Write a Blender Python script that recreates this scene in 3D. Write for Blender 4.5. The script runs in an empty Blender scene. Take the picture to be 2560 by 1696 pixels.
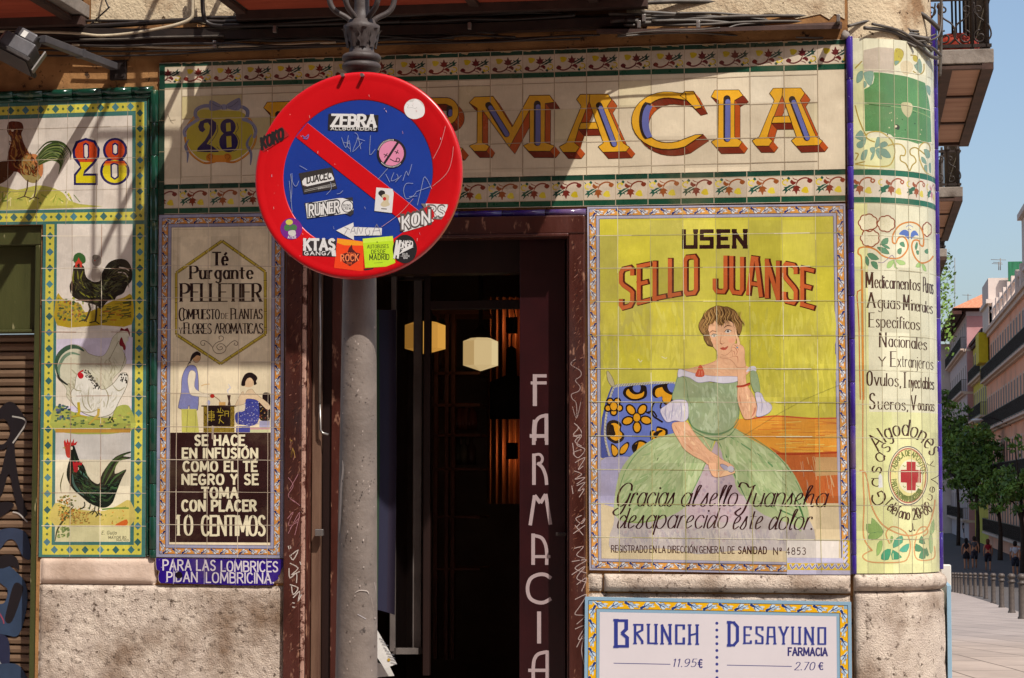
import bpy, bmesh, math, random
from mathutils import Vector, Matrix
from mathutils.noise import noise as pnoise, fractal
random.seed(7)
R = math.radians
SC = bpy.context.scene
COL = SC.collection

# ------------------------------------------------------------------ camera
F, YAW, PITCH, ROLL = 5587.0, 0.153023, 0.067028, 0.001027
CAM = Vector((3.19071, -10.25534, 1.6))
FW = Vector((-math.sin(YAW) * math.cos(PITCH), math.cos(YAW) * math.cos(PITCH), math.sin(PITCH)))
RT = FW.cross(Vector((0, 0, 1))).normalized()
UP = RT.cross(FW)
RT, UP = RT * math.cos(ROLL) + UP * math.sin(ROLL), UP * math.cos(ROLL) - RT * math.sin(ROLL)
cam = bpy.data.objects.new('camera', bpy.data.cameras.new('camera'))
COL.objects.link(cam)
M4 = Matrix((RT, UP, -FW)).transposed().to_4x4()
M4.translation = CAM
cam.matrix_world = M4
cam.data.sensor_width = 36
cam.data.lens = F / 2560 * 36
cam.data.clip_end = 3000
cam.data.dof.use_dof = False
SC.camera = cam

# ------------------------------------------------------------------ light
SUNV = Vector((0.47, -0.55, 1.0)).normalized()          # from the wall towards the sun
el = math.asin(SUNV.z)
w = bpy.data.worlds.new('World'); SC.world = w; w.use_nodes = True
nt = w.node_tree
bg = nt.nodes['Background']
sky = nt.nodes.new('ShaderNodeTexSky'); sky.sky_type = 'NISHITA'; sky.sun_disc = False
sky.sun_elevation = el; sky.sun_rotation = math.atan2(SUNV.x, SUNV.y)
sky.air_density = 1.0; sky.dust_density = 2.6; sky.ozone_density = 1.6; sky.altitude = 100
nt.links.new(sky.outputs[0], bg.inputs[0]); bg.inputs[1].default_value = 0.118
sl = bpy.data.lights.new('sun', 'SUN'); sl.energy = 4.3; sl.angle = R(0.53); sl.color = (1.0, 0.95, 0.885)
so = bpy.data.objects.new('sun', sl); COL.objects.link(so)
so.rotation_euler = SUNV.to_track_quat('Z', 'Y').to_euler(); so.location = (8, -12, 20)
SC.view_settings.view_transform = 'Standard'; SC.view_settings.look = 'None'
SC.view_settings.exposure = 0.42; SC.view_settings.gamma = 1.0; SC.view_settings.use_curve_mapping = False
SC.cycles.max_bounces = 6; SC.cycles.diffuse_bounces = 3; SC.cycles.glossy_bounces = 3
SC.cycles.transmission_bounces = 4; SC.cycles.transparent_max_bounces = 6
SC.cycles.use_denoising = True
SC.cycles.sample_clamp_indirect = 6.0

# ------------------------------------------------------------------ pixels of the photograph -> points of the place
def ray(px, py):
    return FW * F + RT * (px - 1280) + UP * (848 - py)
def atY(px, py, y=0.0):
    d = ray(px, py); t = (y - CAM.y) / d.y
    return CAM + d * t
def atX(px, py, x):
    d = ray(px, py); t = (x - CAM.x) / d.x
    return CAM + d * t
def proj(P):
    d = Vector(P) - CAM; k = d.dot(FW)
    return 1280 + F * d.dot(RT) / k, 848 - F * d.dot(UP) / k

class Wall:                       # any plane: origin O, axes U, V, normal N (towards the viewer)
    def __init__(s, O=(0, 0, 0), U=(1, 0, 0), V=(0, 0, 1)):
        s.O, s.U, s.V = Vector(O), Vector(U).normalized(), Vector(V).normalized()
        s.N = s.U.cross(s.V).normalized()
    def un(s, px, py):
        d = ray(px, py); t = (s.O - CAM).dot(s.N) / d.dot(s.N)
        q = CAM + d * t - s.O
        return q.dot(s.U), q.dot(s.V)
    def xyz(s, u, v, off):
        return s.O + s.U * u + s.V * v + s.N * off
    curved = False
WALL = Wall()
XC = atY(2127, 900).x             # where the round corner starts
RC = 0.40
class Corner:
    curved = True
    def __init__(s, r=RC): s.r = r
    def un(s, px, py):
        d = ray(px, py); o = CAM - Vector((XC, RC, 0))
        a = d.x * d.x + d.y * d.y; b = o.x * d.x + o.y * d.y; c = o.x * o.x + o.y * o.y - s.r * s.r
        disc = max(b * b - a * c, 0.0)
        t = (-b - math.sqrt(disc)) / a
        p = CAM + d * t
        ph = math.atan2(p.x - XC, -(p.y - RC))
        return XC + s.r * ph, p.z
    def xyz(s, u, v, off):
        ph = (u - XC) / s.r
        if ph < 0: return Vector((u, RC - s.r - off, v))
        if ph > math.pi / 2: return Vector((XC + s.r + off, RC + (ph - math.pi / 2) * s.r, v))
        return Vector((XC + (s.r + off) * math.sin(ph), RC - (s.r + off) * math.cos(ph), v))
CORNER = Corner()

# ------------------------------------------------------------------ objects
def link(o, parent=None):
    COL.objects.link(o)
    if parent is not None: o.parent = parent
    return o
def tag(o, label=None, cat=None, group=None, kind=None):
    if label: o['label'] = label
    if cat: o['category'] = cat
    if group: o['group'] = group
    if kind: o['kind'] = kind
    return o
def thing(name, label, cat, loc=(0, 0, 0), group=None):
    o = bpy.data.objects.new(name, None); o.location = loc; o.empty_display_size = .1
    link(o); return tag(o, label, cat, group)
def setparent(o, parent):
    if parent is not None:
        o.parent = parent
        o.matrix_parent_inverse = Matrix.Translation(-Vector(parent.location))
    return o

def lin(h, k=1.0):
    if isinstance(h, tuple): return (h[0], h[1], h[2], 1.0)
    h = h.lstrip('#'); o = []
    for i in (0, 2, 4):
        c = int(h[i:i + 2], 16) / 255
        c = c / 12.92 if c <= .04045 else ((c + .055) / 1.055) ** 2.4
        o.append(min(1, c * k))
    return (*o, 1.0)

class MB:
    """collects shapes, links them as ONE mesh object"""
    def __init__(s): s.bm = bmesh.new(); s.mi = 0
    def box(s, a, b, bev=0.0, mat=None):
        a, b = Vector(a), Vector(b); lo = Vector(map(min, a, b)); hi = Vector(map(max, a, b))
        vs = [s.bm.verts.new((x, y, z)) for x in (lo.x, hi.x) for y in (lo.y, hi.y) for z in (lo.z, hi.z)]
        fs = [(0, 1, 3, 2), (4, 6, 7, 5), (0, 4, 5, 1), (2, 3, 7, 6), (0, 2, 6, 4), (1, 5, 7, 3)]
        faces = [s.bm.faces.new([vs[i] for i in f]) for f in fs]
        for f in faces: f.material_index = s.mi
        if mat is not None:
            for v in vs: v.co = mat @ v.co
        if bev:
            es = list({e for f in faces for e in f.edges})
            bmesh.ops.bevel(s.bm, geom=es, offset=bev, segments=2, affect='EDGES', profile=.5)
        return s
    def hexa(s, pts, bev=0):      # 8 points: 4 of one face then 4 of the opposite face in the same order
        vs = [s.bm.verts.new(p) for p in pts]
        fs = [(3, 2, 1, 0), (4, 5, 6, 7), (0, 1, 5, 4), (1, 2, 6, 5), (2, 3, 7, 6), (3, 0, 4, 7)]
        faces = [s.bm.faces.new([vs[i] for i in f]) for f in fs]
        for f in faces: f.material_index = s.mi
        bmesh.ops.recalc_face_normals(s.bm, faces=faces)
        if bev:
            es = list({e for f in faces for e in f.edges})
            bmesh.ops.bevel(s.bm, geom=es, offset=bev, segments=2, affect='EDGES', profile=.5)
        return s
    def beam(s, p, q, wx, wz, up=(0, 0, 1), bev=0):
        p, q = Vector(p), Vector(q); d = (q - p).normalized(); up = Vector(up)
        sd = d.cross(up).normalized(); u = sd.cross(d)
        P = []
        for c in (p, q):
            for a, b in ((-1, -1), (1, -1), (1, 1), (-1, 1)): P.append(c + sd * a * wx / 2 + u * b * wz / 2)
        return s.hexa(P, bev)
    def tube(s, pts, r, n=8, caps=True, smooth=True):
        pts = [Vector(p) for p in pts]; rs = r if isinstance(r, (list, tuple)) else [r] * len(pts)
        rings = []; pn = None
        for i, p in enumerate(pts):
            t = (pts[min(i + 1, len(pts) - 1)] - pts[max(i - 1, 0)])
            t = t.normalized() if t.length > 1e-9 else Vector((0, 0, 1))
            if pn is None:
                a = Vector((0, 0, 1)) if abs(t.z) < .9 else Vector((1, 0, 0))
                pn = t.cross(a).normalized()
            else:
                pn = (pn - t * pn.dot(t)); pn = pn.normalized() if pn.length > 1e-6 else t.orthogonal().normalized()
            b = t.cross(pn)
            rings.append([s.bm.verts.new(p + (pn * math.cos(k * 2 * math.pi / n) + b * math.sin(k * 2 * math.pi / n)) * rs[i]) for k in range(n)])
        for i in range(len(rings) - 1):
            for k in range(n):
                f = s.bm.faces.new((rings[i][k], rings[i][(k + 1) % n], rings[i + 1][(k + 1) % n], rings[i + 1][k]))
                f.smooth = smooth; f.material_index = s.mi
        if caps:
            for rg in (rings[0][::-1], rings[-1]):
                f = s.bm.faces.new(rg); f.material_index = s.mi
        return s
    def lathe(s, prof, c=(0, 0, 0), n=24, a0=0, a1=2 * math.pi, smooth=True, tilt=(0, 0)):
        full = abs(a1 - a0 - 2 * math.pi) < 1e-6; m = n if full else n + 1
        rings = []
        for r, z in prof:
            rings.append([s.bm.verts.new((c[0] + r * math.cos(a0 + (a1 - a0) * k / n) + tilt[0] * z, c[1] + r * math.sin(a0 + (a1 - a0) * k / n) + tilt[1] * z, c[2] + z)) for k in range(m)])
        for i in range(len(rings) - 1):
            for k in range(m if full else m - 1):
                f = s.bm.faces.new((rings[i][k], rings[i][(k + 1) % m], rings[i + 1][(k + 1) % m], rings[i + 1][k]))
                f.smooth = smooth; f.material_index = s.mi
        return s
    def quad(s, *p):
        f = s.bm.faces.new([s.bm.verts.new(q) for q in p]); f.material_index = s.mi; return s
    def prism(s, pts, axis, d0, d1, bev=0):
        """pts 2d, extruded along axis ('y': pts are x,z; 'x': y,z; 'z': x,y)"""
        def P(a, b, d): return {'y': (a, d, b), 'x': (d, a, b), 'z': (a, b, d)}[axis]
        v0 = [s.bm.verts.new(P(a, b, d0)) for a, b in pts]; v1 = [s.bm.verts.new(P(a, b, d1)) for a, b in pts]
        fs = [s.bm.faces.new(v0[::-1]), s.bm.faces.new(v1)]
        n = len(pts)
        for i in range(n): fs.append(s.bm.faces.new((v0[i], v0[(i + 1) % n], v1[(i + 1) % n], v1[i])))
        for f in fs: f.material_index = s.mi
        bmesh.ops.recalc_face_normals(s.bm, faces=fs)
        return s
    def build(s, name, mat, parent=None, label=None):
        me = bpy.data.meshes.new(name); s.bm.normal_update(); s.bm.to_mesh(me); s.bm.free()
        for m in (mat if isinstance(mat, (list, tuple)) else [mat]): me.materials.append(m)
        o = link(bpy.data.objects.new(name, me))
        if parent is not None: setparent(o, parent)
        if label: o['label'] = label
        return o

def smoothpts(P, n=5, closed=False):
    m = len(P)
    if m < 3: return list(P)
    out = []
    rng = range(m if closed else m - 1)
    for i in rng:
        p0 = P[(i - 1) % m] if (closed or i > 0) else P[0]
        p1 = P[i]; p2 = P[(i + 1) % m]
        p3 = P[(i + 2) % m] if (closed or i + 2 < m) else P[-1]
        for k in range(n):
            t = k / n; t2 = t * t; t3 = t2 * t
            out.append(tuple(.5 * ((2 * b) + (-a + c) * t + (2 * a - 5 * b + 4 * c - d) * t2 + (-a + 3 * b - 3 * c + d) * t3) for a, b, c, d in zip(p0, p1, p2, p3)))
    if not closed: out.append(tuple(P[-1]))
    return out

def pp(sx):                        # "x,y x,y ..." -> points
    return [tuple(float(q) for q in t.split(',')) for t in sx.split()]

class Art:
    """flat painting on a plane or on the round corner; coordinates are read in a frame of the photograph"""
    def __init__(s, surf=WALL, base=0.0003, gap=0.0004):
        s.surf = surf; s.q = []; s.k = 0; s.base = base; s.gap = gap; s.layer = 0; s.fr = (0, 0, 1.0)
    def frame(s, ox, oy, sc): s.fr = (ox, oy, sc); return s
    def L(s, n): s.layer = n; return s
    def m(s, p): return s.surf.un(s.fr[0] + p[0] / s.fr[2], s.fr[1] + p[1] / s.fr[2])
    def add(s, uv, col):
        if len(uv) >= 3:
            s.k += 1
            s.q.append((uv, s.layer, s.k, lin(col)))
    def poly(s, P, col, smooth=0, line=None, lw=1.0):
        if isinstance(P, str): P = pp(P)
        if smooth: P = smoothpts(P, smooth if smooth > 1 else 4, True)
        uv = [s.m(p) for p in P]
        s.add(uv, col)
        if line: s.stroke(P + [P[0]], lw, line)
        return s
    def rect(s, x0, y0, x1, y1, col): return s.poly([(x0, y0), (x1, y0), (x1, y1), (x0, y1)], col)
    def ell(s, cx, cy, rx, ry, col, n=20, rot=0):
        c, q = math.cos(rot), math.sin(rot)
        return s.poly([(cx + rx * math.cos(a) * c - ry * math.sin(a) * q, cy + rx * math.cos(a) * q + ry * math.sin(a) * c) for a in [2 * math.pi * i / n for i in range(n)]], col)
    def stroke(s, P, w, col, smooth=0, thin=None, taper=False, pmap=None):
        """w (and thin) are widths in frame pixels; thin gives a broad-nib pen: upright strokes w, level strokes thin"""
        if isinstance(P, str): P = pp(P)
        if smooth: P = smoothpts(P, smooth if smooth > 1 else 5)
        Q = [P[0]]
        for p in P[1:]:
            if math.hypot(p[0] - Q[-1][0], p[1] - Q[-1][1]) > 1e-6: Q.append(p)
        P = Q; n = len(P)
        if n < 2: return s
        L_, R_ = [], []
        for i in range(n):
            a = P[max(i - 1, 0)]; b = P[i]; c = P[min(i + 1, n - 1)]
            d1 = (b[0] - a[0], b[1] - a[1]); d2 = (c[0] - b[0], c[1] - b[1])
            l1 = math.hypot(*d1) or 1; l2 = math.hypot(*d2) or 1
            if i == 0: d1, l1 = d2, l2
            if i == n - 1: d2, l2 = d1, l1
            t = (d1[0] / l1 + d2[0] / l2, d1[1] / l1 + d2[1] / l2); lt = math.hypot(*t)
            if lt < .2: t = (d1[0] / l1, d1[1] / l1); lt = 1
            t = (t[0] / lt, t[1] / lt); nx, ny = -t[1], t[0]
            cosh = max(.6, (t[0] * d1[0] + t[1] * d1[1]) / l1)
            ww = w if thin is None else thin + (w - thin) * min(1, abs(t[1])) ** 1.2
            if taper: ww *= max(.15, math.sin(math.pi * (.08 + .84 * i / (n - 1))))
            h = ww / 2 / cosh
            L_.append((b[0] + nx * h, b[1] + ny * h)); R_.append((b[0] - nx * h, b[1] - ny * h))
        f = pmap or (lambda p: p)
        s.k += 1; c = lin(col)
        Lu = [s.m(f(p)) for p in L_]; Ru = [s.m(f(p)) for p in R_]
        for i in range(n - 1): s.q.append(([Lu[i], Ru[i], Ru[i + 1], Lu[i + 1]], s.layer, s.k, c))
        return s
    def brush(s, P, cols, n, L, w, ang=90, spread=25, seed=1, curve=.0):
        """short tapered dabs of a brush inside an outline"""
        if isinstance(P, str): P = pp(P)
        k = random.Random(seed); xs = [p[0] for p in P]; ys = [p[1] for p in P]; c = 0; t = 0
        while c < n and t < n * 12:
            t += 1; x, y = k.uniform(min(xs), max(xs)), k.uniform(min(ys), max(ys)); a = R(ang(x, y) if callable(ang) else ang) + R(k.gauss(0, spread)); l_ = L * k.uniform(.5, 1.3)
            Q = [(x + math.cos(a) * l_ * q, y + math.sin(a) * l_ * q) for q in (-.5, 0, .5)]
            if all(sum(((P[i][1] > qy) != (P[i - 1][1] > qy)) and (qx < (P[i - 1][0] - P[i][0]) * (qy - P[i][1]) / (P[i - 1][1] - P[i][1]) + P[i][0]) for i in range(len(P))) % 2 for qx, qy in Q):
                c += 1; b_ = curve * l_ * k.uniform(-1, 1); Q[1] = (Q[1][0] - math.sin(a) * b_, Q[1][1] + math.cos(a) * b_); s.stroke(Q, w * k.uniform(.5, 1.4), k.choice(cols), 3, taper=True)
        return s
    def build(s, name, mat, parent=None, label=None):
        bm = bmesh.new(); uvl = bm.loops.layers.uv.new('UVMap'); cl = bm.loops.layers.float_color.new('col')
        S = s.surf
        # pile the coats of paint only where they really overlap, 0.025 mm each
        order = sorted(range(len(s.q)), key=lambda i: (s.q[i][1], s.q[i][2])); cells = {}; bigs = []; lev = {}; CS = .02; i = 0
        bb = []
        for uv, la, k, c in s.q: xs = [p[0] for p in uv]; ys = [p[1] for p in uv]; bb.append((min(xs), min(ys), max(xs), max(ys)))
        while i < len(order):
            key = s.q[order[i]][1:3]; grp = []
            while i < len(order) and s.q[order[i]][1:3] == key: grp.append(order[i]); i += 1
            lv = 0
            for g in grp:
                x0, y0, x1, y1 = bb[g]
                cs = [(a, b_) for a in range(int(x0 / CS) - 1, int(x1 / CS) + 2) for b_ in range(int(y0 / CS) - 1, int(y1 / CS) + 2)] if (x1 - x0) * (y1 - y0) < .12 else list(cells)
                for cc_ in cs:
                    for (u0, v0, u1, v1, l_) in cells.get(cc_, ()):
                        if l_ >= lv and u0 < x1 and u1 > x0 and v0 < y1 and v1 > y0: lv = l_ + 1
                for (u0, v0, u1, v1, l_) in bigs:
                    if l_ >= lv and u0 < x1 and u1 > x0 and v0 < y1 and v1 > y0: lv = l_ + 1
            lev[key] = lv
            for g in grp:
                x0, y0, x1, y1 = bb[g]; e = (x0, y0, x1, y1, lv)
                if (x1 - x0) * (y1 - y0) >= .12: bigs.append(e)
                else:
                    for a in range(int(x0 / CS), int(x1 / CS) + 1):
                        for b_ in range(int(y0 / CS), int(y1 / CS) + 1): cells.setdefault((a, b_), []).append(e)
        for uv, la, k, c in s.q:
            off = s.base + lev[(la, k)] * 0.000025
            ar = sum(uv[i][0] * uv[(i + 1) % len(uv)][1] - uv[(i + 1) % len(uv)][0] * uv[i][1] for i in range(len(uv)))
            if abs(ar) < 1e-9: continue
            if ar < 0: uv = uv[::-1]
            vs = [bm.verts.new((a, b, off)) for a, b in uv]
            try: f = bm.faces.new(vs)
            except ValueError: continue
            for lp in f.loops: lp[cl] = c
        if S.curved:
            bmesh.ops.triangulate(bm, faces=[f for f in bm.faces if len(f.verts) > 4])
            x = XC
            while x < XC + S.r * math.pi / 2 + .02:
                bmesh.ops.bisect_plane(bm, geom=bm.verts[:] + bm.edges[:] + bm.faces[:], plane_co=(x, 0, 0), plane_no=(1, 0, 0), dist=1e-6)
                x += .012
        for f in bm.faces:
            for lp in f.loops: lp[uvl].uv = (lp.vert.co.x, lp.vert.co.y)
        for v in bm.verts: v.co = S.xyz(v.co.x, v.co.y, v.co.z)
        bm.normal_update()
        me = bpy.data.meshes.new(name); bm.to_mesh(me); bm.free(); me.materials.append(mat)
        o = link(bpy.data.objects.new(name, me))
        if parent is not None: setparent(o, parent)
        if label: o['label'] = label
        return o

# ------------------------------------------------------------------ materials
def mat_new(name):
    m = bpy.data.materials.new(name); m.use_nodes = True
    return m, m.node_tree, m.node_tree.nodes['Principled BSDF']
def N(nt, t, **kw):
    n = nt.nodes.new('ShaderNode' + t)
    for k, v in kw.items():
        if k == 'ins':
            for a, b in v.items(): n.inputs[a].default_value = b
        else: setattr(n, k, v)
    return n
def glaze(name, gx=None, gz=None, tx=.15, tz=.15, rough=.17, vary=.13, wave=.25, bumpd=.0006, satvar=.0, spec=.45, chips=0.0):
    """fired paint on tiles: colour comes from the painting, each tile differs a little in tone and tilt"""
    m, nt, b = mat_new(name); l = nt.links.new
    col = N(nt, 'VertexColor', layer_name='col'); uv = N(nt, 'UVMap')
    sep = N(nt, 'SeparateXYZ'); l(uv.outputs[0], sep.inputs[0])
    def cell(out, o, t):
        a = N(nt, 'Math', operation='SUBTRACT'); l(out, a.inputs[0]); a.inputs[1].default_value = o
        d = N(nt, 'Math', operation='DIVIDE'); l(a.outputs[0], d.inputs[0]); d.inputs[1].default_value = t
        f = N(nt, 'Math', operation='FLOOR'); l(d.outputs[0], f.inputs[0]); return f.outputs[0]
    cx = cell(sep.outputs[0], gx or 0, tx); cz = cell(sep.outputs[1], gz or 0, tz)
    cmb = N(nt, 'CombineXYZ'); l(cx, cmb.inputs[0]); l(cz, cmb.inputs[1])
    wn = N(nt, 'TexWhiteNoise', noise_dimensions='3D'); l(cmb.outputs[0], wn.inputs[0])
    n1 = N(nt, 'TexNoise', ins={'Scale': 9.0, 'Detail': 5.0, 'Roughness': .6}); l(uv.outputs[0], n1.inputs['Vector'])
    mp = N(nt, 'Mapping'); mp.inputs['Scale'].default_value = (160, 22, 1); l(uv.outputs[0], mp.inputs[0])
    n2 = N(nt, 'TexNoise', ins={'Scale': 1.0, 'Detail': 3.0}); l(mp.outputs[0], n2.inputs['Vector'])
    v1 = N(nt, 'MapRange', ins={3: 1 - vary, 4: 1 + vary}); l(wn.outputs[0], v1.inputs[0])
    v2 = N(nt, 'MapRange', ins={1: .3, 2: .7, 3: 1 - vary * .9, 4: 1 + vary * .7}); l(n1.outputs[0], v2.inputs[0])
    v3 = N(nt, 'MapRange', ins={1: .3, 2: .7, 3: 1 - vary * .35, 4: 1 + vary * .35}); l(n2.outputs[0], v3.inputs[0])
    a = N(nt, 'Math', operation='MULTIPLY'); l(v1.outputs[0], a.inputs[0]); l(v2.outputs[0], a.inputs[1])
    c = N(nt, 'Math', operation='MULTIPLY'); l(a.outputs[0], c.inputs[0]); l(v3.outputs[0], c.inputs[1])
    vm = N(nt, 'VectorMath', operation='SCALE'); l(col.outputs[0], vm.inputs[0]); l(c.outputs[0], vm.inputs['Scale'])
    # specks and hairline crazing
    n3 = N(nt, 'TexNoise', ins={'Scale': 70.0, 'Detail': 4.0, 'Roughness': .7}); l(uv.outputs[0], n3.inputs['Vector'])
    sp = N(nt, 'MapRange', ins={1: .69, 2: .76, 3: 0.0, 4: .55 if chips == 0 else .9}); l(n3.outputs[0], sp.inputs[0])
    mx = N(nt, 'Mix', data_type='RGBA'); l(sp.outputs[0], mx.inputs[0]); l(vm.outputs[0], mx.inputs[6]); mx.inputs[7].default_value = lin('6b5340')
    last = mx.outputs[2]
    # broad grime
    n4 = N(nt, 'TexNoise', ins={'Scale': 2.3, 'Detail': 6.0, 'Roughness': .65}); l(uv.outputs[0], n4.inputs['Vector'])
    g = N(nt, 'MapRange', ins={1: .5, 2: .8, 3: 0.0, 4: .35}); l(n4.outputs[0], g.inputs[0])
    mg = N(nt, 'Mix', data_type='RGBA'); l(g.outputs[0], mg.inputs[0]); l(last, mg.inputs[6]); mg.inputs[7].default_value = lin('8a7458')
    l(mg.outputs[2], b.inputs['Base Color'])
    rr = N(nt, 'MapRange', ins={1: .3, 2: .7, 3: rough * .7, 4: rough * 1.8}); l(n1.outputs[0], rr.inputs[0]); l(rr.outputs[0], b.inputs['Roughness'])
    b.inputs['Specular IOR Level'].default_value = spec
    # tilt per tile
    geo = N(nt, 'NewGeometry')
    sub = N(nt, 'VectorMath', operation='SUBTRACT'); l(wn.outputs[1], sub.inputs[0]); sub.inputs[1].default_value = (.5, .5, .5)
    sc = N(nt, 'VectorMath', operation='SCALE'); l(sub.outputs[0], sc.inputs[0]); sc.inputs['Scale'].default_value = .075
    bp = N(nt, 'Bump', ins={'Strength': wave, 'Distance': bumpd * 10}); l(n1.outputs[0], bp.inputs['Height'])
    ad = N(nt, 'VectorMath', operation='ADD'); l(bp.outputs[0], ad.inputs[0]); l(sc.outputs[0], ad.inputs[1])
    nm = N(nt, 'VectorMath', operation='NORMALIZE'); l(ad.outputs[0], nm.inputs[0]); l(nm.outputs[0], b.inputs['Normal'])
    return m
def surf(name, c1, c2, scale=4, detail=6, rough=.8, bump=.5, bdist=.01, bscale=None, metal=0, c3=None, s3=1.3, t3=(.5, .7), spec=.3, stretch=None, rough2=None, dark=None):
    """two or three noise-mixed tones with bump"""
    m, nt, b = mat_new(name); l = nt.links.new
    tc = N(nt, 'TexCoord'); src = tc.outputs['Object']
    if stretch:
        mp = N(nt, 'Mapping'); mp.inputs['Scale'].default_value = stretch; l(src, mp.inputs[0]); src = mp.outputs[0]
    n1 = N(nt, 'TexNoise', ins={'Scale': scale, 'Detail': detail, 'Roughness': .62}); l(src, n1.inputs['Vector'])
    r1 = N(nt, 'MapRange', ins={1: .33, 2: .67}); l(n1.outputs[0], r1.inputs[0])
    mx = N(nt, 'Mix', data_type='RGBA'); l(r1.outputs[0], mx.inputs[0]); mx.inputs[6].default_value = lin(c1); mx.inputs[7].default_value = lin(c2)
    out = mx.outputs[2]
    if c3:
        n3 = N(nt, 'TexNoise', ins={'Scale': s3, 'Detail': 5.0, 'Roughness': .6}); l(src, n3.inputs['Vector'])
        r3 = N(nt, 'MapRange', ins={1: t3[0], 2: t3[1]}); l(n3.outputs[0], r3.inputs[0])
        m3 = N(nt, 'Mix', data_type='RGBA'); l(r3.outputs[0], m3.inputs[0]); l(out, m3.inputs[6]); m3.inputs[7].default_value = lin(c3); out = m3.outputs[2]
    if dark:
        n5 = N(nt, 'TexNoise', ins={'Scale': dark[1], 'Detail': 3.0, 'Roughness': .7}); l(src, n5.inputs['Vector'])
        r5 = N(nt, 'MapRange', ins={1: dark[2], 2: dark[3]}); l(n5.outputs[0], r5.inputs[0])
        m5 = N(nt, 'Mix', data_type='RGBA'); l(r5.outputs[0], m5.inputs[0]); l(out, m5.inputs[6]); m5.inputs[7].default_value = lin(dark[0]); out = m5.outputs[2]
    l(out, b.inputs['Base Color']); b.inputs['Metallic'].default_value = metal
    b.inputs['Specular IOR Level'].default_value = spec
    if rough2 is not None:
        rr = N(nt, 'MapRange', ins={1: .35, 2: .65, 3: rough, 4: rough2}); l(n1.outputs[0], rr.inputs[0]); l(rr.outputs[0], b.inputs['Roughness'])
    else: b.inputs['Roughness'].default_value = rough
    n2 = N(nt, 'TexNoise', ins={'Scale': bscale or scale * 5, 'Detail': 6.0, 'Roughness': .65}); l(src, n2.inputs['Vector'])
    bp = N(nt, 'Bump', ins={'Strength': bump, 'Distance': bdist}); l(n2.outputs[0], bp.inputs['Height']); l(bp.outputs[0], b.inputs['Normal'])
    return m
def paint(name, rough=.5, spec=.4, vary=.08, scale=12, bump=0.1):
    """colour from the painting, not tiled (paper, enamel, sprayed paint)"""
    m, nt, b = mat_new(name); l = nt.links.new
    col = N(nt, 'VertexColor', layer_name='col'); tc = N(nt, 'TexCoord')
    n1 = N(nt, 'TexNoise', ins={'Scale': scale, 'Detail': 6.0, 'Roughness': .65}); l(tc.outputs['Object'], n1.inputs['Vector'])
    v = N(nt, 'MapRange', ins={1: .3, 2: .7, 3: 1 - vary, 4: 1 + vary}); l(n1.outputs[0], v.inputs[0])
    vm = N(nt, 'VectorMath', operation='SCALE'); l(col.outputs[0], vm.inputs[0]); l(v.outputs[0], vm.inputs['Scale'])
    l(vm.outputs[0], b.inputs['Base Color']); b.inputs['Roughness'].default_value = rough; b.inputs['Specular IOR Level'].default_value = spec
    bp = N(nt, 'Bump', ins={'Strength': bump, 'Distance': .003}); l(n1.outputs[0], bp.inputs['Height']); l(bp.outputs[0], b.inputs['Normal'])
    return m
def emit(name, c, k, base='000000'):
    m, nt, b = mat_new(name); b.inputs['Base Color'].default_value = lin(base)
    b.inputs['Emission Color'].default_value = lin(c); b.inputs['Emission Strength'].default_value = k; return m

G0 = atY(1544, 671.5)             # one crossing of the tile joints of the big panels
M = {}
M['glaze'] = glaze('glazed_tile', G0.x, G0.z)
M['glaze_house'] = glaze('glazed_tile_old', atY(182.5, 591).x, atY(182.5, 591).z, rough=.2)
M['glaze_tea'] = glaze('glazed_tile_tea', atY(447, 985).x, atY(447, 985).z, .15, .15, rough=.2)
M['glaze_name'] = glaze('glazed_tile_cream', atY(1628, 342).x, atY(1628, 342).z, vary=.09)
M['glaze_strip'] = glaze('glazed_tile_blue', atY(434, 1420).x, 0, .14, .5, rough=.15, spec=.5)
M['glaze_corner'] = glaze('glazed_tile_corner', CORNER.un(2163, 700)[0], CORNER.un(2163, 749)[1], .075, .15, rough=.2)
M['glaze_band'] = glaze('glazed_tile_frieze', 0.0, 0.0, .15, .5, rough=.25)
M['enamel'] = paint('sign_enamel', .32, .5, .05, 30, .05)
M['paper'] = paint('printed_paper', .55, .3, .04, 40, .02)
M['spray'] = paint('spray_paint', .6, .3, .15, 9, .1)
M['board'] = paint('printed_board', .35, .4, .02, 6, .02)
M['green_glaze'] = surf('green_glazed_moulding', '0a2c22', '123f2f', 5, rough=.12, bump=.12, bdist=.004, spec=.55, c3='55603f', s3=9, t3=(.62, .68))
M['purple_glaze'] = surf('purple_glazed_moulding', '2c1862', '3a2680', 6, rough=.14, bump=.12, bdist=.004, spec=.55, c3='5a4668', s3=3, t3=(.56, .66), dark=('8d84b8', 60, .66, .7))
M['plaster'] = surf('ochre_plaster', '8a6038', 'a57a4c', 3, rough=.92, bump=.6, bdist=.008, bscale=40, c3='5e3d22', s3=1.9, t3=(.46, .66), dark=('3a281a', 22, .6, .68))
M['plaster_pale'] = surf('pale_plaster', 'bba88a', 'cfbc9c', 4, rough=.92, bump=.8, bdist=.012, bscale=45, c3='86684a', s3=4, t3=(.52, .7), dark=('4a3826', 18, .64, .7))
M['grout'] = surf('tile_edge_mortar', 'a8957c', '8a7762', 20, rough=.95, bump=.6, bdist=.004)
M['stone'] = surf('rough_granite', 'b6a596', 'd0c0ae', 9, rough=.95, bump=.9, bdist=.012, bscale=120, c3='7f6854', s3=2.6, t3=(.46, .66), dark=('4f3f33', 34, .57, .70))
M['stone_smooth'] = surf('smooth_render', 'bda591', 'ccb6a4', 5, rough=.9, bump=.5, bdist=.006, bscale=50, c3='a08875', s3=3, t3=(.5, .7))
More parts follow.
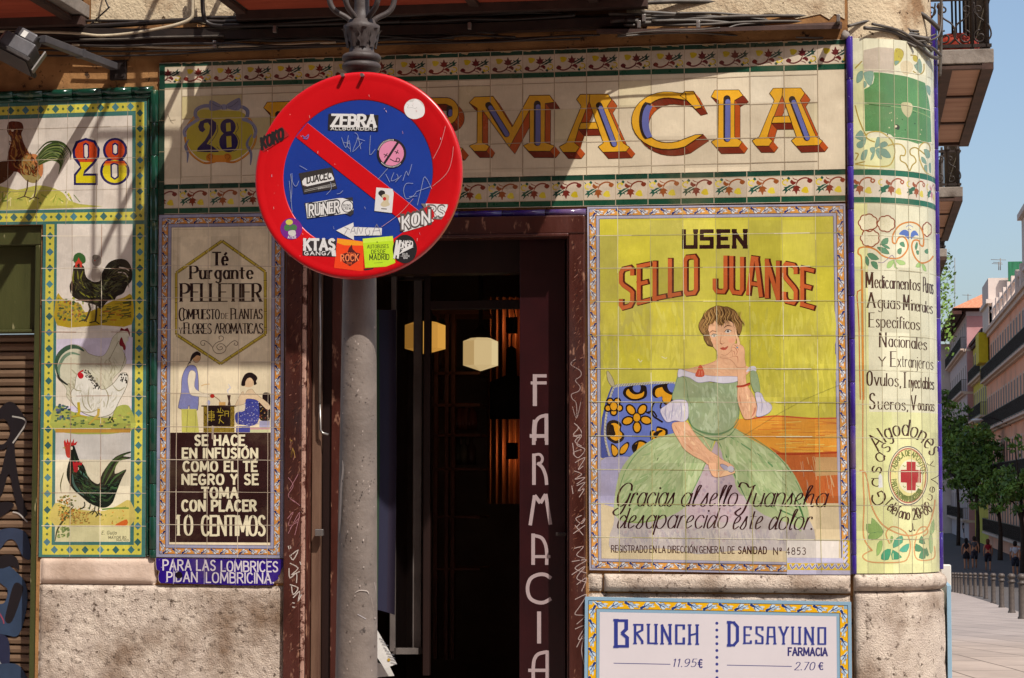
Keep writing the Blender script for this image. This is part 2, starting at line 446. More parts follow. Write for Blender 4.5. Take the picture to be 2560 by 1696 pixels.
M['maroon'] = surf('maroon_gloss_paint', '34150e', '4a1f14', 8, rough=.28, rough2=.5, bump=.5, bdist=.004, bscale=30, spec=.5, stretch=(1, 1, .35), c3='220c09', s3=4, dark=('86604c', 26, .6, .68))
M['maroon_dark'] = surf('dark_maroon_paint', '200508', '2b090c', 6, rough=.35, bump=.2, bdist=.003, spec=.4)
M['wood_dark'] = surf('dark_wood', '1b0d0a', '27140f', 8, rough=.5, bump=.3, bdist=.003, stretch=(1, 1, .2))
M['wood_worn'] = surf('worn_wood', '4c3226', '6f5442', 8, rough=.6, bump=.5, bdist=.004, stretch=(1, 1, .15))
M['greenwood'] = surf('olive_painted_wood', '35361a', '444522', 6, rough=.5, bump=.6, bdist=.004, stretch=(1, 1, .2), dark=('8c8460', 30, .66, .72))
M['slat'] = surf('shutter_metal', '68523f', '806650', 3, rough=.45, metal=.2, bump=.2, bdist=.003)
M['pole'] = surf('grey_pole_paint', '695e56', '7b6f66', 9, rough=.55, bump=.8, bdist=.006, bscale=16, c3='5c514a', s3=3, dark=('3a322e', 25, .66, .74), spec=.35)
M['cast'] = surf('cast_iron_grey', '3b3331', '514844', 9, rough=.55, bump=.6, bdist=.004, bscale=30)
M['iron'] = surf('black_iron', '1d1614', '2e2521', 12, rough=.5, bump=.5, bdist=.003)
M['cable'] = surf('grey_cable', '3c352f', '585047', 14, rough=.5, bump=.3, bdist=.002, spec=.4)
M['cable_dark'] = surf('black_cable', '1b1512', '2a211c', 14, rough=.45, bump=.3, bdist=.002, spec=.4)
M['cable_pale'] = surf('pale_cable', '9c8c74', 'b5a78e', 14, rough=.55, bump=.3, bdist=.002)
M['soffit'] = surf('red_painted_soffit', '8e3a26', 'a64c34', 5, rough=.75, bump=.4, bdist=.004, stretch=(.4, 2, 1), c3='6d2c1d', s3=2)
M['soffit_wood'] = surf('reddish_planks', '94705c', 'ab8672', 5, rough=.8, bump=.5, bdist=.004, stretch=(.4, 3, 1), c3='6e4632', s3=2.5)
M['slab'] = surf('weathered_slab_edge', '6d655e', '8b827a', 8, rough=.85, bump=.7, bdist=.006, c3='463c35', s3=4)
M['beam'] = surf('dark_iron_beam', '33241f', '4a352d', 8, rough=.8, bump=.5, bdist=.004)
M['lamp_grey'] = surf('grey_lamp_casting', '454345', '575456', 10, rough=.45, metal=.3, bump=.3, bdist=.002, spec=.4)
M['steel'] = surf('steel', '8a8580', 'a09a94', 12, rough=.35, metal=.8, bump=.2, bdist=.001)
M['door_frame_grey'] = surf('grey_door_metal', '5c5450', '6f6661', 7, rough=.45, metal=.2, bump=.2, bdist=.002)
M['black'] = surf('dark_interior', '0f0a09', '1a1110', 3, rough=.9, bump=.2)
M['interior'] = surf('interior_wall', '8a7468', 'a08a7c', 3, rough=.9, bump=.3)
M['blue_edge'] = surf('pale_blue_frame', '7f9db0', '8aa8ba', 8, rough=.4, bump=.1)
M['white_plastic'] = surf('white_plastic', 'b9b6b0', 'cac7c0', 8, rough=.5, bump=.1)
M['orange_cloth'] = surf('orange_cloth', 'd8400f', 'e8531a', 8, rough=.8, bump=.3)
M['terracotta'] = surf('terracotta', '7e2517', '98341f', 8, rough=.7, bump=.3)

# ================================================================== ground and street
CX, CY = CAM.x, CAM.y
def gz(y):
    d = y - CY
    if d < 22: return 0.0
    if d < 95: return -(d - 22) * .036
    return -2.628 - (d - 95) * .0015 + max(0, d - 260) * .006
def strip(name, x0, x1, y0, y1, mat, dz=0.0, n=60, kind='structure', x0f=None):
    mb = MB(); prev = None
    for i in range(n + 1):
        y = y0 + (y1 - y0) * i / n
        a = (x0f(y) if x0f else x0)
        row = [mb.bm.verts.new((a + (x1 - a) * k / 8, y, gz(y) + dz)) for k in range(9)]
        if prev:
            for k in range(8): mb.bm.faces.new((prev[k], prev[k + 1], row[k + 1], row[k]))
        prev = row
    return tag(mb.build(name, mat), kind=kind)
def slabmat(name, c1, c2, sx, sy, mortar):
    m, nt, b = mat_new(name); l = nt.links.new
    tc = N(nt, 'TexCoord'); br = N(nt, 'TexBrick', ins={'Scale': 1.0, 'Mortar Size': .012, 'Brick Width': sx, 'Row Height': sy, 'Color1': lin(c1), 'Color2': lin(c2), 'Mortar': lin(mortar), 'Bias': 0.0})
    mp = N(nt, 'Mapping'); mp.inputs['Rotation'].default_value = (0, 0, R(78)); l(tc.outputs['Object'], mp.inputs[0]); l(mp.outputs[0], br.inputs['Vector'])
    n = N(nt, 'TexNoise', ins={'Scale': 1.3, 'Detail': 8.0, 'Roughness': .7}); l(tc.outputs['Object'], n.inputs['Vector'])
    v = N(nt, 'MapRange', ins={1: .3, 2: .7, 3: .78, 4: 1.15}); l(n.outputs[0], v.inputs[0])
    s = N(nt, 'VectorMath', operation='SCALE'); l(br.outputs[0], s.inputs[0]); l(v.outputs[0], s.inputs['Scale']); l(s.outputs[0], b.inputs['Base Color'])
    b.inputs['Roughness'].default_value = .85; return m
M['paving'] = slabmat('pale_paving', '8c7f76', '998b81', 1.2, .6, '554a42')
M['asphalt'] = surf('asphalt', '45403d', '524c48', 2, rough=.9, bump=.5, bdist=.01)
strip('ground', -160, 220, -70, 420, surf('far_ground', '6b6058', '776b62', .5, rough=.95), dz=-.03, n=240)
bx = lambda y: CX + 2.86 + (y - CY - 39.5) * .0153 + .3
strip('pavement', CX - 30, CX + 30, -40, .0 + 14 - .001, M['paving'], dz=0, n=30)
mb = MB(); prev = None
for i in range(81):
    y = 14 + 116 * i / 80; xs_ = [CX - 3 + (bx(y) - CX + 3) * k / 6 for k in range(7)]
    row = [mb.bm.verts.new((x, y, gz(y))) for x in xs_]
    if prev:
        for k in range(6): mb.bm.faces.new((prev[k], prev[k + 1], row[k + 1], row[k]))
        mb.bm.faces.new((prev[6], mbk, nk := mb.bm.verts.new((xs_[6] + .02, y, gz(y) - .14)), row[6]))
    else: nk = mb.bm.verts.new((xs_[6] + .02, y, gz(y) - .14))
    mbk = nk; prev = row
tag(mb.build('footpath', M['paving']), kind='structure')
strip('road', CX - 3, CX + 12, 14, 400, M['asphalt'], dz=-.012 - .0, n=160)

# ================================================================== the pharmacy building
YF = .012
b = thing('corner_building', 'old corner building with ochre plaster, granite base and iron balconies', 'building', (1.2, .3, 0))
XS1 = atY(92, 1200).x; ZS = atY(92, 562).z
XD0 = atY(742, 900).x; XD1 = atY(1440, 900).x; ZD = atY(1100, 560).z
wl = MB()
TOP = 8.0; TH = .45
wl.box((-4, YF, ZS), (XS1, TH, TOP)).box((XS1, YF, -.05), (XD0, TH, TOP)).box((XD0, YF, ZD), (XD1, TH, TOP)).box((XD1, YF, -.05), (XC, TH, TOP))
wl.build('wall', M['plaster'], b)
# round corner body and side wall
cw = MB(); n = 28
pts = [(XC + (RC - YF) * math.sin(a), RC - (RC - YF) * math.cos(a)) for a in [math.pi / 2 * i / n for i in range(n + 1)]]
sy = 17.2
XSW = XC + RC - YF
body = [(XC + .001, YF)] + pts[1:] + [(XSW, sy), (XSW - .45, sy), (XSW - .45, TH), (XC + .001, TH)]
cw.prism(body, 'z', -1.2, TOP)
cw.build('side_wall', M['plaster_pale'], b)

# -- rough stone blocks
def rough(mb, surf_, s0, s1, z0, z1, off, amp, res=.013, seed=0, bev=.02, scale=14, rnd=.03):
    nx = max(2, int((s1 - s0) / res)); nz = max(2, int((z1 - z0) / res)); g = []
    for i in range(nx + 1):
        c = []
        for j in range(nz + 1):
            u = s0 + (s1 - s0) * i / nx; v = z0 + (z1 - z0) * j / nz
            e = min(u - s0, s1 - u, v - z0, z1 - v) / rnd
            e = 1 if e >= 1 else 1 - (1 - e) ** 2
            p = Vector((u * scale + seed, v * scale, seed))
            h = off * e + (1 - e) * (off - bev) + amp * (fractal(p, 1, 2, 4) * .8 + .5 * pnoise(p * .3)) * (.4 + .6 * e)
            du = 0; 
            c.append(mb.bm.verts.new(surf_.xyz(u, v, h)))
        g.append(c)
    for i in range(nx):
        for j in range(nz):
            f = mb.bm.faces.new((g[i][j], g[i + 1][j], g[i + 1][j + 1], g[i][j + 1])); f.smooth = True
    # skirt back to the wall
    ring = [g[i][0] for i in range(nx + 1)] + [g[nx][j] for j in range(1, nz + 1)] + [g[i][nz] for i in range(nx - 1, -1, -1)] + [g[0][j] for j in range(nz - 1, 0, -1)]
    uvs = [(s0 + (s1 - s0) * i / nx, z0) for i in range(nx + 1)] + [(s1, z0 + (z1 - z0) * j / nz) for j in range(1, nz + 1)] + [(s0 + (s1 - s0) * i / nx, z1) for i in range(nx - 1, -1, -1)] + [(s0, z0 + (z1 - z0) * j / nz) for j in range(nz - 1, 0, -1)]
    back = [mb.bm.verts.new(surf_.xyz(u, v, -.011)) for u, v in uvs]
    for i in range(len(ring)):
        k = (i + 1) % len(ring)
        mb.bm.faces.new((ring[k], ring[i], back[i], back[k]))
    return mb
X = lambda px, py=1450: atY(px, py).x
Z = lambda py, px=1300: atY(px, py).z
r1 = MB(); rough(r1, WALL, X(97), X(714), -.02, Z(1463, 400), .008, .0042, seed=3, res=.007, scale=34); r1.build('granite_block', M['stone'], b)
r2 = MB(); rough(r2, WALL, X(97), X(391), Z(1463, 300) + .001, Z(1392, 300), .006, .004, seed=9, scale=6); rough(r2, WALL, X(391) + .001, X(713), Z(1463, 500) + .001, Z(1396, 500), -.002, .003, seed=5, scale=9)
r2.build('smooth_band', M['stone_smooth'], b)
r3 = MB(); rough(r3, WALL, X(1510), X(2126), Z(1481, 1800), Z(1437, 1800), .028, .006, seed=21, bev=.024, res=.008, scale=10)
r3.build('stone_ledge', M['stone'], b)
r4 = MB(); rough(r4, WALL, X(1469), X(2127), -.02, Z(1484, 1800), .004, .006, seed=31); rough(r4, WALL, X(1468), X(1509), Z(1484, 1800) + .001, Z(1431, 1500), .002, .008, seed=33)
r4.build('granite_block', M['stone'], b)
zl0 = CORNER.un(2200, 1478)[1]; zl1 = CORNER.un(2200, 1437)[1]
r5 = MB(); rough(r5, CORNER, XC + .004, XC + RC * 1.57 - .045, zl0, zl1, .034, .005, seed=41, bev=.026, res=.009, scale=10)
rough(r5, CORNER, XC + RC * 1.57 - .04, XC + RC * 1.57 + .3, zl0, zl1, .026, .006, seed=47, bev=.026, res=.009, scale=10)
r5.build('stone_ledge', M['stone'], b)
r6 = MB(); rough(r6, CORNER, XC + .004, XC + RC * 1.57 - .055, -.02, zl0 - .002, .020, .003, seed=51, res=.013, scale=9, rnd=.02)
rough(r6, CORNER, XC + RC * 1.57 - .05, XC + RC * 1.57 + .45, -.02, zl0 - .002, .020, .008, seed=57, res=.02, scale=9, rnd=.02)
r6.build('granite_column_base', M['stone'], b)

# -- upper mouldings
um = MB()
um.box((XS1 - 3, -.012, Z(100, 700)), (X(1570, 100), YF, Z(62, 700)), .006)
um.box((X(610, 30), -.075, Z(34, 700)), (X(1575, 40), YF, Z(14, 700)), .006)
um.build('cornice_board', M['beam'], b)
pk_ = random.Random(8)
for xa_, xb_ in ((226, 606), (1566, 2112)):  # paler sheets where sun strikes the plaster, sunlight put into the colour
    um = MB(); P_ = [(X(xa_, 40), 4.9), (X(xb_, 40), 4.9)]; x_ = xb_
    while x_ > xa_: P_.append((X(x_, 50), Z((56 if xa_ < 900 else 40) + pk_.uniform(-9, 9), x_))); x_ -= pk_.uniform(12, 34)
    P_.append((X(xa_, 50), Z(55, xa_))); um.prism(P_, 'y', YF - .004, YF + .01); um.build('sunlit_tone_plaster', M['plaster_pale'], b)
# added board, shaped to cast the shadow edge on the name frieze
dm = MB(); bm = dm.bm
sec = []
for px, out, py in ((1500, .14, 82), (1620, .13, 80), (1750, .115, 76), (1880, .095, 71), (2000, .065, 65), (2105, .035, 60)):
    zt = Z(py, px); x = X(px, py)
    sec.append([bm.verts.new(p) for p in ((x, YF, zt + .012), (x, -out, zt - .012), (x, -out, zt - .03), (x, YF, zt - .006))])
for a, c in zip(sec, sec[1:]):
    for k in range(4): bm.faces.new((a[k], a[(k + 1) % 4], c[(k + 1) % 4], c[k]))
bm.faces.new(sec[0]); bm.faces.new(sec[-1][::-1]); bmesh.ops.recalc_face_normals(bm, faces=bm.faces[:])
dm.build('added_shade_board', M['beam'], b)

# -- balconies
def scroll(c, u, v, r, turns=1.4, start=0, flip=1, n=22):
    c, u, v = Vector(c), Vector(u), Vector(v); out = []
    for i in range(n + 1):
        t = i / n; a = start + flip * turns * 2 * math.pi * t; q = r * (1 - .75 * t)
        out.append(c + u * q * math.cos(a) + v * q * math.sin(a))
    return out
ZB = Z(40, 400)
def balcony_front(x0, x1, label, out=.925):
    bal = thing('balcony', None, None); bal.location = ((x0 + x1) / 2, -out / 2, ZB); bal.parent = b
    bal.matrix_parent_inverse = Matrix.Translation(-Vector(b.location)); bal['label'] = label
    s = MB(); s.box((x0, -out, ZB), (x1, YF, ZB + .065), .004); s.build('slab', M['slab'], bal)
    s = MB(); s.box((x0 + .06, -out + .06, ZB - .008), (x1 - .06, -.0, ZB - .0005)); s.build('soffit_panel', M['soffit'], bal)
    s = MB(); x = x0 + .03
    s.box((x0, -.1, ZB - .05), (x1, -.03, ZB - .0085)); s.box((x0 + .0, -out, ZB - .02), (x1, -out + .055, ZB - .0085))
    while x < x1:
        s.box((x - .022, -out + .056, ZB - .028), (x + .022, -.101, ZB - .0085)); x += .56
    s.build('beam', M['beam'], bal)
    s = MB(); zt = ZB + .065
    for zz in (zt + .05, zt + .3, zt + .98): s.box((x0 + .02, -out + .02, zz), (x1 - .02, -out + .04, zz + .018))
    x = x0 + .04
    while x < x1 - .03:
        s.tube([(x, -out + .03, zt), (x, -out + .03, zt + .98)], .008, 6); x += .13
    for xe in (x0 + .03, x1 - .03):
        for zz in (zt + .05, zt + .3, zt + .98): s.box((xe - .01, -out + .04, zz), (xe + .01, YF, zz + .018))
        for k in range(2): s.tube([(xe, -out + .3 + k * .3, zt), (xe, -out + .3 + k * .3, zt + .98)], .014, 6)
    s.build('railing', M['iron'], bal)
    return bal
balcony_front(X(-900, 50), X(222, 50), 'front balcony cut off at the top left, red underside')
balcony_front(X(604, 20), X(1622, 20), 'front balcony right above the door, red underside')
def balcony_side(d1, d2, xo, z, label):
    y0, y1 = d1 + CY, d2 + CY; x1 = CX + xo
    bal = thing('balcony', None, None); bal.location = (XSW + .2, (y0 + y1) / 2, z); bal.parent = b
    bal.matrix_parent_inverse = Matrix.Translation(-Vector(b.location)); bal['label'] = label
    s = MB(); s.box((XSW - .02, y0, z), (x1, y1, z + .085), .006); s.build('slab', M['slab'], bal)
    s = MB(); s.box((XSW + .03, y0 + .05, z - .01), (x1 - .07, y1 - .04, z - .0005)); s.build('soffit_panel', M['soffit_wood'], bal)
    s = MB(); s.box((x1 - .068, y0, z - .035), (x1 - .002, y1, z - .001)); s.box((XSW - .01, y0 + .001, z - .03), (x1 - .069, y0 + .045, z - .0105)); s.box((XSW, y1 - .05, z - .03), (x1 - .069, y1 - .002, z - .0105))
    k = .17; s.box((XSW + k - .032, y0 + .046, z - .028), (XSW + k + .032, y1 - .051, z - .0105))
    for q in (.345, .69):
        yy = y0 + (y1 - y0) * q; s.box((XSW, yy - .02, z - .022), (XSW + k - .033, yy + .02, z - .0105)); s.box((XSW + k + .033, yy - .02, z - .022), (x1 - .069, yy + .02, z - .0105))
    s.build('beam', M['beam'], bal)
    s = MB(); zt = z + .085; W_ = x1 - XSW
    xs2 = [XSW + .03, x1 - .05]
    for xx in (x1 - .06, x1 - .14):
        s.tube([(xx + .02, y0 + .03, zt - .02), (xx + .02, y0 + .03, zt + 1.05)], [.012, .012], 8)
    for zz in (zt + .015, zt + .29): s.box((XSW, y0 + .02, zz), (x1 - .01, y0 + .04, zz + .018)); s.box((x1 - .035, y0 + .04, zz), (x1 - .015, y1, zz + .018))
    yy = y0 + .1
    while yy < y1: s.tube([(x1 - .025, yy, zt), (x1 - .025, yy, zt + 1.0)], .008, 6); yy += .12
    s.box((x1 - .04, y0, zt + 1.0), (x1 - .01, y1, zt + 1.02))
    U, V = (1, 0, 0), (0, 0, 1); yc = y0 + .03
    for cxx in (XSW + W_ * .27, XSW + W_ * .73):
        for fl in (1, -1):
            s.tube(scroll((cxx + fl * W_ * .1, yc, zt + .075), U, V, .042, 1.2, math.pi / 2, fl), .0055, 6)
            s.tube(scroll((cxx + fl * W_ * .08, yc, zt + .235), U, V, .032, 1.1, -math.pi / 2, -fl), .0055, 6)
            s.tube(smoothpts([(cxx + fl * W_ * .02, yc, zt + .28), (cxx + fl * W_ * .06, yc, zt + .2), (cxx + fl * W_ * .2, yc, zt + .15), (cxx + fl * W_ * .24, yc, zt + .08), (cxx + fl * W_ * .14, yc, zt + .03)]), .0055, 6)
    for fx in (x1 - .04, x1 - .12): s.lathe([(.0, 0), (.02, .005), (.024, .018), (.014, .03), (.018, .04), (.01, .055)], (fx, yc, zt + .3), 10)
    s.build('railing', M['iron'], bal)
    return bal, zt
B1, zb1 = balcony_side(13.0, 15.95, .80, 4.05, 'nearest side balcony with scrolled railing and planked underside')
B2, _ = balcony_side(18.6, 21.6, .88, 4.0, 'second side balcony along the side street')
B3, _ = balcony_side(23.2, 26.0, .93, 3.98, 'third side balcony, half hidden behind the second')

# laundry and pot on the nearest side balcony
mb = MB(); P = []
yb = 13.0 + CY
for i in range(9):
    t = i / 8; row = []
    for j in range(7):
        u = j / 6; row.append(mb.bm.verts.new((XSW + .03 + .07 * u * (1 - .3 * t) + .006 * math.sin(9 * t), yb + .10 + .02 * math.sin(u * 11 + t * 3), zb1 + .92 - .90 * t)))
    P.append(row)
for i in range(8):
    for j in range(6): f = mb.bm.faces.new((P[i][j], P[i + 1][j], P[i + 1][j + 1], P[i][j + 1])); f.smooth = True
o = mb.build('hanging_cloth', M['orange_cloth']); tag(o, 'bright orange cloth hanging behind the scrolled balcony railing', 'cloth')
md = o.modifiers.new('s', 'SOLIDIFY'); md.thickness = .006
mb = MB(); mb.lathe([(.0, 0), (.11, 0), (.135, .05), (.125, .09), (.08, .125), (0, .14)], (XSW + .235, yb + .22, zb1), 18)
tag(mb.build('plant_pot', M['terracotta']), 'dark red rounded pot on the nearest side balcony', 'pot')
mb = MB(); mb.box((XSW + .125, yb + .12, zb1), (XSW + .15, yb + .145, zb1 + .26)); mb.lathe([(0, 0), (.012, .003), (.02, .02), (.012, .038), (0, .042)], (XSW + .1375, yb + .1325, zb1 + .262), 10)
tag(mb.build('wooden_post', M['wood_worn']), 'short wooden post with a round knob on the side balcony', 'post')
mb = MB()
for k in range(7): mb.tube([(XSW + .21 + k * .022, yb + .14 + .02 * (k % 2), zb1 + .1), (XSW + .2 + k * .024, yb + .15, zb1 + .95)], .007, 6)
tag(mb.build('folded_blind', M['iron']), 'bundle of dark upright rods standing behind the balcony railing', 'rods')
mb = MB(); mb.box((XSW + .0, 18.3 + CY, 3.83), (XSW + .28, 18.5 + CY, 3.9), .01)
tag(mb.build('wall_lamp', M['white_plastic']), 'small grey lamp housing fixed under the second side balcony', 'lamp')

# -- door opening: reveals, room, casing
room = MB()
room.box((XD0 - .6, 5.6, -.05), (XD1 + 1.2, 5.7, 4.0)); room.box((XD0 - .7, TH, -.05), (XD0 - .6, 5.7, 4.0)); room.box((XD1 + 1.2, TH, -.05), (XD1 + 1.3, 5.7, 4.0))
room.box((XD0 - .7, TH, 4.0), (XD1 + 1.3, 5.7, 4.1)); room.box((XD0 - .7, TH, -.06), (XD1 + 1.3, 5.7, -.0))
room.build('room_shell', M['interior'], b)
cs = MB()
zc0 = -.03
cs.box((X(716, 1000), -.035, zc0), (X(757, 1000), YF + .02, Z(545)), .005)
cs.box((X(769, 1000), -.020, zc0), (X(774, 1000), .05, Z(552)), .008)
cs.box((X(1424, 1000), -.035, zc0), (X(1464, 1000), YF + .02, Z(545)), .006); cs.box((X(1418, 1000), -.015, zc0), (X(1424, 1000) - .001, .06, Z(560)), .004)
cs.box((X(716, 540), -.04, Z(589)), (X(1464, 540), YF + .02, Z(546) + .006), .006)
cs.box((X(770, 540), -.05, Z(596)), (X(1424, 540), .06, Z(588)), .004)
cs.build('door_casing', M['maroon'], b)
cs = MB(); cs.box((X(757, 1000) + .001, -.03, zc0), (X(768, 1000), .02, Z(592)), .005); cs.build('worn_bead', surf('worn_pink_wood', '8f6a5c', 'b08c7a', 20, rough=.6, bump=.6, bdist=.004, dark=('4a2418', 24, .54, .6)), b)
df = MB()
df.box((X(796, 900), .10, 0), (X(818, 900), .2, ZD)); df.box((X(742, 900), .2, 0), (X(800, 900), TH - .02, ZD))
df.box((X(742, 600), .18, Z(672)), (X(1424, 600), .30, ZD))
df.box((X(1290, 900), .22, 0), (X(1440, 900), .34, ZD)); 
df.build('door_lining', M['wood_dark'], b)
tr = MB(); tr.box((X(775, 1000), .045, 0), (X(797, 1000), .075, Z(560)), .003)
tr.build('shutter_track', M['wood_worn'], b)
st = MB(); st.box((X(819, 900), .085, 0), (X(843, 900), .12, Z(600)), .003); st.build('door_stile', M['maroon'], b)

# transom and inner glazed frames
YD = .55
S2 = lambda px, py, y: atY(px, py, y)
tf = MB()
def fbox(px0, py0, px1, py1, y, t=.04, mbx=None):
    a = atY(px0, py0, y); c = atY(px1, py1, y); (mbx or tf).box((a.x, y, a.z), (c.x, y + t, c.z), .003)
fbox(1060, 640, 1073, 1690, YD); fbox(1072, 752, 1300, 772, YD + .002); fbox(1072, 640, 1300, 664, YD + .002)
fbox(960, 640, 1061, 700, YD + .004)
tf.build('inner_door_frame', M['wood_dark'], b)

ld = MB()
a = atY(979, 690, .42); c = atY(1044, 690, .95)
for px0, px1, y in ((1034, 1052, .62),):
    fbox(px0, 690, px1, 1630, y, .03, ld)
p0, p1 = atY(985, 672, .45), atY(1050, 692, .62)
ld.beam(p0, p1, .03, .035); q0, q1 = atY(985, 1628, .45), atY(1050, 1628, .62); ld.beam(q0, q1, .03, .03)
fbox(978, 672, 986, 1630, .45, .03, ld)
o = ld.build('glass_door', M['door_frame_grey']); tag(o, 'open narrow grey metal door leaf behind the lamp post', 'door')
mb = MB(); p = [atY(986, 682, .47), atY(1035, 694, .63), atY(1035, 1620, .63), atY(986, 1620, .47)]; mb.quad(*p)
gm, nt_, bb = mat_new('door_glass'); bb.inputs['Base Color'].default_value = lin('1a1413'); bb.inputs['Roughness'].default_value = .06; bb.inputs['Alpha'].default_value = .35
mb.build('door_glass', gm, o)

# curtain, cabinet, hanging bits inside
def curtain(name, px0, px1, py0, py1, y, mat, label, cat, folds=7, amp=.03):
    a = atY(px0, py0, y); c = atY(px1, py1, y); mb = MB(); n = folds * 8; prev = None
    for i in range(n + 1):
        u = i / n; x = a.x + (c.x - a.x) * u; yy = y + amp * math.sin(u * folds * 2 * math.pi) * (1 + .3 * math.sin(5 * u))
        r = [mb.bm.verts.new((x, yy, a.z)), mb.bm.verts.new((x, yy, (a.z + c.z) / 2)), mb.bm.verts.new((x, yy, c.z))]
        if prev:
            for k in range(2): f = mb.bm.faces.new((prev[k], prev[k + 1], r[k + 1], r[k])); f.smooth = True
        prev = r
    o = mb.build(name, mat); tag(o, label, cat); return o
M['curtain'] = surf('brown_curtain', 'a0644a', 'b07658', 8, rough=.6, stretch=(6, 1, .3))
curtain('curtain', 1218, 1310, 745, 1260, 3.4, M['curtain'], 'brown pleated curtain glowing by a lamp inside the doorway', 'curtain', 6, .05)
mb = MB()
for px in (1085, 1112, 1128): fbox(px, 780, px + 7, 1650, 2.6, .05, mb)
for py in (930, 1010, 1085, 1170, 1290, 1420): fbox(1085, py, 1200, py + 7, 2.6, .35, mb)
fbox(1080, 775, 1205, 785, 2.6, .4, mb)
o = mb.build('shelf_unit', surf('shelf_wood', '5c3526', '744534', 6, rough=.5)); tag(o, 'dark wooden shelf unit deep inside the doorway', 'shelf')
random.seed(3); first = None
for k, (px, py, c) in enumerate([(1142, 1076, '6b2d1c'), (1150, 1076, '87402a'), (1158, 1076, '7a3723'), (1166, 1076, '8c4a31'), (1174, 1076, '6b2d1c'), (1182, 1076, '7a3723'), (1145, 1162, '4a4433'), (1160, 1162, '6a6148'), (1178, 1162, '53342a'), (1096, 1000, '5a2a22'), (1100, 920, '6a3d28')]):
    p = atY(px, py, 2.75); m_ = MB(); m_.lathe([(0, 0), (.028, 0), (.03, .05), (.028, .1), (.012, .125), (.012, .16), (0, .16)], (0, 0, 0), 10)
    o = m_.build('bottle', surf('bottle_%d' % k, c, c, 5, rough=.2, spec=.6)); o.location = (p.x, p.y, p.z)
    tag(o, ['small dark jar standing on the shelf unit deep inside the door'][0], 'bottle', 'jars on the inside shelf')

# hexagonal glass pendants

def glowglass(name, c1, c2, k):
    m = emit(name, c1, k, '8a7a5a'); nt = m.node_tree; b_ = nt.nodes['Principled BSDF']; ge = N(nt, 'NewGeometry'); se = N(nt, 'SeparateXYZ'); nt.links.new(ge.outputs['Normal'], se.inputs[0])
    mr = N(nt, 'MapRange', ins={1: -.9, 2: .9}); nt.links.new(se.outputs[0], mr.inputs[0]); mx = N(nt, 'Mix', data_type='RGBA'); nt.links.new(mr.outputs[0], mx.inputs[0]); mx.inputs[6].default_value = lin(c2); mx.inputs[7].default_value = lin(c1); nt.links.new(mx.outputs[2], b_.inputs['Emission Color']); return m  # facet shading put into the glow colour, darker on the left faces
M['glow_a'] = glowglass('lit_amber_glass', 'e2a448', 'a87430', .62); M['glow_b'] = glowglass('lit_cream_glass', 'ead09a', 'b89660', .62); M['bulb'] = emit('bulb', 'ffb46a', 30)
def pendant(px0, px1, py0, py1, y, mat, label):
    a = atY(px0, py0, y); c = atY(px1, py1, y); r = (c.x - a.x) / 2 / math.cos(R(12)); cx = (a.x + c.x) / 2; h = a.z - c.z
    t = thing('pendant_lamp', label, 'pendant lamp', (cx, y, c.z), 'hexagonal pendant lamps inside the door')
    s = MB(); s.lathe([(.0, -.0), (r, h * .17), (r, h * .9), (r * .55, h)], (cx, y, c.z), 6, a0=R(18), a1=R(378), smooth=False); s.build('lamp_shade', mat, t)
    s = MB(); s.lathe([(r * .6, 0), (r * .55, .03), (r * .2, .06), (.012, .08), (.012, 4.0 - a.z)], (cx, y, a.z), 12); s.build('lamp_cap', M['iron'], t)
    return t
pendant(1014, 1112, 806, 886, 1.9, M['glow_a'], 'amber hexagonal glass lamp cut by the door edge')
pendant(1159, 1244, 846, 928, 2.4, M['glow_b'], 'cream hexagonal glass lamp in the middle of the doorway')
t = thing('wall_lamp', 'black shaded lamp with a hot bulb glowing on the curtain', 'wall lamp', tuple(atY(1272, 1000, 3.2)))
s = MB(); p = atY(1278, 1018, 3.0); s.lathe([(.0, .42), (.03, .4), (.035, .24), (.13, .2), (.13, -.02), (.0, -.02)], (p.x, p.y, p.z - .05), 16); s.build('lamp_shade', M['black'], t)
s = MB(); s.tube(smoothpts([tuple(atY(1284, 770, 3.0)), tuple(atY(1288, 800, 3.0)), tuple(atY(1278, 850, 3.0)), tuple(atY(1286, 915, 3.0))]), .004, 6); s.build('lamp_cord', M['iron'], t)
for nm, px, py in (('upper', 1282, 815), ('lower', 1283, 1128)):
    p = atY(px, py, 3.27); s = MB(); s.lathe([(0, -.02), (.014, -.012), (.02, 0), (.014, .014), (0, .02)], (p.x, p.y, p.z), 10); s.build('bulb', M['bulb'], t); s = MB(); s.box((p.x - .035, p.y - .05, p.z - .05), (p.x + .035, p.y - .035, p.z + .05)); s.build('bulb_screen', M['black'], t)  # added screens hide the bulbs from view, only their glow shows

# vertical name board
SB = Wall((0, .10, 0))
pa, pc = SB.xyz(*SB.un(1299, 590), 0), SB.xyz(*SB.un(1414, 1750), 0)
vb = thing('door_sign', 'tall dark maroon board reading FARMACIA downwards in pale letters', 'sign', ((pa.x + pc.x) / 2, .12, 0))
s = MB(); s.box((pa.x, .10, -.0), (pc.x, .135, pa.z), .003); s.build('sign_board', M['maroon_dark'], vb)

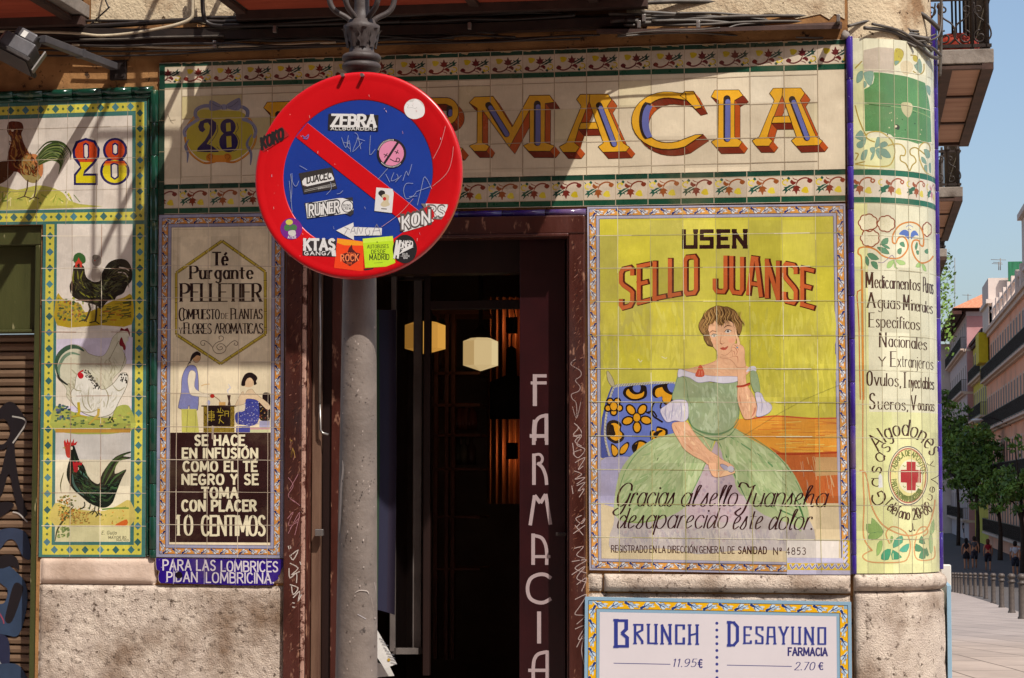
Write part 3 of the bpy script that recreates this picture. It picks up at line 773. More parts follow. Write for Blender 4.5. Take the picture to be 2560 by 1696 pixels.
# hinges and small metal
mb = MB()
for px, py in ((801, 1334), ): p = atY(px, py, .03); mb.box((p.x - .02, .0, p.z - .012), (p.x + .018, .03, p.z + .02), .003); tag(mb.build('door_clasp', M['steel']), 'small square metal clasp halfway down the left door casing', 'clasp'); mb = MB()
mb.tube([tuple(atY(800, 1010, .02)), tuple(atY(801, 1075, .02)), tuple(atY(806, 1083, .02)), tuple(atY(821, 1087, .02))], .006, 6); mb.tube([tuple(atY(800, 680, .02)), tuple(atY(800, 1010, .02))], .008, 6)
tag(mb.build('door_bolt', M['steel']), 'long thin metal bolt rod hooked at its foot beside the left door casing', 'bolt')
mb = MB(); p = atY(1403, 1336, .05); mb.box((p.x - .025, .04, p.z - .008), (p.x + .025, .06, p.z + .008), .002); tag(mb.build('door_latch', M['iron']), 'small dark latch at the right edge of the doorway', 'latch')

# rainbow flag
fl = MB(); a = atY(938, 775, .34); c = atY(986, 1530, .34); nx = 24; prev = None
fm, nt_, bb = mat_new('flag_cloth'); vc = N(nt_, 'VertexColor', layer_name='col'); nt_.links.new(vc.outputs[0], bb.inputs['Base Color']); bb.inputs['Roughness'].default_value = .8
cl = fl.bm.loops.layers.float_color.new('col'); x0 = a.x - .14; x1 = c.x
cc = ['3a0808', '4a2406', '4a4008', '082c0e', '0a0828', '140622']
for i in range(nx + 1):
    u = i / nx; x = x0 + (x1 - x0) * u; yy = .34 + .02 * math.sin(u * 9)
    r = [fl.bm.verts.new((x, yy, a.z)), fl.bm.verts.new((x + .004, yy + .01, (a.z + c.z) / 2)), fl.bm.verts.new((x, yy, c.z + .02 * math.sin(4 * u)))]
    if prev:
        for k in range(2):
            f = fl.bm.faces.new((prev[k], prev[k + 1], r[k + 1], r[k])); f.smooth = True
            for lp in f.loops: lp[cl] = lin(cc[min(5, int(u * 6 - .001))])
    prev = r
tag(fl.build('rainbow_flag', fm), 'long rainbow striped flag hanging behind the grey post', 'flag')
# printed sheets
for k, (pts_, lab) in enumerate([([(940, 1570), (992, 1660), (962, 1672), (940, 1640)], 'white printed menu sheet leaning inside the doorway'), ([(940, 1655), (975, 1668), (986, 1690), (940, 1694)], 'curled stack of white papers at the foot of the flag')]):
    mb = MB(); mb.hexa([tuple(atY(x, y, .18 + .05 * k)) for x, y in pts_] + [tuple(atY(x, y, .186 + .05 * k)) for x, y in pts_]); tag(mb.build('paper_sheet', M['white_plastic']), lab, 'paper')

A_ = Art(Wall((0, .178, 0))).frame(0, 0, 1.0); k = random.Random(3)
for i in range(9): y_ = 1596 + i * 7.5; A_.stroke([(948 + i * 3.6, y_), (948 + i * 3.6 + k.uniform(8, 20), y_ + k.uniform(3, 6))], 1.4, '6a6a70')
A_.ell(972, 1650, 4, 4, 'a8862a'); PRT = A_
# ================================================================== green shuttered shop front at the left edge
gs = thing('shop_shutter', 'rolled down slatted shutter with black graffiti in an olive green frame', 'shutter', (XS1 - .5, .1, 0))
s = MB()
s.box((X(-400, 600), .02, Z(612, 50)), (XS1 - .001, .09, ZS - .002), .004)
s.box((X(80, 900), .02, -.02), (XS1 - .001, .09, Z(613, 50)), .004)
s.build('frame', M['greenwood'], gs)
s = MB(); s.box((X(-400, 700), .07, Z(822, 50)), (X(79, 700), .12, Z(612, 50)), .003); s.box((X(-400, 700), .05, Z(830, 50)), (X(79, 700), .13, Z(822, 50)), .004); s.build('upper_panel', M['greenwood'], gs)
s = MB(); z = Z(830, 50) - .002; zz = z; prof = []
while z > -.05:
    prof += [(.136, z), (.116, z - .005), (.112, z - .020), (.115, z - .036), (.136, z - .041)]; z -= .043
xa, xb = X(-400, 1000), X(79, 1000)
for (y0, z0), (y1, z1) in zip(prof, prof[1:]): s.quad((xa, y0, z0), (xa, y1, z1), (xb, y1, z1), (xb, y0, z0))
s.build('slats', M['slat'], gs)
GR = Art(Wall((0, .109, 0)), gap=.0006)
blk = '150d10'
GR.frame(0, 920, 3.135)
GR.poly('-60,430 -10,330 60,270 120,285 190,380 205,440 150,520 110,600 60,610 30,640 -60,640 -60,600 20,600 60,560 80,500 60,430 20,400', blk, 5)
GR.poly('60,610 110,600 120,700 150,900 190,1060 215,1150 160,1160 110,1000 70,830 20,980 -40,1060 -60,960 0,850', blk, 4)
GR.stroke('95,380 185,400 200,440 150,520 100,590', 12, '9d9890', 5); GR.stroke('100,1130 150,1145 215,1210', 11, 'a39c95', 4)
GR.poly('-60,1300 0,1270 100,1255 200,1290 235,1400 235,1500 180,1480 120,1360 60,1350 0,1420 -60,1440', '2b3448', 4)
GR.poly('-60,1080 60,1050 110,1080 20,1160 -60,1190', blk, 4)
GR.frame(0, 1380, 3.1145)
GR.poly('-60,160 40,100 120,150 200,250 210,420 150,640 60,650 -60,600 -60,420 30,400 60,300 0,240', '2b3a50', 4)
GR.poly('-60,60 60,20 130,50 150,140 90,110 0,130', blk, 4); GR.L(1)
GR.poly('110,250 170,260 175,320 95,540 40,535 60,420', blk, 4); GR.poly('-60,660 60,670 75,860 40,900 -10,880 -60,900', '1e2138', 4); GR.L(2)
GR.stroke('-40,420 20,520 30,560', 10, '8a3a4a', 4); GR.stroke('-20,830 20,900 40,984', 9, '8c8a86', 3)
GR.poly('-60,900 40,870 140,880 200,960 200,1040 -60,1040', '2a384c', 4)
GR.build('graffiti', M['spray'], gs)

# ================================================================== lamp post
lp = thing('lamp_post', 'tall grey cast iron lamp post in front of the doorway', 'lamp post', (0, 0, 0))
YP = -3.66
pb = atY(891, 1690, YP); pt = atY(899, 690, YP); ptt = atY(903, 180, YP)
lp.location = (pb.x, YP, 0)
rb = (atY(942, 1690, YP).x - atY(839, 1690, YP).x) / 2; rt = (atY(940, 700, YP).x - atY(858, 700, YP).x) / 2
RPOLE = rb
s = MB(); dz = pt.z - pb.z; sl_ = (pt.x - pb.x) / dz
def ax(z): return pb.x + sl_ * (z - pb.z)
ps = []; rs = []
for i in range(60):
    z = .38 + (ptt.z - .38) * i / 59; ps.append((ax(z), YP, z)); rs.append(rb + (rt - rb) * (z - pb.z) / dz)
s.tube(ps, rs, 32); s.build('shaft', M['pole'], lp)
s = MB(); s.lathe([(.17, 0), (.17, .12), (.13, .16), (.12, .3), (.085, .36), (.07, .4)], (ax(.2), YP, 0), 24); s.build('base', M['cast'], lp)
s = MB(); zr = lambda py: atY(905, py, YP).z; w_ = lambda a, c: (atY(c, 100, YP).x - atY(a, 100, YP).x) / 2
r0 = w_(865, 938); r1_ = w_(857, 951)
prof = [(r0 * .8, zr(192))]
for c0 in (168, 146):
    for a in range(-80, 81, 20): prof.append((r1_ * .8 + r1_ * .22 * math.cos(R(a)), zr(c0) + .0125 * math.sin(R(a))))
prof += [(r0 * .86, zr(134)), (r0 * .82, zr(122)), (r0 * .86, zr(108)), (r0 * 1.0, zr(95)), (r0 * 1.15, zr(82)), (r0 * 1.2, zr(74)), (r0 * 1.22, zr(66)), (r0 * .95, zr(60)), (r0 * .9, zr(52)), (r0 * .55, zr(48)), (r0 * .5, zr(20)), (r0 * .5, zr(-260))]
cxp = atY(904, 100, YP).x
s.lathe(prof, (cxp, YP, 0), 32)
s.build('capital', M['cast'], lp)
# acanthus leaves on the capital
s = MB()
for k in range(8):
    a = k * math.pi / 4 + .35
    ca, sa = math.cos(a), math.sin(a); L_ = []
    for j in range(7):
        t = j / 6; rr = r0 * (.88 + .28 * t + (.14 * max(0, t - .7) / .3)); zz = zr(122) + (zr(66) - zr(122)) * t - (.012 * max(0, t - .8) / .2); wd = .016 * math.sin(math.pi * (.18 + .72 * t)) * (1 + .25 * math.cos(j * math.pi))
        L_.append([s.bm.verts.new((cxp + ca * rr - sa * q * wd, YP + sa * rr + ca * q * wd, zz)) for q in (-1, -.5)] + [s.bm.verts.new((cxp + ca * (rr + .006), YP + sa * (rr + .006), zz))] + [s.bm.verts.new((cxp + ca * rr - sa * q * wd, YP + sa * rr + ca * q * wd, zz)) for q in (.5, 1)])
    for j in range(6):
        for q in range(4): f = s.bm.faces.new((L_[j][q], L_[j][q + 1], L_[j + 1][q + 1], L_[j + 1][q])); f.smooth = True
s.build('acanthus_leaves', M['cast'], lp)
for a in (R(200), R(250), R(310), R(20)):
    s = MB(); ca, sa = math.cos(a), math.sin(a) * .8
    P = [(.03, zr(56)), (.05, zr(44)), (.085, zr(28)), (.1, zr(5)), (.1, zr(-30)), (.07, zr(-70)), (.12, zr(-150)), (.2, zr(-260))]
    s.tube(smoothpts([(cxp + ca * r_, YP + sa * r_, z_) for r_, z_ in P]), .0085, 8); s.build('lantern_arm', M['cast'], lp)
s = MB(); s.lathe([(.0, .12), (.11, .14), (.2, .62), (.22, .66), (.1, .82), (.03, .9), (0, .95)], (cxp, YP, zr(-200)), 6, smooth=False); s.build('lantern', M['cast'], lp)

# ================================================================== floodlight
fdl = thing('floodlight', 'grey boxy floodlight on a square arm, bolted to the wall at top left', 'floodlight', tuple(atY(296, 172, 0)))
s = MB(); a = atY(276, 152); c = atY(316, 200); s.box((a.x, -.012, a.z), (c.x, YF + .002, c.z), .004)
for px, py in ((283, 193), (309, 191), (309, 161)): p = atY(px, py); s.tube([(p.x, -.012, p.z), (p.x, -.022, p.z)], .006, 6)
s.build('wall_plate', M['iron'], fdl)
s = MB(); YL = -.62
p, q = atY(286, 167, -.03), atY(106, 98, YL); s.beam(p, q, .038, .034, bev=.003); s.beam(p + (q - p) * .46, p + (q - p) * .50, .044, .04); s.build('arm', M['lamp_grey'], fdl)
A3 = lambda px, py, y=YL: Vector(atY(px, py, y))
s = MB()   # housing: a tilted box with a stepped back
ctr = A3(52, 116); ux = (A3(104, 84) - A3(8, 62)).normalized(); d_ = Vector((.18, -.55, -.8)).normalized()
rot = Matrix.Rotation(R(-24), 4, 'Y') @ Matrix.Rotation(R(26), 4, 'X')
Mx = Matrix.Translation(A3(56, 120)) @ Matrix.Rotation(R(28), 4, 'Y') @ Matrix.Rotation(R(-20), 4, 'X')
s.box((-.082, -.07, -.055), (.078, .07, .02), .008, Mx); s.box((-.06, -.05, .02), (.05, .05, .075), .012, Mx)
s.build('housing', M['lamp_grey'], fdl)
s = MB(); s.box((-.1, -.085, -.075), (.1, .085, -.056), .003, Mx); s.build('front_rim', M['iron'], fdl)
s = MB(); s.box((-.088, -.072, -.079), (.088, .072, -.0755), 0, Mx); gl, nt_, bb = mat_new('lamp_glass'); bb.inputs['Base Color'].default_value = lin('20201f'); bb.inputs['Roughness'].default_value = .1; s.build('front_glass', gl, fdl)
for q_ in (-.112, .104): s = MB(); s.box((q_, -.016, -.08), (q_ + .008, .016, .03), .001, Mx); s.build('yoke_arm', M['steel'], fdl)
s = MB(); s.box((-.02, -.0515, .03), (.005, -.0502, .062), 0, Mx); s.build('data_label', M['white_plastic'], fdl); s = MB(); s.box((-.018, -.022, .0752), (.008, .018, .0765), 0, Mx); s.build('data_label', M['white_plastic'], fdl)
s = MB(); s.tube(smoothpts([tuple(A3(20, 95)), tuple(A3(18, 82)), tuple(A3(40, 80)), tuple(A3(75, 92)), tuple(A3(100, 95))]), .004, 6); s.build('lead', M['cable_dark'], fdl)

# ================================================================== hand-lettering (stroke alphabet; hundredths of the cap height)
GL = {
'A': (64, "-0,0 32,100; -32,100 64,0; -11,34 53,34"), 'B': (56, "-0,0 0,100; ~0,100 0,100 28,100 47,90 47,64 28,54 0,54; ~0,54 0,54 32,54 54,42 54,12 34,0 0,0 0,0"),
'C': (56, "~55,82 42,97 28,100 9,88 0,50 9,12 28,0 44,3 56,20"), 'D': (58, "-0,0 0,100; ~0,100 0,100 26,100 48,88 57,50 48,12 26,0 0,0 0,0"),
'E': (46, "-0,0 0,100; -0,100 46,100; -0,53 36,53; -0,0 46,0"), 'F': (44, "-0,0 0,100; -0,100 44,100; -0,53 34,53"),
'G': (60, "~56,82 43,97 28,100 9,88 0,50 9,12 28,0 46,4 57,14; -57,10 57,44; -57,44 36,44"), 'H': (58, "-0,0 0,100; -58,0 58,100; -0,52 58,52"),
'I': (0, "-0,0 0,100"), 'J': (38, "-38,100 38,28; ~38,28 34,7 18,0 5,5 0,22"), 'K': (54, "-0,0 0,100; -0,42 50,100; -18,62 54,0"),
'L': (42, "-0,0 0,100; -0,0 42,0"), 'M': (76, "-0,0 4,100; -4,100 38,20; -38,20 72,100; -72,100 76,0"), 'N': (60, "-0,0 0,100; -0,100 60,0; -60,0 60,100"),
'O': (62, "~31,100 31,100 8,88 0,50 8,12 31,0 54,12 62,50 54,88 31,100 31,100"), 'P': (52, "-0,0 0,100; ~0,100 0,100 30,100 52,88 52,60 30,47 0,47 0,47"),
'Q': (62, "~31,100 8,88 0,50 8,12 31,0 54,12 62,50 54,88 31,100; -38,20 62,-8"), 'R': (56, "-0,0 0,100; ~0,100 0,100 30,100 50,88 50,62 30,50 0,50 0,50; -26,50 56,0"),
'S': (50, "~48,83 38,97 25,100 8,92 3,74 12,58 38,44 48,26 42,8 25,0 10,3 0,18"), 'T': (54, "-27,0 27,100; -0,100 54,100"),
'U': (56, "-0,100 0,30; ~0,30 6,6 28,0 50,6 56,30; -56,30 56,100"), 'V': (60, "-0,100 30,0; -30,0 60,100"), 'W': (84, "-0,100 21,0; -21,0 42,90; -42,90 63,0; -63,0 84,100"),
'X': (58, "-0,0 58,100; -0,100 58,0"), 'Y': (56, "-0,100 28,50; -56,100 28,50; -28,50 28,0"), 'Z': (54, "-2,100 54,100; -54,100 0,0; -0,0 54,0"),
'a': (42, "~40,50 28,64 12,60 1,32 12,4 28,0 41,18; -42,64 42,0"), 'b': (44, "-0,100 0,0; ~0,44 14,63 33,62 44,33 33,3 14,0 0,18"),
'c': (40, "~39,50 27,64 12,60 1,33 12,4 28,0 41,13"), 'd': (44, "~44,46 30,64 12,61 1,32 12,3 30,0 44,18; -44,100 44,0"),
'e': (42, "~2,35 22,36 42,38 38,54 25,65 9,58 1,33 10,6 26,0 42,13"), 'f': (32, "~34,92 24,101 14,94 12,76 12,40; -12,60 12,0; -0,62 28,62"),
'g': (42, "~42,48 28,64 12,60 1,34 12,6 28,2 42,18; -42,64 42,-6; ~42,-6 38,-24 20,-31 3,-22"), 'h': (40, "-0,100 0,0; ~0,44 12,63 30,63 40,48 40,20; -40,30 40,0"),
'i': (0, "-0,64 0,0; .0,86"), 'j': (6, "-6,64 6,-10; ~6,-10 2,-28 -10,-30; .6,86"), 'k': (40, "-0,100 0,0; -0,26 36,64; -12,38 40,0"), 'l': (0, "-0,100 0,0"),
'm': (66, "-0,64 0,0; ~0,44 10,62 24,63 33,48 33,20; -33,30 33,0; ~33,44 43,62 56,63 66,48 66,20; -66,30 66,0"),
'n': (40, "-0,64 0,0; ~0,44 12,63 30,63 40,48 40,20; -40,30 40,0"), 'o': (44, "~22,64 22,64 6,56 0,32 6,8 22,0 38,8 44,32 38,56 22,64 22,64"),
'p': (44, "-0,64 0,-32; ~0,44 14,63 33,62 44,33 33,3 14,0 0,18"), 'q': (44, "~44,46 30,64 12,61 1,32 12,3 30,0 44,18; -44,64 44,-32"),
'r': (28, "-0,64 0,0; ~0,40 10,60 20,64 29,57"), 's': (34, "~32,53 24,63 12,64 3,54 8,40 26,28 32,14 24,1 10,0 0,11"),
't': (28, "-12,88 12,14; ~12,14 16,2 28,4; -0,63 27,63"), 'u': (40, "-0,64 0,20; ~0,20 8,2 26,1 40,20; -40,64 40,0"), 'v': (42, "-0,64 21,0; -21,0 42,64"),
'w': (60, "-0,64 15,0; -15,0 30,60; -30,60 45,0; -45,0 60,64"), 'x': (40, "-0,0 40,64; -0,64 40,0"), 'y': (42, "-0,64 21,2; ~42,64 24,8 12,-20 -2,-30"), 'z': (36, "-0,64 36,64; -36,64 0,0; -0,0 36,0"),
'0': (50, "~25,100 25,100 6,86 0,50 6,14 25,0 44,14 50,50 44,86 25,100 25,100"), '1': (22, "-14,0 14,100; -14,100 0,84"),
'2': (48, "~2,76 10,95 26,100 42,92 44,72 32,45 0,0; -0,0 48,0"), '3': (46, "~3,88 16,100 34,98 42,80 34,58 18,54; ~18,54 38,52 46,30 38,6 18,0 0,12"),
'4': (50, "-38,0 38,100; -38,100 0,28; -0,28 50,28"), '5': (46, "-42,100 8,100; -8,100 5,56; ~5,56 24,62 42,50 44,24 32,3 14,0 0,10"),
'6': (48, "~42,94 22,96 6,70 1,34 10,6 26,0 42,10 46,34 36,54 20,54 4,38"), '7': (44, "-0,100 44,100; -44,100 14,0"),
'8': (48, "~24,54 8,62 5,82 14,98 24,100 34,98 43,82 40,62 24,54 6,44 0,24 8,4 24,0 40,4 48,24 42,44 24,54"), '9': (48, "~6,6 26,4 42,30 47,66 38,94 22,100 6,90 2,66 12,46 28,46 44,62"),
'.': (4, ".2,3"), ',': (6, "-4,6 0,-14"), '-': (28, "-0,45 28,45"), ':': (4, ".2,10;.2,56"), '€': (54, "~54,86 38,100 20,92 10,50 20,8 38,0 54,14; -0,60 42,60; -0,40 40,40"), '\u00ba': (26, "~13,100 2,92 2,72 13,64 24,72 24,92 13,100; -2,54 24,54"), '"': (12, "-0,100 0,80; -12,100 12,80"), '/': (40, "-0,0 40,100"), '+': (40, "-0,40 40,40;-20,60 20,20"),
}
ACC = {'\u00c9': 'E', '\u00d3': 'O', '\u00e9': 'e', '\u00cd': 'I'}
def glyph(ch, over=None):
    acc = None
    if ch in ACC: acc = ch; ch = ACC[ch]
    w_, st = (over or {}).get(ch) or GL.get(ch) or GL.get(ch.upper())
    out = []
    for t in st.split(';'):
        t = t.strip(); k = t[0]; P = [tuple(float(q) / 100 for q in a.split(',')) for a in t[1:].split()]
        out.append((k, P))
    if acc:
        up = acc in '\u00c9\u00d3\u00cd'; y = 1.08 if up else .76; cx = w_ / 200
        out.append(('-', [(cx - .02, y), (cx + .14, y + .16)]))
    return w_ / 100, out
def text(art, s, x0, x1, yb, h, col, thick=.14, thin=None, fill=None, serif=0, slant=0, track=.2, over=None, path=None, rise=0, sc=None, space=.38, conn=0, ytop=None, smallcaps=0):
    """letters fill x0..x1 (frame pixels), baseline yb, capital height h; rise = drop of the baseline per pixel; path maps (x, up) to frame pixels"""
    th = thick * h; tn = (thin if thin is not None else thick) * h
    items = []; u = 0; caps_next = True
    for i, ch in enumerate(s):
        if ch == ' ': u += space; caps_next = True; continue
        w_, st = glyph(ch, over); k = 1.0
        if smallcaps and not caps_next: k = smallcaps
        caps_next = False
        items.append((ch, u, st, k)); u += w_ * k + track + thick * (.55 if track >= 0 else 0)
    total = max(u - track - thick * .5, .05)
    if x1 is None: x1 = x0 + total * h; 
    kx = (x1 - x0 - th) / total if total > .2 else h
    if path is None: path = lambda x, up: (x, yb - up + rise * (x - x0))
    for ps in range(2 if fill else 1):
      if ps: col = fill[0]; th = fill[1] * h; tn = fill[2] * h; thin = fill[2]; serif = 0; art.L(art.layer + 1)
      for ch, u, st, k in items:
          def mp(p, u=u, k=k): return path(x0 + th / 2 + (u + p[0] * k) * kx + slant * p[1] * h * k, p[1] * h * k)
          for kind, P in st:
              if kind == '.':
                  q = path(x0 + th / 2 + (u + P[0][0] * k) * kx + slant * P[0][1] * h * k, P[0][1] * h * k); art.ell(q[0], q[1], th * .62, th * .62, col, 10); continue
              Q = [mp(p) for p in P]
              if kind == '~': Q = smoothpts([(x, y) for x, y in Q], 4)
              elif kind == '-' and len(Q) == 2:
                  a, b_ = Q; dx, dy = b_[0] - a[0], b_[1] - a[1]; L_ = math.hypot(dx, dy) or 1; e = min(th, tn) * .5
                  if abs(dy) < .3 * L_ or not serif: e = (th if abs(dy) < .3 * L_ else tn) * .48
                  if thin is not None and abs(dy) >= .3 * L_: e = tn * .3
                  Q = [(a[0] - dx / L_ * e, a[1] - dy / L_ * e), (b_[0] + dx / L_ * e, b_[1] + dy / L_ * e)]
              art.stroke(Q, th * (k if smallcaps else 1), col, thin=tn * (k if smallcaps else 1) if thin is not None else None)
              if serif and kind == '-' and len(P) == 2 and abs(P[0][1] - P[1][1]) > .3:
                  for p in P:
                      if p[1] in (0, 1, .64, -.32) or (ch in 'JUhnmurp' and p[1] in (1, 0)):
                          c = mp(p); art.stroke([(c[0] - th * .5 - serif * h, c[1]), (c[0] + th * .5 + serif * h, c[1])], max(tn * .9, h * .035), col)
    return kx

CREAM, GRN, GROUT = 'cbbda2', '12452f', '9c8a70'
LILAC, ORG = '9a98b4', 'd9862a'
def joints(a, xs=(), ys=(), x0=0, x1=0, y0=0, y1=0, wd=1.5, col='b3a389', dx=0, dy=0, jit=1.0, lite='d8ccb4'):
    """tile joints as thin mortar lines; xs at y0, ys at x0, dx/dy = lean over the full length (photo pixels)"""
    k = random.Random(len(xs) * 7 + len(ys))
    for x in xs:
        if isinstance(dx, (int, float)): D = dx
        else: D = dx(x)
        n = max(2, int(abs(y1 - y0) / 83)); P = [(x + D * i / n + k.uniform(-jit, jit) * .5, y0 + (y1 - y0) * i / n) for i in range(n + 1)]
        for i in range(n): a.stroke([P[i], (P[i + 1][0] + k.uniform(-.6, .6) * jit, P[i + 1][1])], wd * k.uniform(.6, 1.25), k.choice([col, col, lite]))
    for y in ys:
        D = dy(y) if callable(dy) else dy
        n = max(2, int(abs(x1 - x0) / 82)); P = [(x0 + (x1 - x0) * i / n, y + D * i / n + k.uniform(-jit, jit) * .5) for i in range(n + 1)]
        for i in range(n): a.stroke([P[i], (P[i + 1][0], P[i + 1][1] + k.uniform(-.6, .6) * jit)], wd * k.uniform(.6, 1.3), k.choice([col, lite, lite]))
def bed(name, surf_, q, parent, th=.0118, mat=None):
    """tile body behind a painting; q = 4 photo corners"""
    mb = MB(); uv = [surf_.un(*p) for p in q]
    mb.hexa([surf_.xyz(u, v, 0) for u, v in uv] + [surf_.xyz(u, v, -th) for u, v in uv]); return mb.build(name, mat or M['grout'], parent)

# line through two photo points
def ln(x0, y0, x1, y1): return lambda x: y0 + (y1 - y0) * (x - x0) / (x1 - x0)

# ------------------------------------------------------------------ FARMACIA name frieze
nm = thing('name_frieze', 'long cream tiled shop name frieze reading FARMACIA with a 28 cartouche above the door', 'sign', tuple(atY(1250, 330)))
top, bot = ln(399, 158, 2113, 98), ln(398, 536, 2113, 504)
bed('tile_bed', WALL, [(398, bot(398)), (2113, bot(2113)), (2113, top(2113)), (399, top(399))], nm)
A = Art(WALL)
t2 = ln(399, 226, 2113, 172); t3 = ln(399, 464, 2113, 425)     # cream field
A.poly([(398, t2(398)), (2113, t2(2113)), (2113, t3(2113)), (398, t3(398))], CREAM)
vx = [454.7, 530.1, 605.6, 681, 757.9, 834.2, 911, 988.6, 1067, 1146, 1226, 1307, 1386, 1466.5, 1547, 1628, 1710.6, 1793, 1875, 1960, 2044]
rows = [(ln(399, 243, 2113, 183)), ln(399, 301, 2113, 256 - 2), ln(399, 379, 2113, 340), ln(399, 444, 2113, 402)]
rnd = random.Random(5)
# replaced and tinted single tiles
A.L(1)
for i, r in ((0, 0), (1, 0), (1, 1), (2, 1), (5, 2), (9, 0), (12, 1), (15, 2), (18, 0), (19, 1), (7, 2), (3, 2), (14, 0)):
    x0, x1 = vx[i], vx[i + 1]; f0 = [t2, *rows][r + 1]; f1 = [*rows, t3][r + 1]
    A.poly([(x0, f0(x0)), (x1, f0(x1)), (x1, f1(x1)), (x0, f1(x0))], rnd.choice(['c4b795', 'd1c5ac', 'bfb190', 'd0c1a8']) if i > 3 else 'b9ab7d')
A.build('cream_tiles', M['glaze_name'], nm)
J = Art(WALL, base=.0014)
for x in vx: J.stroke([(x, t2(x)), (x + (x - 1350) * .0035, t3(x))], 1.8, '9b8a72')
for f in rows: 
    for i in range(len(vx) - 1): J.stroke([(vx[i], f(vx[i]) + rnd.uniform(-1, 1)), (vx[i + 1], f(vx[i + 1]) + rnd.uniform(-1, 1))], 1.8, rnd.choice(['9b8a72', 'bdae94']))
J.build('mortar_joints', M['glaze_name'], nm)
# cracks
K = Art(WALL, base=.0016).frame(0, 0, 2.8)
K.stroke('1175,800 1195,845 1230,840', 2, '4a4136'); K.stroke('1190,842 1215,870', 1.6, '4a4136'); K.build('crack', M['glaze_name'], nm)

def motif(a, P, col=None, lower=False):
    """foliage tile; P maps the unit tile (x right, y down) to photo pixels"""
    bur, gr, ye = col or ('5c1a1c', '1d3a30', 'b9a21e')
    def S(s, w_, c, sm=5, tp=False): a.stroke([P(*p) for p in pp(s)], w_, c, sm, taper=tp)
    def B(s, c): a.poly([P(*p) for p in pp(s)], c, 4)
    S('.10,.86 .04,.78 .10,.68 .17,.76 .14,.88 .30,.92 .48,.78 .56,.55', 3.6, bur); a.ell(*P(.10, .79), 4.6, 4.6, bur, 10)
    B('.50,.52 .40,.40 .46,.36 .42,.22 .50,.24 .54,.05 .60,.24 .68,.22 .64,.36 .68,.44 .58,.52', bur)
    B('.58,.60 .66,.58 .74,.70 .70,.84 .62,.74 .56,.72', bur)
    S('.48,.80 .62,.88 .66,.96', 2.2, bur, 4, True)
    B('.60,.56 .66,.40 .74,.34 .72,.22 .80,.28 .92,.08 .90,.26 1.0,.24 .92,.40 .96,.46 .84,.48 .76,.56', gr)
    S('.54,.62 .66,.52 .84,.34', 1.6, 'c9bca6', 4)
    B('.16,.30 .14,.16 .22,.12 .30,.14 .38,.22 .34,.36 .26,.46 .18,.42', ye)
    S('.86,.56 .96,.60 .98,.76 .86,.86 .80,.80', 3.0, ye, 4); a.ell(*P(.83, .79), 2.8, 2.8, ye, 8)
    B('.78,.84 .84,.90 .80,1.0 .74,.92', gr); S('.96,.84 1.0,.94', 2, gr, 0)
for nm_, ft, fb, low in (('upper_foliage_band', top, ln(399, 222, 2113, 174), False), ('lower_foliage_band', ln(399, 462, 2113, 423), bot, True)):
    T = Art(WALL)
    W4 = lambda x, t: (x, ft(x) + (fb(x) - ft(x)) * t)
    ctop = (.0, .17, .80, 1.0) if not low else (.0, .17, .80, 1.0)
    T.poly([W4(398, 0), W4(2113, 0), W4(2113, 1), W4(398, 1)], 'bdae98')
    T.L(1)
    T.poly([W4(398, .02), W4(2113, .02), W4(2113, .17), W4(398, .17)], '123a2b'); T.poly([W4(398, .81), W4(2113, .81), W4(2113, .985), W4(398, .985)], '14442f')
    T.L(2)
    vv = [v - (0 if not low else 8) - (v - 1300) * .0 for v in vx]; vv = [vv[0] - 76] + vv + [vv[-1] + 82]
    for i in range(len(vv) - 1):
        x0, x1 = max(vv[i], 399), min(vv[i + 1], 2112)
        if x1 - x0 < 20: continue
        full = vv[i + 1] - vv[i]
        r_ = rnd.uniform(.92, 1.06)
        cl3 = rnd.choice([('5c1a1c', '1b3b31', 'b9a21e'), ('6a241a', '1f4437', 'bfa92a'), ('541618', '1d3a30', 'a8941c')]) if not low else rnd.choice([('74301a', '1c4a38', 'c3ae2c'), ('6a241a', '1b4234', 'bba423'), ('8a4a20', '205040', 'c9b63a')])
        def P(u, v, i=i):
            if low: u, v = 1 - u, 1 - v
            x = vv[i] + full * (.04 + .92 * u); x = min(max(x, 400), 2111)
            y0 = .20; y1 = .79
            return (x, ft(x) + (fb(x) - ft(x)) * (y0 + (y1 - y0) * v))
        if i == 0 or i == len(vv) - 2:
            pass
        motif(T, P, cl3)
    T.L(6)
    for v in vv[1:-1]:
        if 400 < v < 2110: T.stroke([W4(v, 0), W4(v, 1)], 2.0, 'a89880')
    for q in (.175, .80): 
        for i in range(len(vv) - 1): 
            x0, x1 = max(vv[i], 399), min(vv[i + 1], 2112)
            T.stroke([W4(x0, q), W4(x1, q + rnd.uniform(-.01, .01))], 1.3, 'a39378')
    if not low:   # worn upper edge
        for k in range(60):
            x = rnd.uniform(400, 2100); T.poly([W4(x + dx_, dy_) for dx_, dy_ in ((0, 0), (rnd.uniform(4, 26), 0), (rnd.uniform(8, 20), rnd.uniform(.03, .1)), (rnd.uniform(-4, 5), rnd.uniform(.02, .07)))], 'a5906f')
    T.build(nm_, M['glaze_band'], nm)
S_ = Art(WALL)     # dark green slips at the left end
S_.poly([(399, 160), (412, 160), (410, 536), (396, 536)], '0f3326')
for y in (225, 302, 380, 455): S_.L(1).stroke([(398, y), (412, y)], 1.4, '8a7a60')
bed('edge_bed', Wall((0, -.003, 0)), [(396, 536), (410, 536), (412, 160), (399, 160)], nm, .003, M['green_glaze'])
Sx = Art(Wall((0, -.003, 0)))
Sx.poly([(399, 160), (412, 160), (410, 536), (396, 536)], '0f3326'); Sx.L(1)
for y in (225, 302, 380, 455): Sx.stroke([(398, y), (412, y)], 1.4, '8a7a60')
Sx.build('green_edge_tiles', M['glaze_band'], nm)

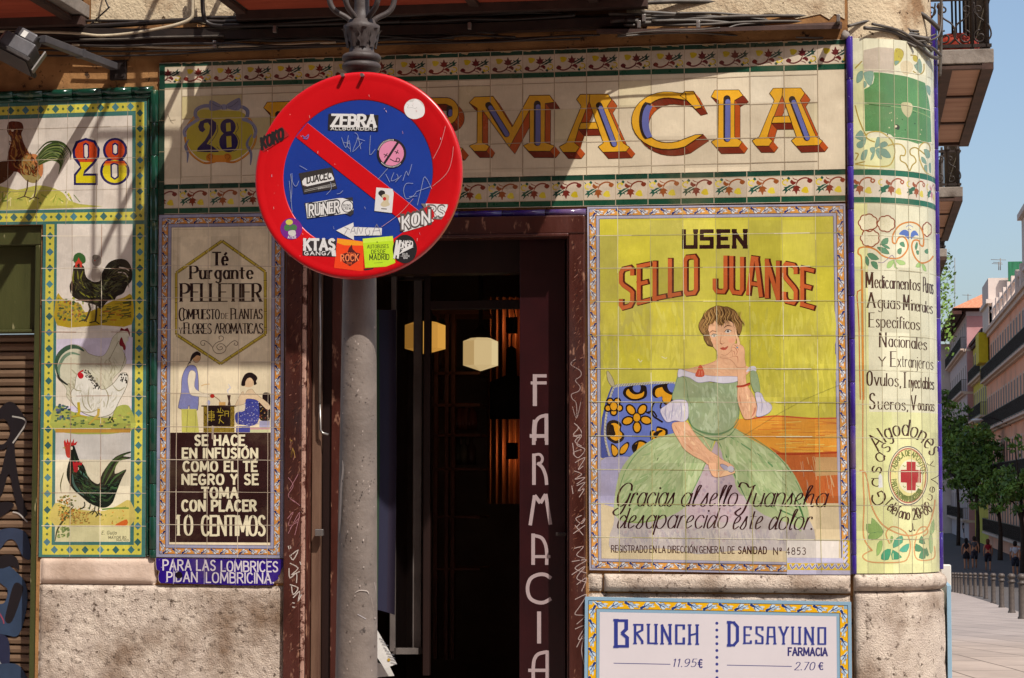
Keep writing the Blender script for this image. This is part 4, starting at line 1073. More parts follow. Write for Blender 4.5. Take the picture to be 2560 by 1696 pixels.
# the great letters
YEL, YEL2 = 'd09a26', 'c58a1c'
RD, RDL, RDD = '7a2f18', 'a84a1c', '6b2717'
LN = '3a2a14'
D_ = (14, 16.5)
Lf = Art(WALL, base=.0006)
def big(faces, insets=(), holes=(), dx=0, dy=0, sx=1, sy=1, ox=0, oy=0):
    f = lambda p: (ox + (p[0] - ox) * sx + dx, oy + (p[1] - oy) * sy + dy)
    Lf.frame(0, 0, 1.0)
    for P in faces + list(holes):
        P = [f(p) for p in P]; n = len(P)
        ar = sum(P[i][0] * P[(i + 1) % n][1] - P[(i + 1) % n][0] * P[i][1] for i in range(n))
        if ar < 0: P = P[::-1]
        for i in range(n):
            a, c = P[i], P[(i + 1) % n]; ex, ey = c[0] - a[0], c[1] - a[1]
            nx, ny = ey, -ex                    # outward for positive area (y down)
            if (nx * D_[0] + ny * D_[1]) <= 0: continue
            colr = RDL if nx > abs(ny) * .9 else (RDD if ny > abs(nx) * 1.5 else RD)
            Lf.L(0); Lf.poly([a, c, (c[0] + D_[0], c[1] + D_[1]), (a[0] + D_[0], a[1] + D_[1])], colr)
            Lf.stroke([(a[0] + D_[0], a[1] + D_[1]), (c[0] + D_[0], c[1] + D_[1])], 1.2, LN)
            Lf.stroke([c, (c[0] + D_[0], c[1] + D_[1])], 1.0, LN)
    for P in faces:
        P = [f(p) for p in P]; Lf.L(2).poly(P, YEL); 
        for i in range(len(P)): Lf.L(3).stroke([P[i], P[(i + 1) % len(P)]], 1.5, LN)
    for (a, c, wd) in insets:
        a, c = f(a), f(c); ex, ey = c[0] - a[0], c[1] - a[1]; L_ = math.hypot(ex, ey); tx, ty = ex / L_, ey / L_
        def cap(a, c, wd):
            out = []; th0 = math.atan2(ty, tx)
            for k in range(9): t = th0 + math.pi / 2 + math.pi * k / 8; out.append((a[0] + wd / 2 * math.cos(t), a[1] + wd / 2 * math.sin(t)))
            for k in range(9): t = th0 - math.pi / 2 + math.pi * k / 8; out.append((c[0] + wd / 2 * math.cos(t), c[1] + wd / 2 * math.sin(t)))
            return out
        Lf.L(4).poly(cap(a, c, wd + 3), '2a2320'); Lf.L(5).poly(cap((a[0] + 2.2 + tx * 5, a[1] + 2 + ty * 5), (c[0] + 1.5, c[1] + 1), wd - 2.5), '5f649c')
def fr(s, ox, oy, sc): return [(ox + x / sc, oy + y / sc) for x, y in pp(s)]
Rz = lambda s: fr(s, 1600, 60, 3.136)
Z8 = lambda s: fr(s, 1080, 80, 3.267)
hz = lambda P: P
def Aglyph(dx, dy, z=Rz):
    # solid outline cut into pieces so that the counter stays open
    left = z('1015,545 1045,505 1120,504 1115,560 1050,728 1032,776 1000,885 1040,918 1010,958 908,958 878,915 935,885 1052,600 1045,585')
    right = z('1120,504 1262,503 1292,545 1256,600 1382,887 1432,918 1405,952 1222,958 1185,915 1226,886 1188,776 1170,722 1115,560')
    bar = z('1046,728 1172,722 1190,776 1030,778')
    return [left, bar, right]
A0 = Rz('1180,585'); 
def putA(dx, dy):
    big(Aglyph(0, 0), [(Rz('1193,592')[0], Rz('1308,893')[0], 13.5)], dx=dx, dy=dy)
putA(0, 0)
# I
big([Rz('557,572 585,520 775,518 808,562 742,600 742,885 802,925 775,965 595,968 558,925 612,895 615,600')], [(Rz('682,588')[0], Rz('682,900')[0], 15)])
# C
def arc(cx, cy, rx, ry, a0, a1, n=22): return [(cx + rx * math.cos(R(a0 + (a1 - a0) * i / n)), cy - ry * math.sin(R(a0 + (a1 - a0) * i / n))) for i in range(n + 1)]
co = arc(1668, 302, 89, 72, 62, 306); ci = arc(1668, 301, 62, 56, 300, 66)
co = [(1668 + (x - 1668) * (1.0 if x < 1668 else 1.18), y) for x, y in co]; ci = [(1668 + (x - 1668) * (.98 if x < 1668 else 1.32), y) for x, y in ci]
big([Rz('352,530 420,528 487,655 433,668')[:4] + [(1716, 250)] + ci[::-1][:0] + [(1700, 240)]])
face = [q for q in co if True]
fc = [(1714, 233)] + co[1:-1] + Rz('497,866 432,870') + [(1700, 352)] + ci[1:-1] + [(1716, 251)]
big([fc]); 
for i in range(10): pass
cr = arc(1622, 302, 24, 50, 112, 248, 12) + arc(1634, 302, 14, 46, 248, 112, 12)
Lf.L(4).poly(cr, '2a2320'); cr = [(x + 3, y + 2) for x, y in arc(1622, 302, 20, 44, 108, 252, 12) + arc(1634, 302, 15, 40, 248, 112, 12)]; Lf.L(5).poly(cr, '5f649c')
putA(-328 + 74, 3.5) if False else big(Aglyph(0, 0), [(Rz('1193,592')[0], Rz('1308,893')[0], 13.5)], dx=-482.5, dy=15.5)
# M
big([Z8('303,580 347,533 500,527 655,778 797,520 962,518 1000,575 925,585 922,905 1002,932 965,975 790,975 745,930 798,905 797,640 632,945 412,640 412,905 470,935 445,975 345,975 303,932 368,905 370,625')],
    [(Z8('462,600')[0], Z8('608,835')[0], 13.5), (Z8('860,590')[0], Z8('860,905')[0], 14.5)])
# R (mostly behind the road sign)
Rf = [[(985, 262), (995, 246), (1118, 245)] + arc(1116, 279, 31, 34, 85, -85, 14) + [(1100, 313), (1098, 292)] + arc(1112, 279, 16, 18, -85, 85, 10) + [(1046, 261), (1046, 292), (1098, 292), (1098, 313), (1098, 314), (1144, 366), (1158, 372), (1148, 385), (1112, 385), (1050, 316), (1046, 316), (1046, 362), (1062, 370), (1054, 386), (992, 386), (984, 372), (1006, 362), (1006, 276)]]
big(Rf, [((1026, 276), (1026, 352), 13), ((1124, 272), (1124, 286), 12)])
big(Aglyph(0, 0), [(Rz('1193,592')[0], Rz('1308,893')[0], 13.5)], dx=-1076, dy=30)
# F
big([[(659, 270), (668, 256), (796, 252), (800, 296), (786, 297), (774, 276), (716, 278), (716, 306), (748, 305), (752, 298), (764, 298), (764, 332), (752, 332), (748, 325), (716, 326), (716, 374), (734, 382), (724, 398), (668, 400), (658, 386), (676, 376), (676, 284)]], [((696, 286), (696, 366), 13)])
Lf.build('painted_letters', M['glaze_name'], nm)

# the 28 cartouche
Q = Art(WALL, base=.0006).frame(400, 100, 3.381)
Q.poly('250,700 330,600 420,590 560,600 690,610 760,690 790,800 770,900 680,990 560,1030 440,1030 330,1000 240,900 225,800', 'a99a34', 4)
Q.L(1)
Q.stroke('300,640 225,740 215,850 260,960 370,1040 470,1030', 17, 'a8641a', 5); Q.stroke('735,640 800,740 805,860 745,960 640,1030 560,1030', 17, 'a8641a', 5)
Q.stroke('300,640 225,740 215,850 260,960 370,1040', 5, 'd09a3a', 5); Q.stroke('735,640 800,740 805,860 745,960 640,1030', 5, 'd09a3a', 5)
Q.L(2); Q.ell(425, 995, 36, 36, 'b06a1c'); Q.ell(570, 995, 36, 36, 'b06a1c'); Q.poly('440,975 555,975 560,1035 435,1035', 'c07a26')
Q.L(3); Q.stroke('425,1010 405,990 420,970 445,980 440,1005', 4, '6a3a12', 4); Q.stroke('572,1010 592,990 575,970 550,980 556,1005', 4, '6a3a12', 4)
rb = '6e7088'; rbd = '4a4b60'
Q.L(4)
Q.stroke('430,560 370,560 310,590 300,640 330,680', 30, rb, 5); Q.stroke('640,560 700,570 740,600 735,650 700,680', 30, rb, 5)
Q.stroke('330,670 250,720 205,770 215,820', 26, '7d7f96', 5); Q.stroke('700,670 770,700 810,760 795,830', 26, '7d7f96', 5)
Q.stroke('245,840 215,900 235,960 230,1040', 22, rb, 5, taper=True); Q.stroke('775,800 735,880 770,960 765,1060', 24, rb, 5, taper=True)
Q.L(5); Q.poly('530,560 430,510 415,560 430,600 520,585', rb, 4); Q.poly('550,560 640,500 680,500 675,590 600,590', rb, 4); Q.ell(540, 568, 34, 24, '7d7f96')
Q.L(6)
for s_ in ('430,530 480,560 520,570', '660,520 610,560 570,570', '330,580 310,610', '720,590 735,630', '240,740 215,780', '780,720 805,780', '225,880 235,930', '760,900 755,950', '520,560 530,590', '560,555 565,590'): Q.stroke(s_, 5, rbd, 3)
Q.L(7)
nb = '1d1848'
Q.poly('322,735 340,690 390,668 440,672 475,700 478,750 455,800 415,850 395,880 440,895 480,925 500,948 400,950 312,945 318,915 380,850 415,790 425,730 405,700 375,705 368,735 385,760 360,782 335,770', nb, 0)
Q.ell(575, 735, 66, 68, nb); Q.ell(580, 865, 80, 86, nb)
Q.L(8); Q.poly('558,705 595,700 600,770 560,775', 'a99a34'); Q.poly('560,815 602,812 606,905 565,912', 'a99a34')
Q.stroke('485,720 488,770 450,840 410,885', 5, '30343a', 4); Q.stroke('650,700 662,750 640,790 670,850 660,920 620,945', 5, '30343a', 4); Q.stroke('505,930 480,905', 5, '30343a')
Q.build('house_number', M['glaze_name'], nm)

# ------------------------------------------------------------------ leafy borders
def leafborder(a, P0, P1, w0, w1, n, og, scale=1.0, wh='c3bfbb', bl='27305f', seed=1, side=1):
    """band from P0 to P1 (centre line), half widths w0..; n repeats; og = ground colour"""
    k = random.Random(seed); dx, dy = P1[0] - P0[0], P1[1] - P0[1]; L_ = math.hypot(dx, dy); tx, ty = dx / L_, dy / L_; nx, ny = -ty * side, tx * side
    hw = w0
    def P(u, v): return (P0[0] + tx * u + nx * v * hw, P0[1] + ty * u + ny * v * hw)
    ly = a.layer
    a.poly([P(0, -1), P(L_, -1), P(L_, 1), P(0, 1)], og)
    st = L_ / n
    a.L(ly + 1)
    for i in range(n):
        u = st * i; f = 1 if i % 2 else -1
        def B(s, c, sm=3): a.poly([P(u + x * st, y * f * .88) for x, y in pp(s)], c, sm)
        B('.0,.95 .1,.35 .24,-.1 .38,-.88 .6,-.95 .68,-.5 .92,-.55 .84,-.05 1.0,.2 .8,.5 .62,.35 .5,.85 .32,.6 .2,1.0', wh)
    a.L(ly + 2)
    for i in range(n):
        u = st * i; f = 1 if i % 2 else -1
        def S(s, w_, c, sm=3): a.stroke([P(u + x * st, y * f) for x, y in pp(s)], w_, c, sm, taper=True)
        S('.04,.9 .3,.3 .52,-.2 .68,-.7', hw * .22, bl); S('.5,-.1 .7,.0 .84,-.3', hw * .15, bl); S('.3,.35 .55,.3 .75,.2', hw * .15, bl)
        S('.36,-.4 .3,.1 .18,.5', hw * .22, bl); 
        if k.random() < .8: a.poly([P(u + x * st, y * f) for x, y in pp('.1,.95 .02,.5 .22,.1 .34,.35 .24,.7')], bl, 3)
        S('.42,-.9 .36,-.5 .24,-.1', hw * .13, bl); S('.62,.35 .5,.75 .3,.6', hw * .13, bl); S('.7,-.5 .92,-.55 .86,-.05', hw * .12, bl)
    a.L(ly)
def framed(a, TL, TR, BR, BL, out_col, b_in, b_out, inset, nh, nv, og, line='2d2a3a', edge=None, **kw):
    """lilac edge, leafy band between offsets b_out..b_in, inner line at inset"""
    def lerp(p, q, t): return (p[0] + (q[0] - p[0]) * t, p[1] + (q[1] - p[1]) * t)
    W_ = TR[0] - TL[0]; H_ = BL[1] - TL[1]
    def off(d):
        u, v = d / W_, d / H_
        def Pt(a_, b_): return lerp(lerp(TL, TR, a_), lerp(BL, BR, a_), b_)
        return Pt(u, v), Pt(1 - u, v), Pt(1 - u, 1 - v), Pt(u, 1 - v)
    a.L(0).poly([TL, TR, BR, BL], out_col)
    m_ = (b_in + b_out) / 2; hw = (b_in - b_out) / 2; q = off(m_)
    a.L(1)
    leafborder(a, q[0], q[1], hw, hw, nh, og, seed=2, **kw); leafborder(a, q[3], q[2], hw, hw, nh, og, seed=3, side=-1, **kw)
    a.L(1); leafborder(a, off(m_)[0], q[3], hw, hw, nv, og, seed=4, **kw); leafborder(a, q[1], q[2], hw, hw, nv, og, seed=5, side=-1, **kw)
    a.L(4)
    for d, w_ in ((b_out, 1.3), (b_in, 1.3)):
        r = off(d)
        for i in range(4): a.stroke([r[i], r[(i + 1) % 4]], w_, line)
    a.L(2); return off(inset)

PRT.build('printed_lines', M['paper'], [o for o in COL.objects if o.name == 'paper_sheet'][0])
# ================================================================== house-number panel with painted poultry
hp = thing('poultry_tile_panel', 'painted tile panel of cockerels with a red and yellow 28 in a yellow diamond border', 'tile panel', tuple(atY(230, 900)))
XL = -260
hd_t = ln(0, 255, 340, 246)
bed('tile_bed', WALL, [(XL, 563), (367, 559), (367, hd_t(367)), (XL, hd_t(XL))], hp)
bed('tile_bed', Wall((0, .0006, 0)), [(96.5, 1393), (363.5, 1393), (367, 559), (108, 562)], hp, .0112)
A = Art(WALL)
TEAL, TEAL2, YW, WH = '3c6a64', '4c7886', 'bdb446', 'cbc1b4'
colx = lambda x0, x1: (lambda y: x0 + (x1 - x0) * (y - 560) / 830)
cl_, cr_ = colx(108, 96.7), colx(367, 363.5)
A.poly([(XL, hd_t(XL)), (367, hd_t(367)), (367, 560), (XL, 564)], TEAL); A.poly([(108, 560.5), (367, 560), (363.5, 1393), (96.7, 1393)], TEAL)
A.L(1)
hy = lambda y340: (lambda x: y340 + (340 - x) * .0345)
A.poly([(XL, hy(256)(XL)), (360.5, 255.5), (360.5, 276.5), (XL, hy(277)(XL))], YW)
A.poly([(339.5, 276.5), (360.5, 276.5), (360.7, 551), (339.6, 531)], YW)
by = lambda x, y: y + (280 - x) * .012
A.poly([(XL, by(XL, 531)), (339.6, 530), (360.7, 551), (XL, by(XL, 552))], YW)
A.poly([(XL, 307), (330.5, 289), (330.5, 521), (XL, 531)], WH)
for a_, b_, c_, d_ in ((115.5, 136, 106, 129), (339.8, 360.8, 334.6, 354)):
    A.poly([(a_, 561), (b_, 561), (d_, 1363), (c_, 1363)], YW)
A.poly([(106, 1363), (354, 1363), (353.6, 1387), (105.6, 1387)], YW)
A.poly([(142.6, 560.5), (331.3, 560.5), (325.3, 1355), (137, 1355)], WH)
A.L(2)
def dia(x, y, r, c='34625f'): 
    A.poly([(x - r, y), (x, y - r * 1.1), (x + r, y), (x, y + r * 1.1)], c); 
def dot(x, y): A.ell(x, y, 3.4, 3.6, '55683a', 8)
rnd = random.Random(11); dc = ['2f5a58', '3a6a6a', '44707c', '4a7a80', '35605c']
x = 319; k = 0
x = 356 - 30
while x > XL:
    dia(x - 0, hy(266.5)(x), 9.5, rnd.choice(dc)); dot(x + 18.7, hy(266.5)(x + 18)); dia(x + 8 - 0, by(x, 541), 9.5, rnd.choice(dc)); dot(x + 26.5, by(x + 26, 541)) ; x -= 37.4
y = 283
while y < 535: dia(350, y, 8.5, rnd.choice(dc)); dot(350, y + 19.5); y += 39.2
y = 590; 
while y < 1360:
    t = (y - 560) / 800; dia(125.7 - 8.3 * t, y, 9.0, rnd.choice(dc)); dot(125.7 - 8.3 * t, y - 19.8 if y > 580 else y); dia(350.3 - 6 * t, y, 9.0, rnd.choice(dc)); dot(350.3 - 6 * t, y - 19.8); y += 40.3
x = 136
while x < 345: dia(x, 1375, 9.2, rnd.choice(dc)); dot(x + 19, 1375); x += 38.4
dot(115, 1375)
A.L(3)
# header cockerel (Z1 frame) and ground
A.frame(0, 0, 2.8)
A.poly('-700,1320 -300,1290 0,1305 120,1330 250,1300 350,1310 440,1350 480,1400 560,1430 650,1452 -700,1475', 'a9a44c', 3)
for i in range(60):
    x = rnd.uniform(-600, 520); A.stroke([(x, rnd.uniform(1350, 1440)), (x + rnd.uniform(-50, 60), rnd.uniform(1340, 1450))], rnd.uniform(4, 12), rnd.choice(['7c8a34', '9aa244', 'c2b45a', '5f7330', 'c9bf86']), 0)
A.L(4)
A.poly('-80,1200 -20,1140 60,1130 110,1160 80,1230 0,1290 -80,1290', '4a2a14', 4)
A.poly('60,860 100,850 150,860 165,900 150,940 170,1010 210,1080 260,1130 300,1190 290,1240 250,1270 190,1270 130,1210 90,1200 50,1160 60,1060 80,980 50,920', '55200f', 5)
A.poly('150,1110 220,1090 290,1140 300,1200 260,1275 200,1275 150,1220', '8a7a4a', 4); A.poly('190,1100 250,1080 300,1150 290,1240 240,1160', 'c07a4a', 3)
A.brush('60,870 150,870 165,1000 250,1110 295,1200 250,1260 170,1240 70,1160', ['6a2c14', '8a5a2a', '3f160b', 'a0743c', '5a3418'], 130, 50, 9, ang=75, spread=25, seed=35, curve=.2)
A.L(5)
for i in range(14):
    a0 = i / 13; A.stroke([(250 + 20 * a0, 1110 + 50 * a0), (330 + 30 * a0, 1020 + 100 * a0), (430 - 10 * a0, 1000 + 150 * a0), (490 - 80 * a0, 1060 + 160 * a0)][:4 if i < 6 else 4], 11, ['2c3c1c', '4a5a2a', '1f2a18', '6a7440'][i % 4], 5, taper=True)
A.stroke('250,1080 330,1000 430,1000 490,1060 495,1120', 14, '333f20', 5, taper=True); A.stroke('250,1120 340,1060 400,1090 440,1150', 12, '56623a', 5, taper=True)
for s_ in ('100,980 110,1060 100,1130', '130,980 150,1060 180,1130', '80,1040 85,1120'): A.stroke(s_, 7, '9a6a2a', 4, taper=True)
A.stroke('195,1260 190,1320 170,1380', 10, '4a3a2c'); A.stroke('255,1260 250,1330 240,1380', 10, '4a3a2c'); A.stroke('120,1395 170,1375 215,1390', 7, '4a3a2c'); A.stroke('205,1400 240,1380 275,1392', 7, '4a3a2c')
A.ell(88, 915, 9, 9, 'c9b8a0', 8)
# 28
nv = '1c1a4e'
A.L(4)
two_o = '512,1110 506,1050 530,990 600,966 668,985 700,1045 695,1100 660,1150 600,1210 590,1216 684,1216 684,1297 517,1297 517,1222 560,1170'
A.poly(two_o, nv, 0); A.ell(806, 1052, 86, 86, nv, 24); A.ell(804, 1200, 104, 98, nv, 24)
A.L(5)
A.poly('526,1090 526,1050 545,1005 600,984 655,1000 682,1048 678,1095 650,1136 558,1136 545,1120', 'b8401a', 0); A.poly('558,1136 650,1136 590,1196 580,1232 668,1232 668,1282 532,1282 532,1230 570,1180', 'c9b81c')
A.ell(806, 1052, 68, 70, 'b8401a', 20); A.ell(804, 1202, 86, 80, 'c9b81c', 20)
A.poly('730,1150 880,1150 870,1128 740,1128', 'b8401a'); A.poly('722,1160 890,1160 880,1146 732,1146', 'd8861c')
A.L(6); A.poly('582,1010 600,998 622,1012 624,1100 604,1124 584,1104', nv); A.poly('590,1020 602,1012 614,1022 615,1095 603,1108 592,1096', WH)
A.poly('786,1010 806,998 828,1012 828,1078 808,1092 786,1078', nv); A.poly('794,1020 807,1012 820,1022 820,1070 808,1078 794,1070', WH)
A.poly('772,1150 798,1140 830,1150 832,1240 804,1262 774,1240', nv); A.poly('784,1158 800,1150 820,1158 822,1235 804,1248 785,1235', WH)
A.L(3)
# second picture: black crested cock (Z2)
A.frame(0, 520, 3.5625)
A.poly('510,770 560,810 640,830 720,860 760,930 900,880 1000,830 1100,800 1174,780 1172,1040 900,1046 510,1048', 'a98f1e', 3)
for i in range(110):
    x = rnd.uniform(515, 760); y = rnd.uniform(800, 1010); A.ell(x, y, rnd.uniform(6, 17), rnd.uniform(5, 13), rnd.choice(['3f5a24', '6a7a2a', '8a8a2a', '274526', 'b0a030', '7a6a3a', '8c4a2a', '52703a']), 7)
for i in range(60):
    x = rnd.uniform(880, 1150); y = rnd.uniform(860, 1030) - (x - 880) * .18; A.stroke([(x, y), (min(1170, x + rnd.uniform(20, 90)), y - rnd.uniform(-6, 26))], rnd.uniform(5, 14), rnd.choice(['4a4a20', '6a6020', '8a7a20', 'b09a24', '35401c', '9a5a20']))
A.L(4)
A.poly('820,640 815,560 840,520 880,540 910,600 905,680', 'a79b8c', 3); A.ell(862, 470, 44, 52, '8a8074', 14); A.ell(850, 440, 30, 24, '6c6459', 10); A.ell(845, 470, 8, 6, 'a03a2a', 8)
A.poly('650,560 640,640 620,700 640,780 700,820 760,840 860,870 900,900 960,830 1020,820 1040,790 1100,760 1130,700 1175,640 1172,540 1130,470 1060,455 980,480 930,540 900,600 890,650 830,660 780,630 760,590 745,520 690,500 655,520', '1c1a12', 4)
A.L(5)
for i in range(12): A.stroke([(900 + i * 6, 700 + i * 6), (980 + i * 5, 560 + i * 12), (1070 + i * 5, 500 + i * 14), (1150, 540 + i * 16)], 9, ['2a2c1a', '14130f', '3c3f26', '55523a'][i % 4], 5, taper=True)
for s_ in ('660,560 650,640 680,700', '740,560 720,640 760,720', '700,740 780,790 880,790', '690,560 700,640 720,680', '920,760 980,780 1010,820'): A.stroke(s_, 15, '6a6a1e', 4, taper=True)
A.stroke('1060,530 1120,540 1150,560', 10, 'b5a898', 3); A.stroke('1050,575 1110,580 1140,620', 9, 'a99d8c', 3)
for k in range(13): a0 = math.pi * (k / 12); A.poly([(705 + 40 * math.cos(a0) - 14, 460 - 40 * math.sin(a0)), (705 + 62 * math.cos(a0), 470 - 74 * math.sin(a0)), (705 + 40 * math.cos(a0) + 14, 470 - 40 * math.sin(a0))], '2f5a2f')
A.poly('655,470 665,420 710,400 755,430 762,480 730,500 680,500', '33592c', 4); A.brush('640,600 750,600 850,680 950,600 1100,520 1160,600 1080,740 960,810 860,850 720,810 650,740', ['2a2a16', '14130d', '4a4a22', '3a3c28', '24241a'], 170, 60, 9, ang=lambda x, y: 70 - (x - 650) * .2, spread=18, seed=34, curve=.2)
A.L(6)
A.poly('668,530 670,490 690,470 700,440 715,470 732,490 732,530 712,530 702,500 690,530', 'b8382a', 0); A.ell(702, 512, 10, 18, '1c1a14', 8)
A.stroke('790,850 805,900 770,990 750,1010', 18, '2c2718'); A.stroke('860,860 858,940 850,1010', 18, '2c2718'); A.stroke('705,1012 760,995 775,1015', 9, '2c2718'); A.stroke('795,1025 850,1010 885,1035', 10, '2c2718')
A.poly('680,520 690,505 700,520', '2c2718')
# third picture: white fowls (Z3 y<500; Z2 top part)
A.frame(0, 920, 3.135)
A.L(2); A.poly('443,-225 1040,-240 1036,-30 1030,480 440,480', 'c4bccb'); A.poly('442,-30 1034,-30 1030,300 438,300', 'd0c6b4')
A.L(3); A.poly('438,300 560,340 700,380 860,330 960,290 1024,320 1022,500 436,500', '9aa04c', 3); A.poly('436,478 1022,474 1022,508 436,508', 'b5883a')
for i in range(90):
    x = rnd.uniform(440, 1015); y = rnd.uniform(350, 470); 
    if 600 < x < 850 and y < 400: continue
    A.ell(x, y, rnd.uniform(6, 20), rnd.uniform(4, 10), rnd.choice(['4a6038', '6a7a3a', 'a9a04a', '8c8a4a', '36503c', 'c0ae5a', '8a7a4a']), 7)
for i in range(22): A.ell(rnd.uniform(448, 548), rnd.uniform(290, 400), rnd.uniform(8, 18), rnd.uniform(8, 14), rnd.choice(['2c4048', '3c5458', '4c6a54', '5a5f78']), 7)
A.L(4)
A.poly('520,160 440,60 436,-40 470,-130 530,-175 600,-180 660,-150 700,-110 800,-90 850,-150 880,-230 930,-280 985,-290 1005,-240 985,-200 960,-150 990,-60 960,10 900,70 880,120 960,120 1000,60 1003,80 985,160 940,250 900,300 880,380 800,390 700,360 620,330 560,270 520,220', 'bdb9a0', 4, '77725c', 3)
A.L(5)
A.stroke('455,60 440,-30 470,-110 540,-160 610,-160 660,-130', 36, '36503c', 5, taper=True); A.stroke('470,70 462,0 500,-80 560,-115 630,-100', 26, '6a8068', 5, taper=True); A.stroke('450,40 470,90 540,140', 20, '2a2c26', 4, taper=True)
A.poly('600,60 620,20 660,20 720,60 780,110 790,180 740,190 690,130 650,90', 'b2ae9c', 3); A.poly('925,70 960,35 1000,60 1003,100 990,150 970,100', '99958a', 3)
A.brush('520,150 560,0 620,60 680,0 820,-60 880,-120 930,-60 960,-40 900,60 880,160 960,180 900,300 860,360 700,340 600,270', ['a8a388', 'b8b39a', 'c0bba6', '9b967c', 'b0ab94'], 200, 60, 9, ang=lambda x, y: 60 + (x - 700) * .12, spread=22, seed=31, curve=.2)
A.L(6)
A.poly('598,70 625,35 680,40 730,100 800,170 880,130 940,60 990,40 1004,95 985,165 940,250 885,350 800,385 700,372 620,330 565,265 558,190 585,150', 'cfcbbd', 4, '6e6852', 4)
A.brush('600,160 640,90 720,140 800,200 900,160 960,110 930,240 870,340 780,370 680,350 600,280', ['c3bfae', 'd6d2c6', 'b7b29c', 'ccc8ba'], 90, 60, 9, ang=100, spread=24, seed=32, curve=.2)
A.stroke('860,-70 900,-150 930,-210', 4, '6e6852', 3); A.stroke('980,-140 975,-60 940,30', 4, '6e6852', 3)
A.L(7)
for i in range(60):
    t = rnd.random(); A.ell(680 + 95 * t + rnd.uniform(-20, 20), 30 + 140 * t + rnd.uniform(-22, 22), 4.5, 7, '24221e', 6)
for i in range(22): A.ell(rnd.uniform(935, 1000), rnd.uniform(45, 120), 5, 8, '1f1c1a', 6)
for i in range(12): A.ell(rnd.uniform(845, 895), rnd.uniform(385, 430), 6, 7, '26241f', 6)
A.poly('610,70 612,40 640,20 660,15 645,30 625,45', 'b01c20', 3); A.ell(634, 62, 22, 24, 'a81a24'); 
A.poly('930,-215 925,-250 935,-270 985,-290 1015,-260 1000,-240 1010,-215 990,-200 985,-150 960,-140 948,-180', 'c6c2ac', 3)
A.poly('938,-290 950,-315 975,-300 1000,-315 1018,-280 1018,-245 1000,-285 960,-292', '6a1420', 0); A.poly('935,-190 940,-220 955,-240 970,-200 985,-170 985,-145 970,-138 960,-165 945,-170', '74101f', 3)
for s_ in ('520,200 560,230 540,170', '700,150 690,260 720,330', '800,120 850,220 830,320', '880,130 930,180 980,150', '640,200 660,300 720,350', '860,-60 880,0 850,70', '600,330 700,350 780,320', '570,100 590,170 640,180'): A.stroke(s_, 9, '9a9478', 4, taper=True)
A.stroke('615,270 622,340 610,380', 22, 'b09a24'); A.stroke('775,320 770,370 740,400', 20, 'b59a44'); A.stroke('570,385 620,370 680,385', 12, 'a9982a'); A.stroke('700,440 740,400 790,400', 12, 'b59a44')
# fourth picture: black cock and hen
A.L(2); A.poly('436,508 1022,508 1022,720 436,720', 'c2bdb4'); A.poly('435,720 1022,720 1020,1362 432,1362', 'cfc6aa')
A.L(3); A.poly('432,1060 560,1100 700,1120 820,1120 920,1080 1020,1040 1020,1240 432,1240', 'b9a85a', 3); A.poly('432,1240 1019,1240 1018,1362 430,1362', 'c3bd90')
for i in range(70):
    x = rnd.uniform(440, 1000); y = rnd.uniform(1090, 1230); A.stroke([(x, y), (x + rnd.uniform(-15, 20), y - rnd.uniform(4, 16))], rnd.uniform(4, 9), rnd.choice(['6a7a34', '8a8a34', 'a8a054', '8f7a34', 'b8702a', 'c0b070']))
A.stroke('800,1110 900,1100 1010,1100', 12, '5f7a30', 4); A.poly('900,1235 980,1190 1000,1200 990,1235', 'b85a24', 3)
A.stroke('432,1360 450,1270 500,1190 540,1130 580,1080', 16, '3b3a20', 4, taper=True)
for i in range(120):
    t = rnd.random(); cx_ = 490 + 130 * t * rnd.random(); cy_ = 1000 + 200 * rnd.random(); A.ell(cx_ + rnd.uniform(-40, 30), cy_, rnd.uniform(5, 12), rnd.uniform(4, 9), rnd.choice(['5a5a24', '7a7a34', '8a5a24', '3f4a24', '9a8a44', 'b0702a', '6a6a34']), 6)
for i in range(60): A.ell(rnd.uniform(560, 700), rnd.uniform(1130, 1220), rnd.uniform(5, 10), rnd.uniform(4, 8), rnd.choice(['8a6a34', 'a07a3a', '6a6a34', 'b08a4a']), 6)
for i in range(40): A.ell(rnd.uniform(450, 540), rnd.uniform(1250, 1330), rnd.uniform(6, 14), rnd.uniform(5, 10), rnd.choice(['6a7a4a', '8a9a5a', '5a6a3a']), 6)
A.stroke('480,980 475,920 485,870 500,820', 9, '4b4a24', 3, taper=True)
A.L(4)
A.poly('540,610 575,600 600,660 625,730 660,770 690,850 740,900 780,905 800,830 880,720 940,680 1020,655 1020,668 960,690 1022,700 1018,712 930,735 900,830 990,795 960,860 930,930 905,1000 880,1060 830,1095 770,1090 700,1060 640,1010 580,960 540,900 522,840 530,770 550,700 545,660', '131b14', 3)
A.L(5)
for s_, c_, w_ in (('800,900 840,800 900,720 1010,665', '2f4a24', 20), ('820,920 870,830 930,730 1000,705', '4a6030', 14), ('850,930 900,860 980,805', '3a5a30', 14), ('840,980 900,920 940,860', '24382a', 18), ('620,800 660,840 690,880', '4a7060', 26), ('570,830 575,900 610,960 660,1000', '3f5f55', 18), ('640,900 700,960 760,960', '38522a', 22), ('790,1020 840,1040 890,990', '2a3d22', 16), ('700,900 760,940 790,980', '223524', 20)): A.stroke(s_, w_, c_, 4, taper=True)
A.brush('545,700 600,680 680,840 760,920 860,900 980,820 940,920 880,1040 800,1080 700,1040 590,940', ['1f2a1c', '2c4426', '0f1510', '3a5a34', '24382e'], 150, 55, 8, ang=lambda x, y: 40 + (x - 700) * -.18, spread=18, seed=33, curve=.2)
A.L(6)
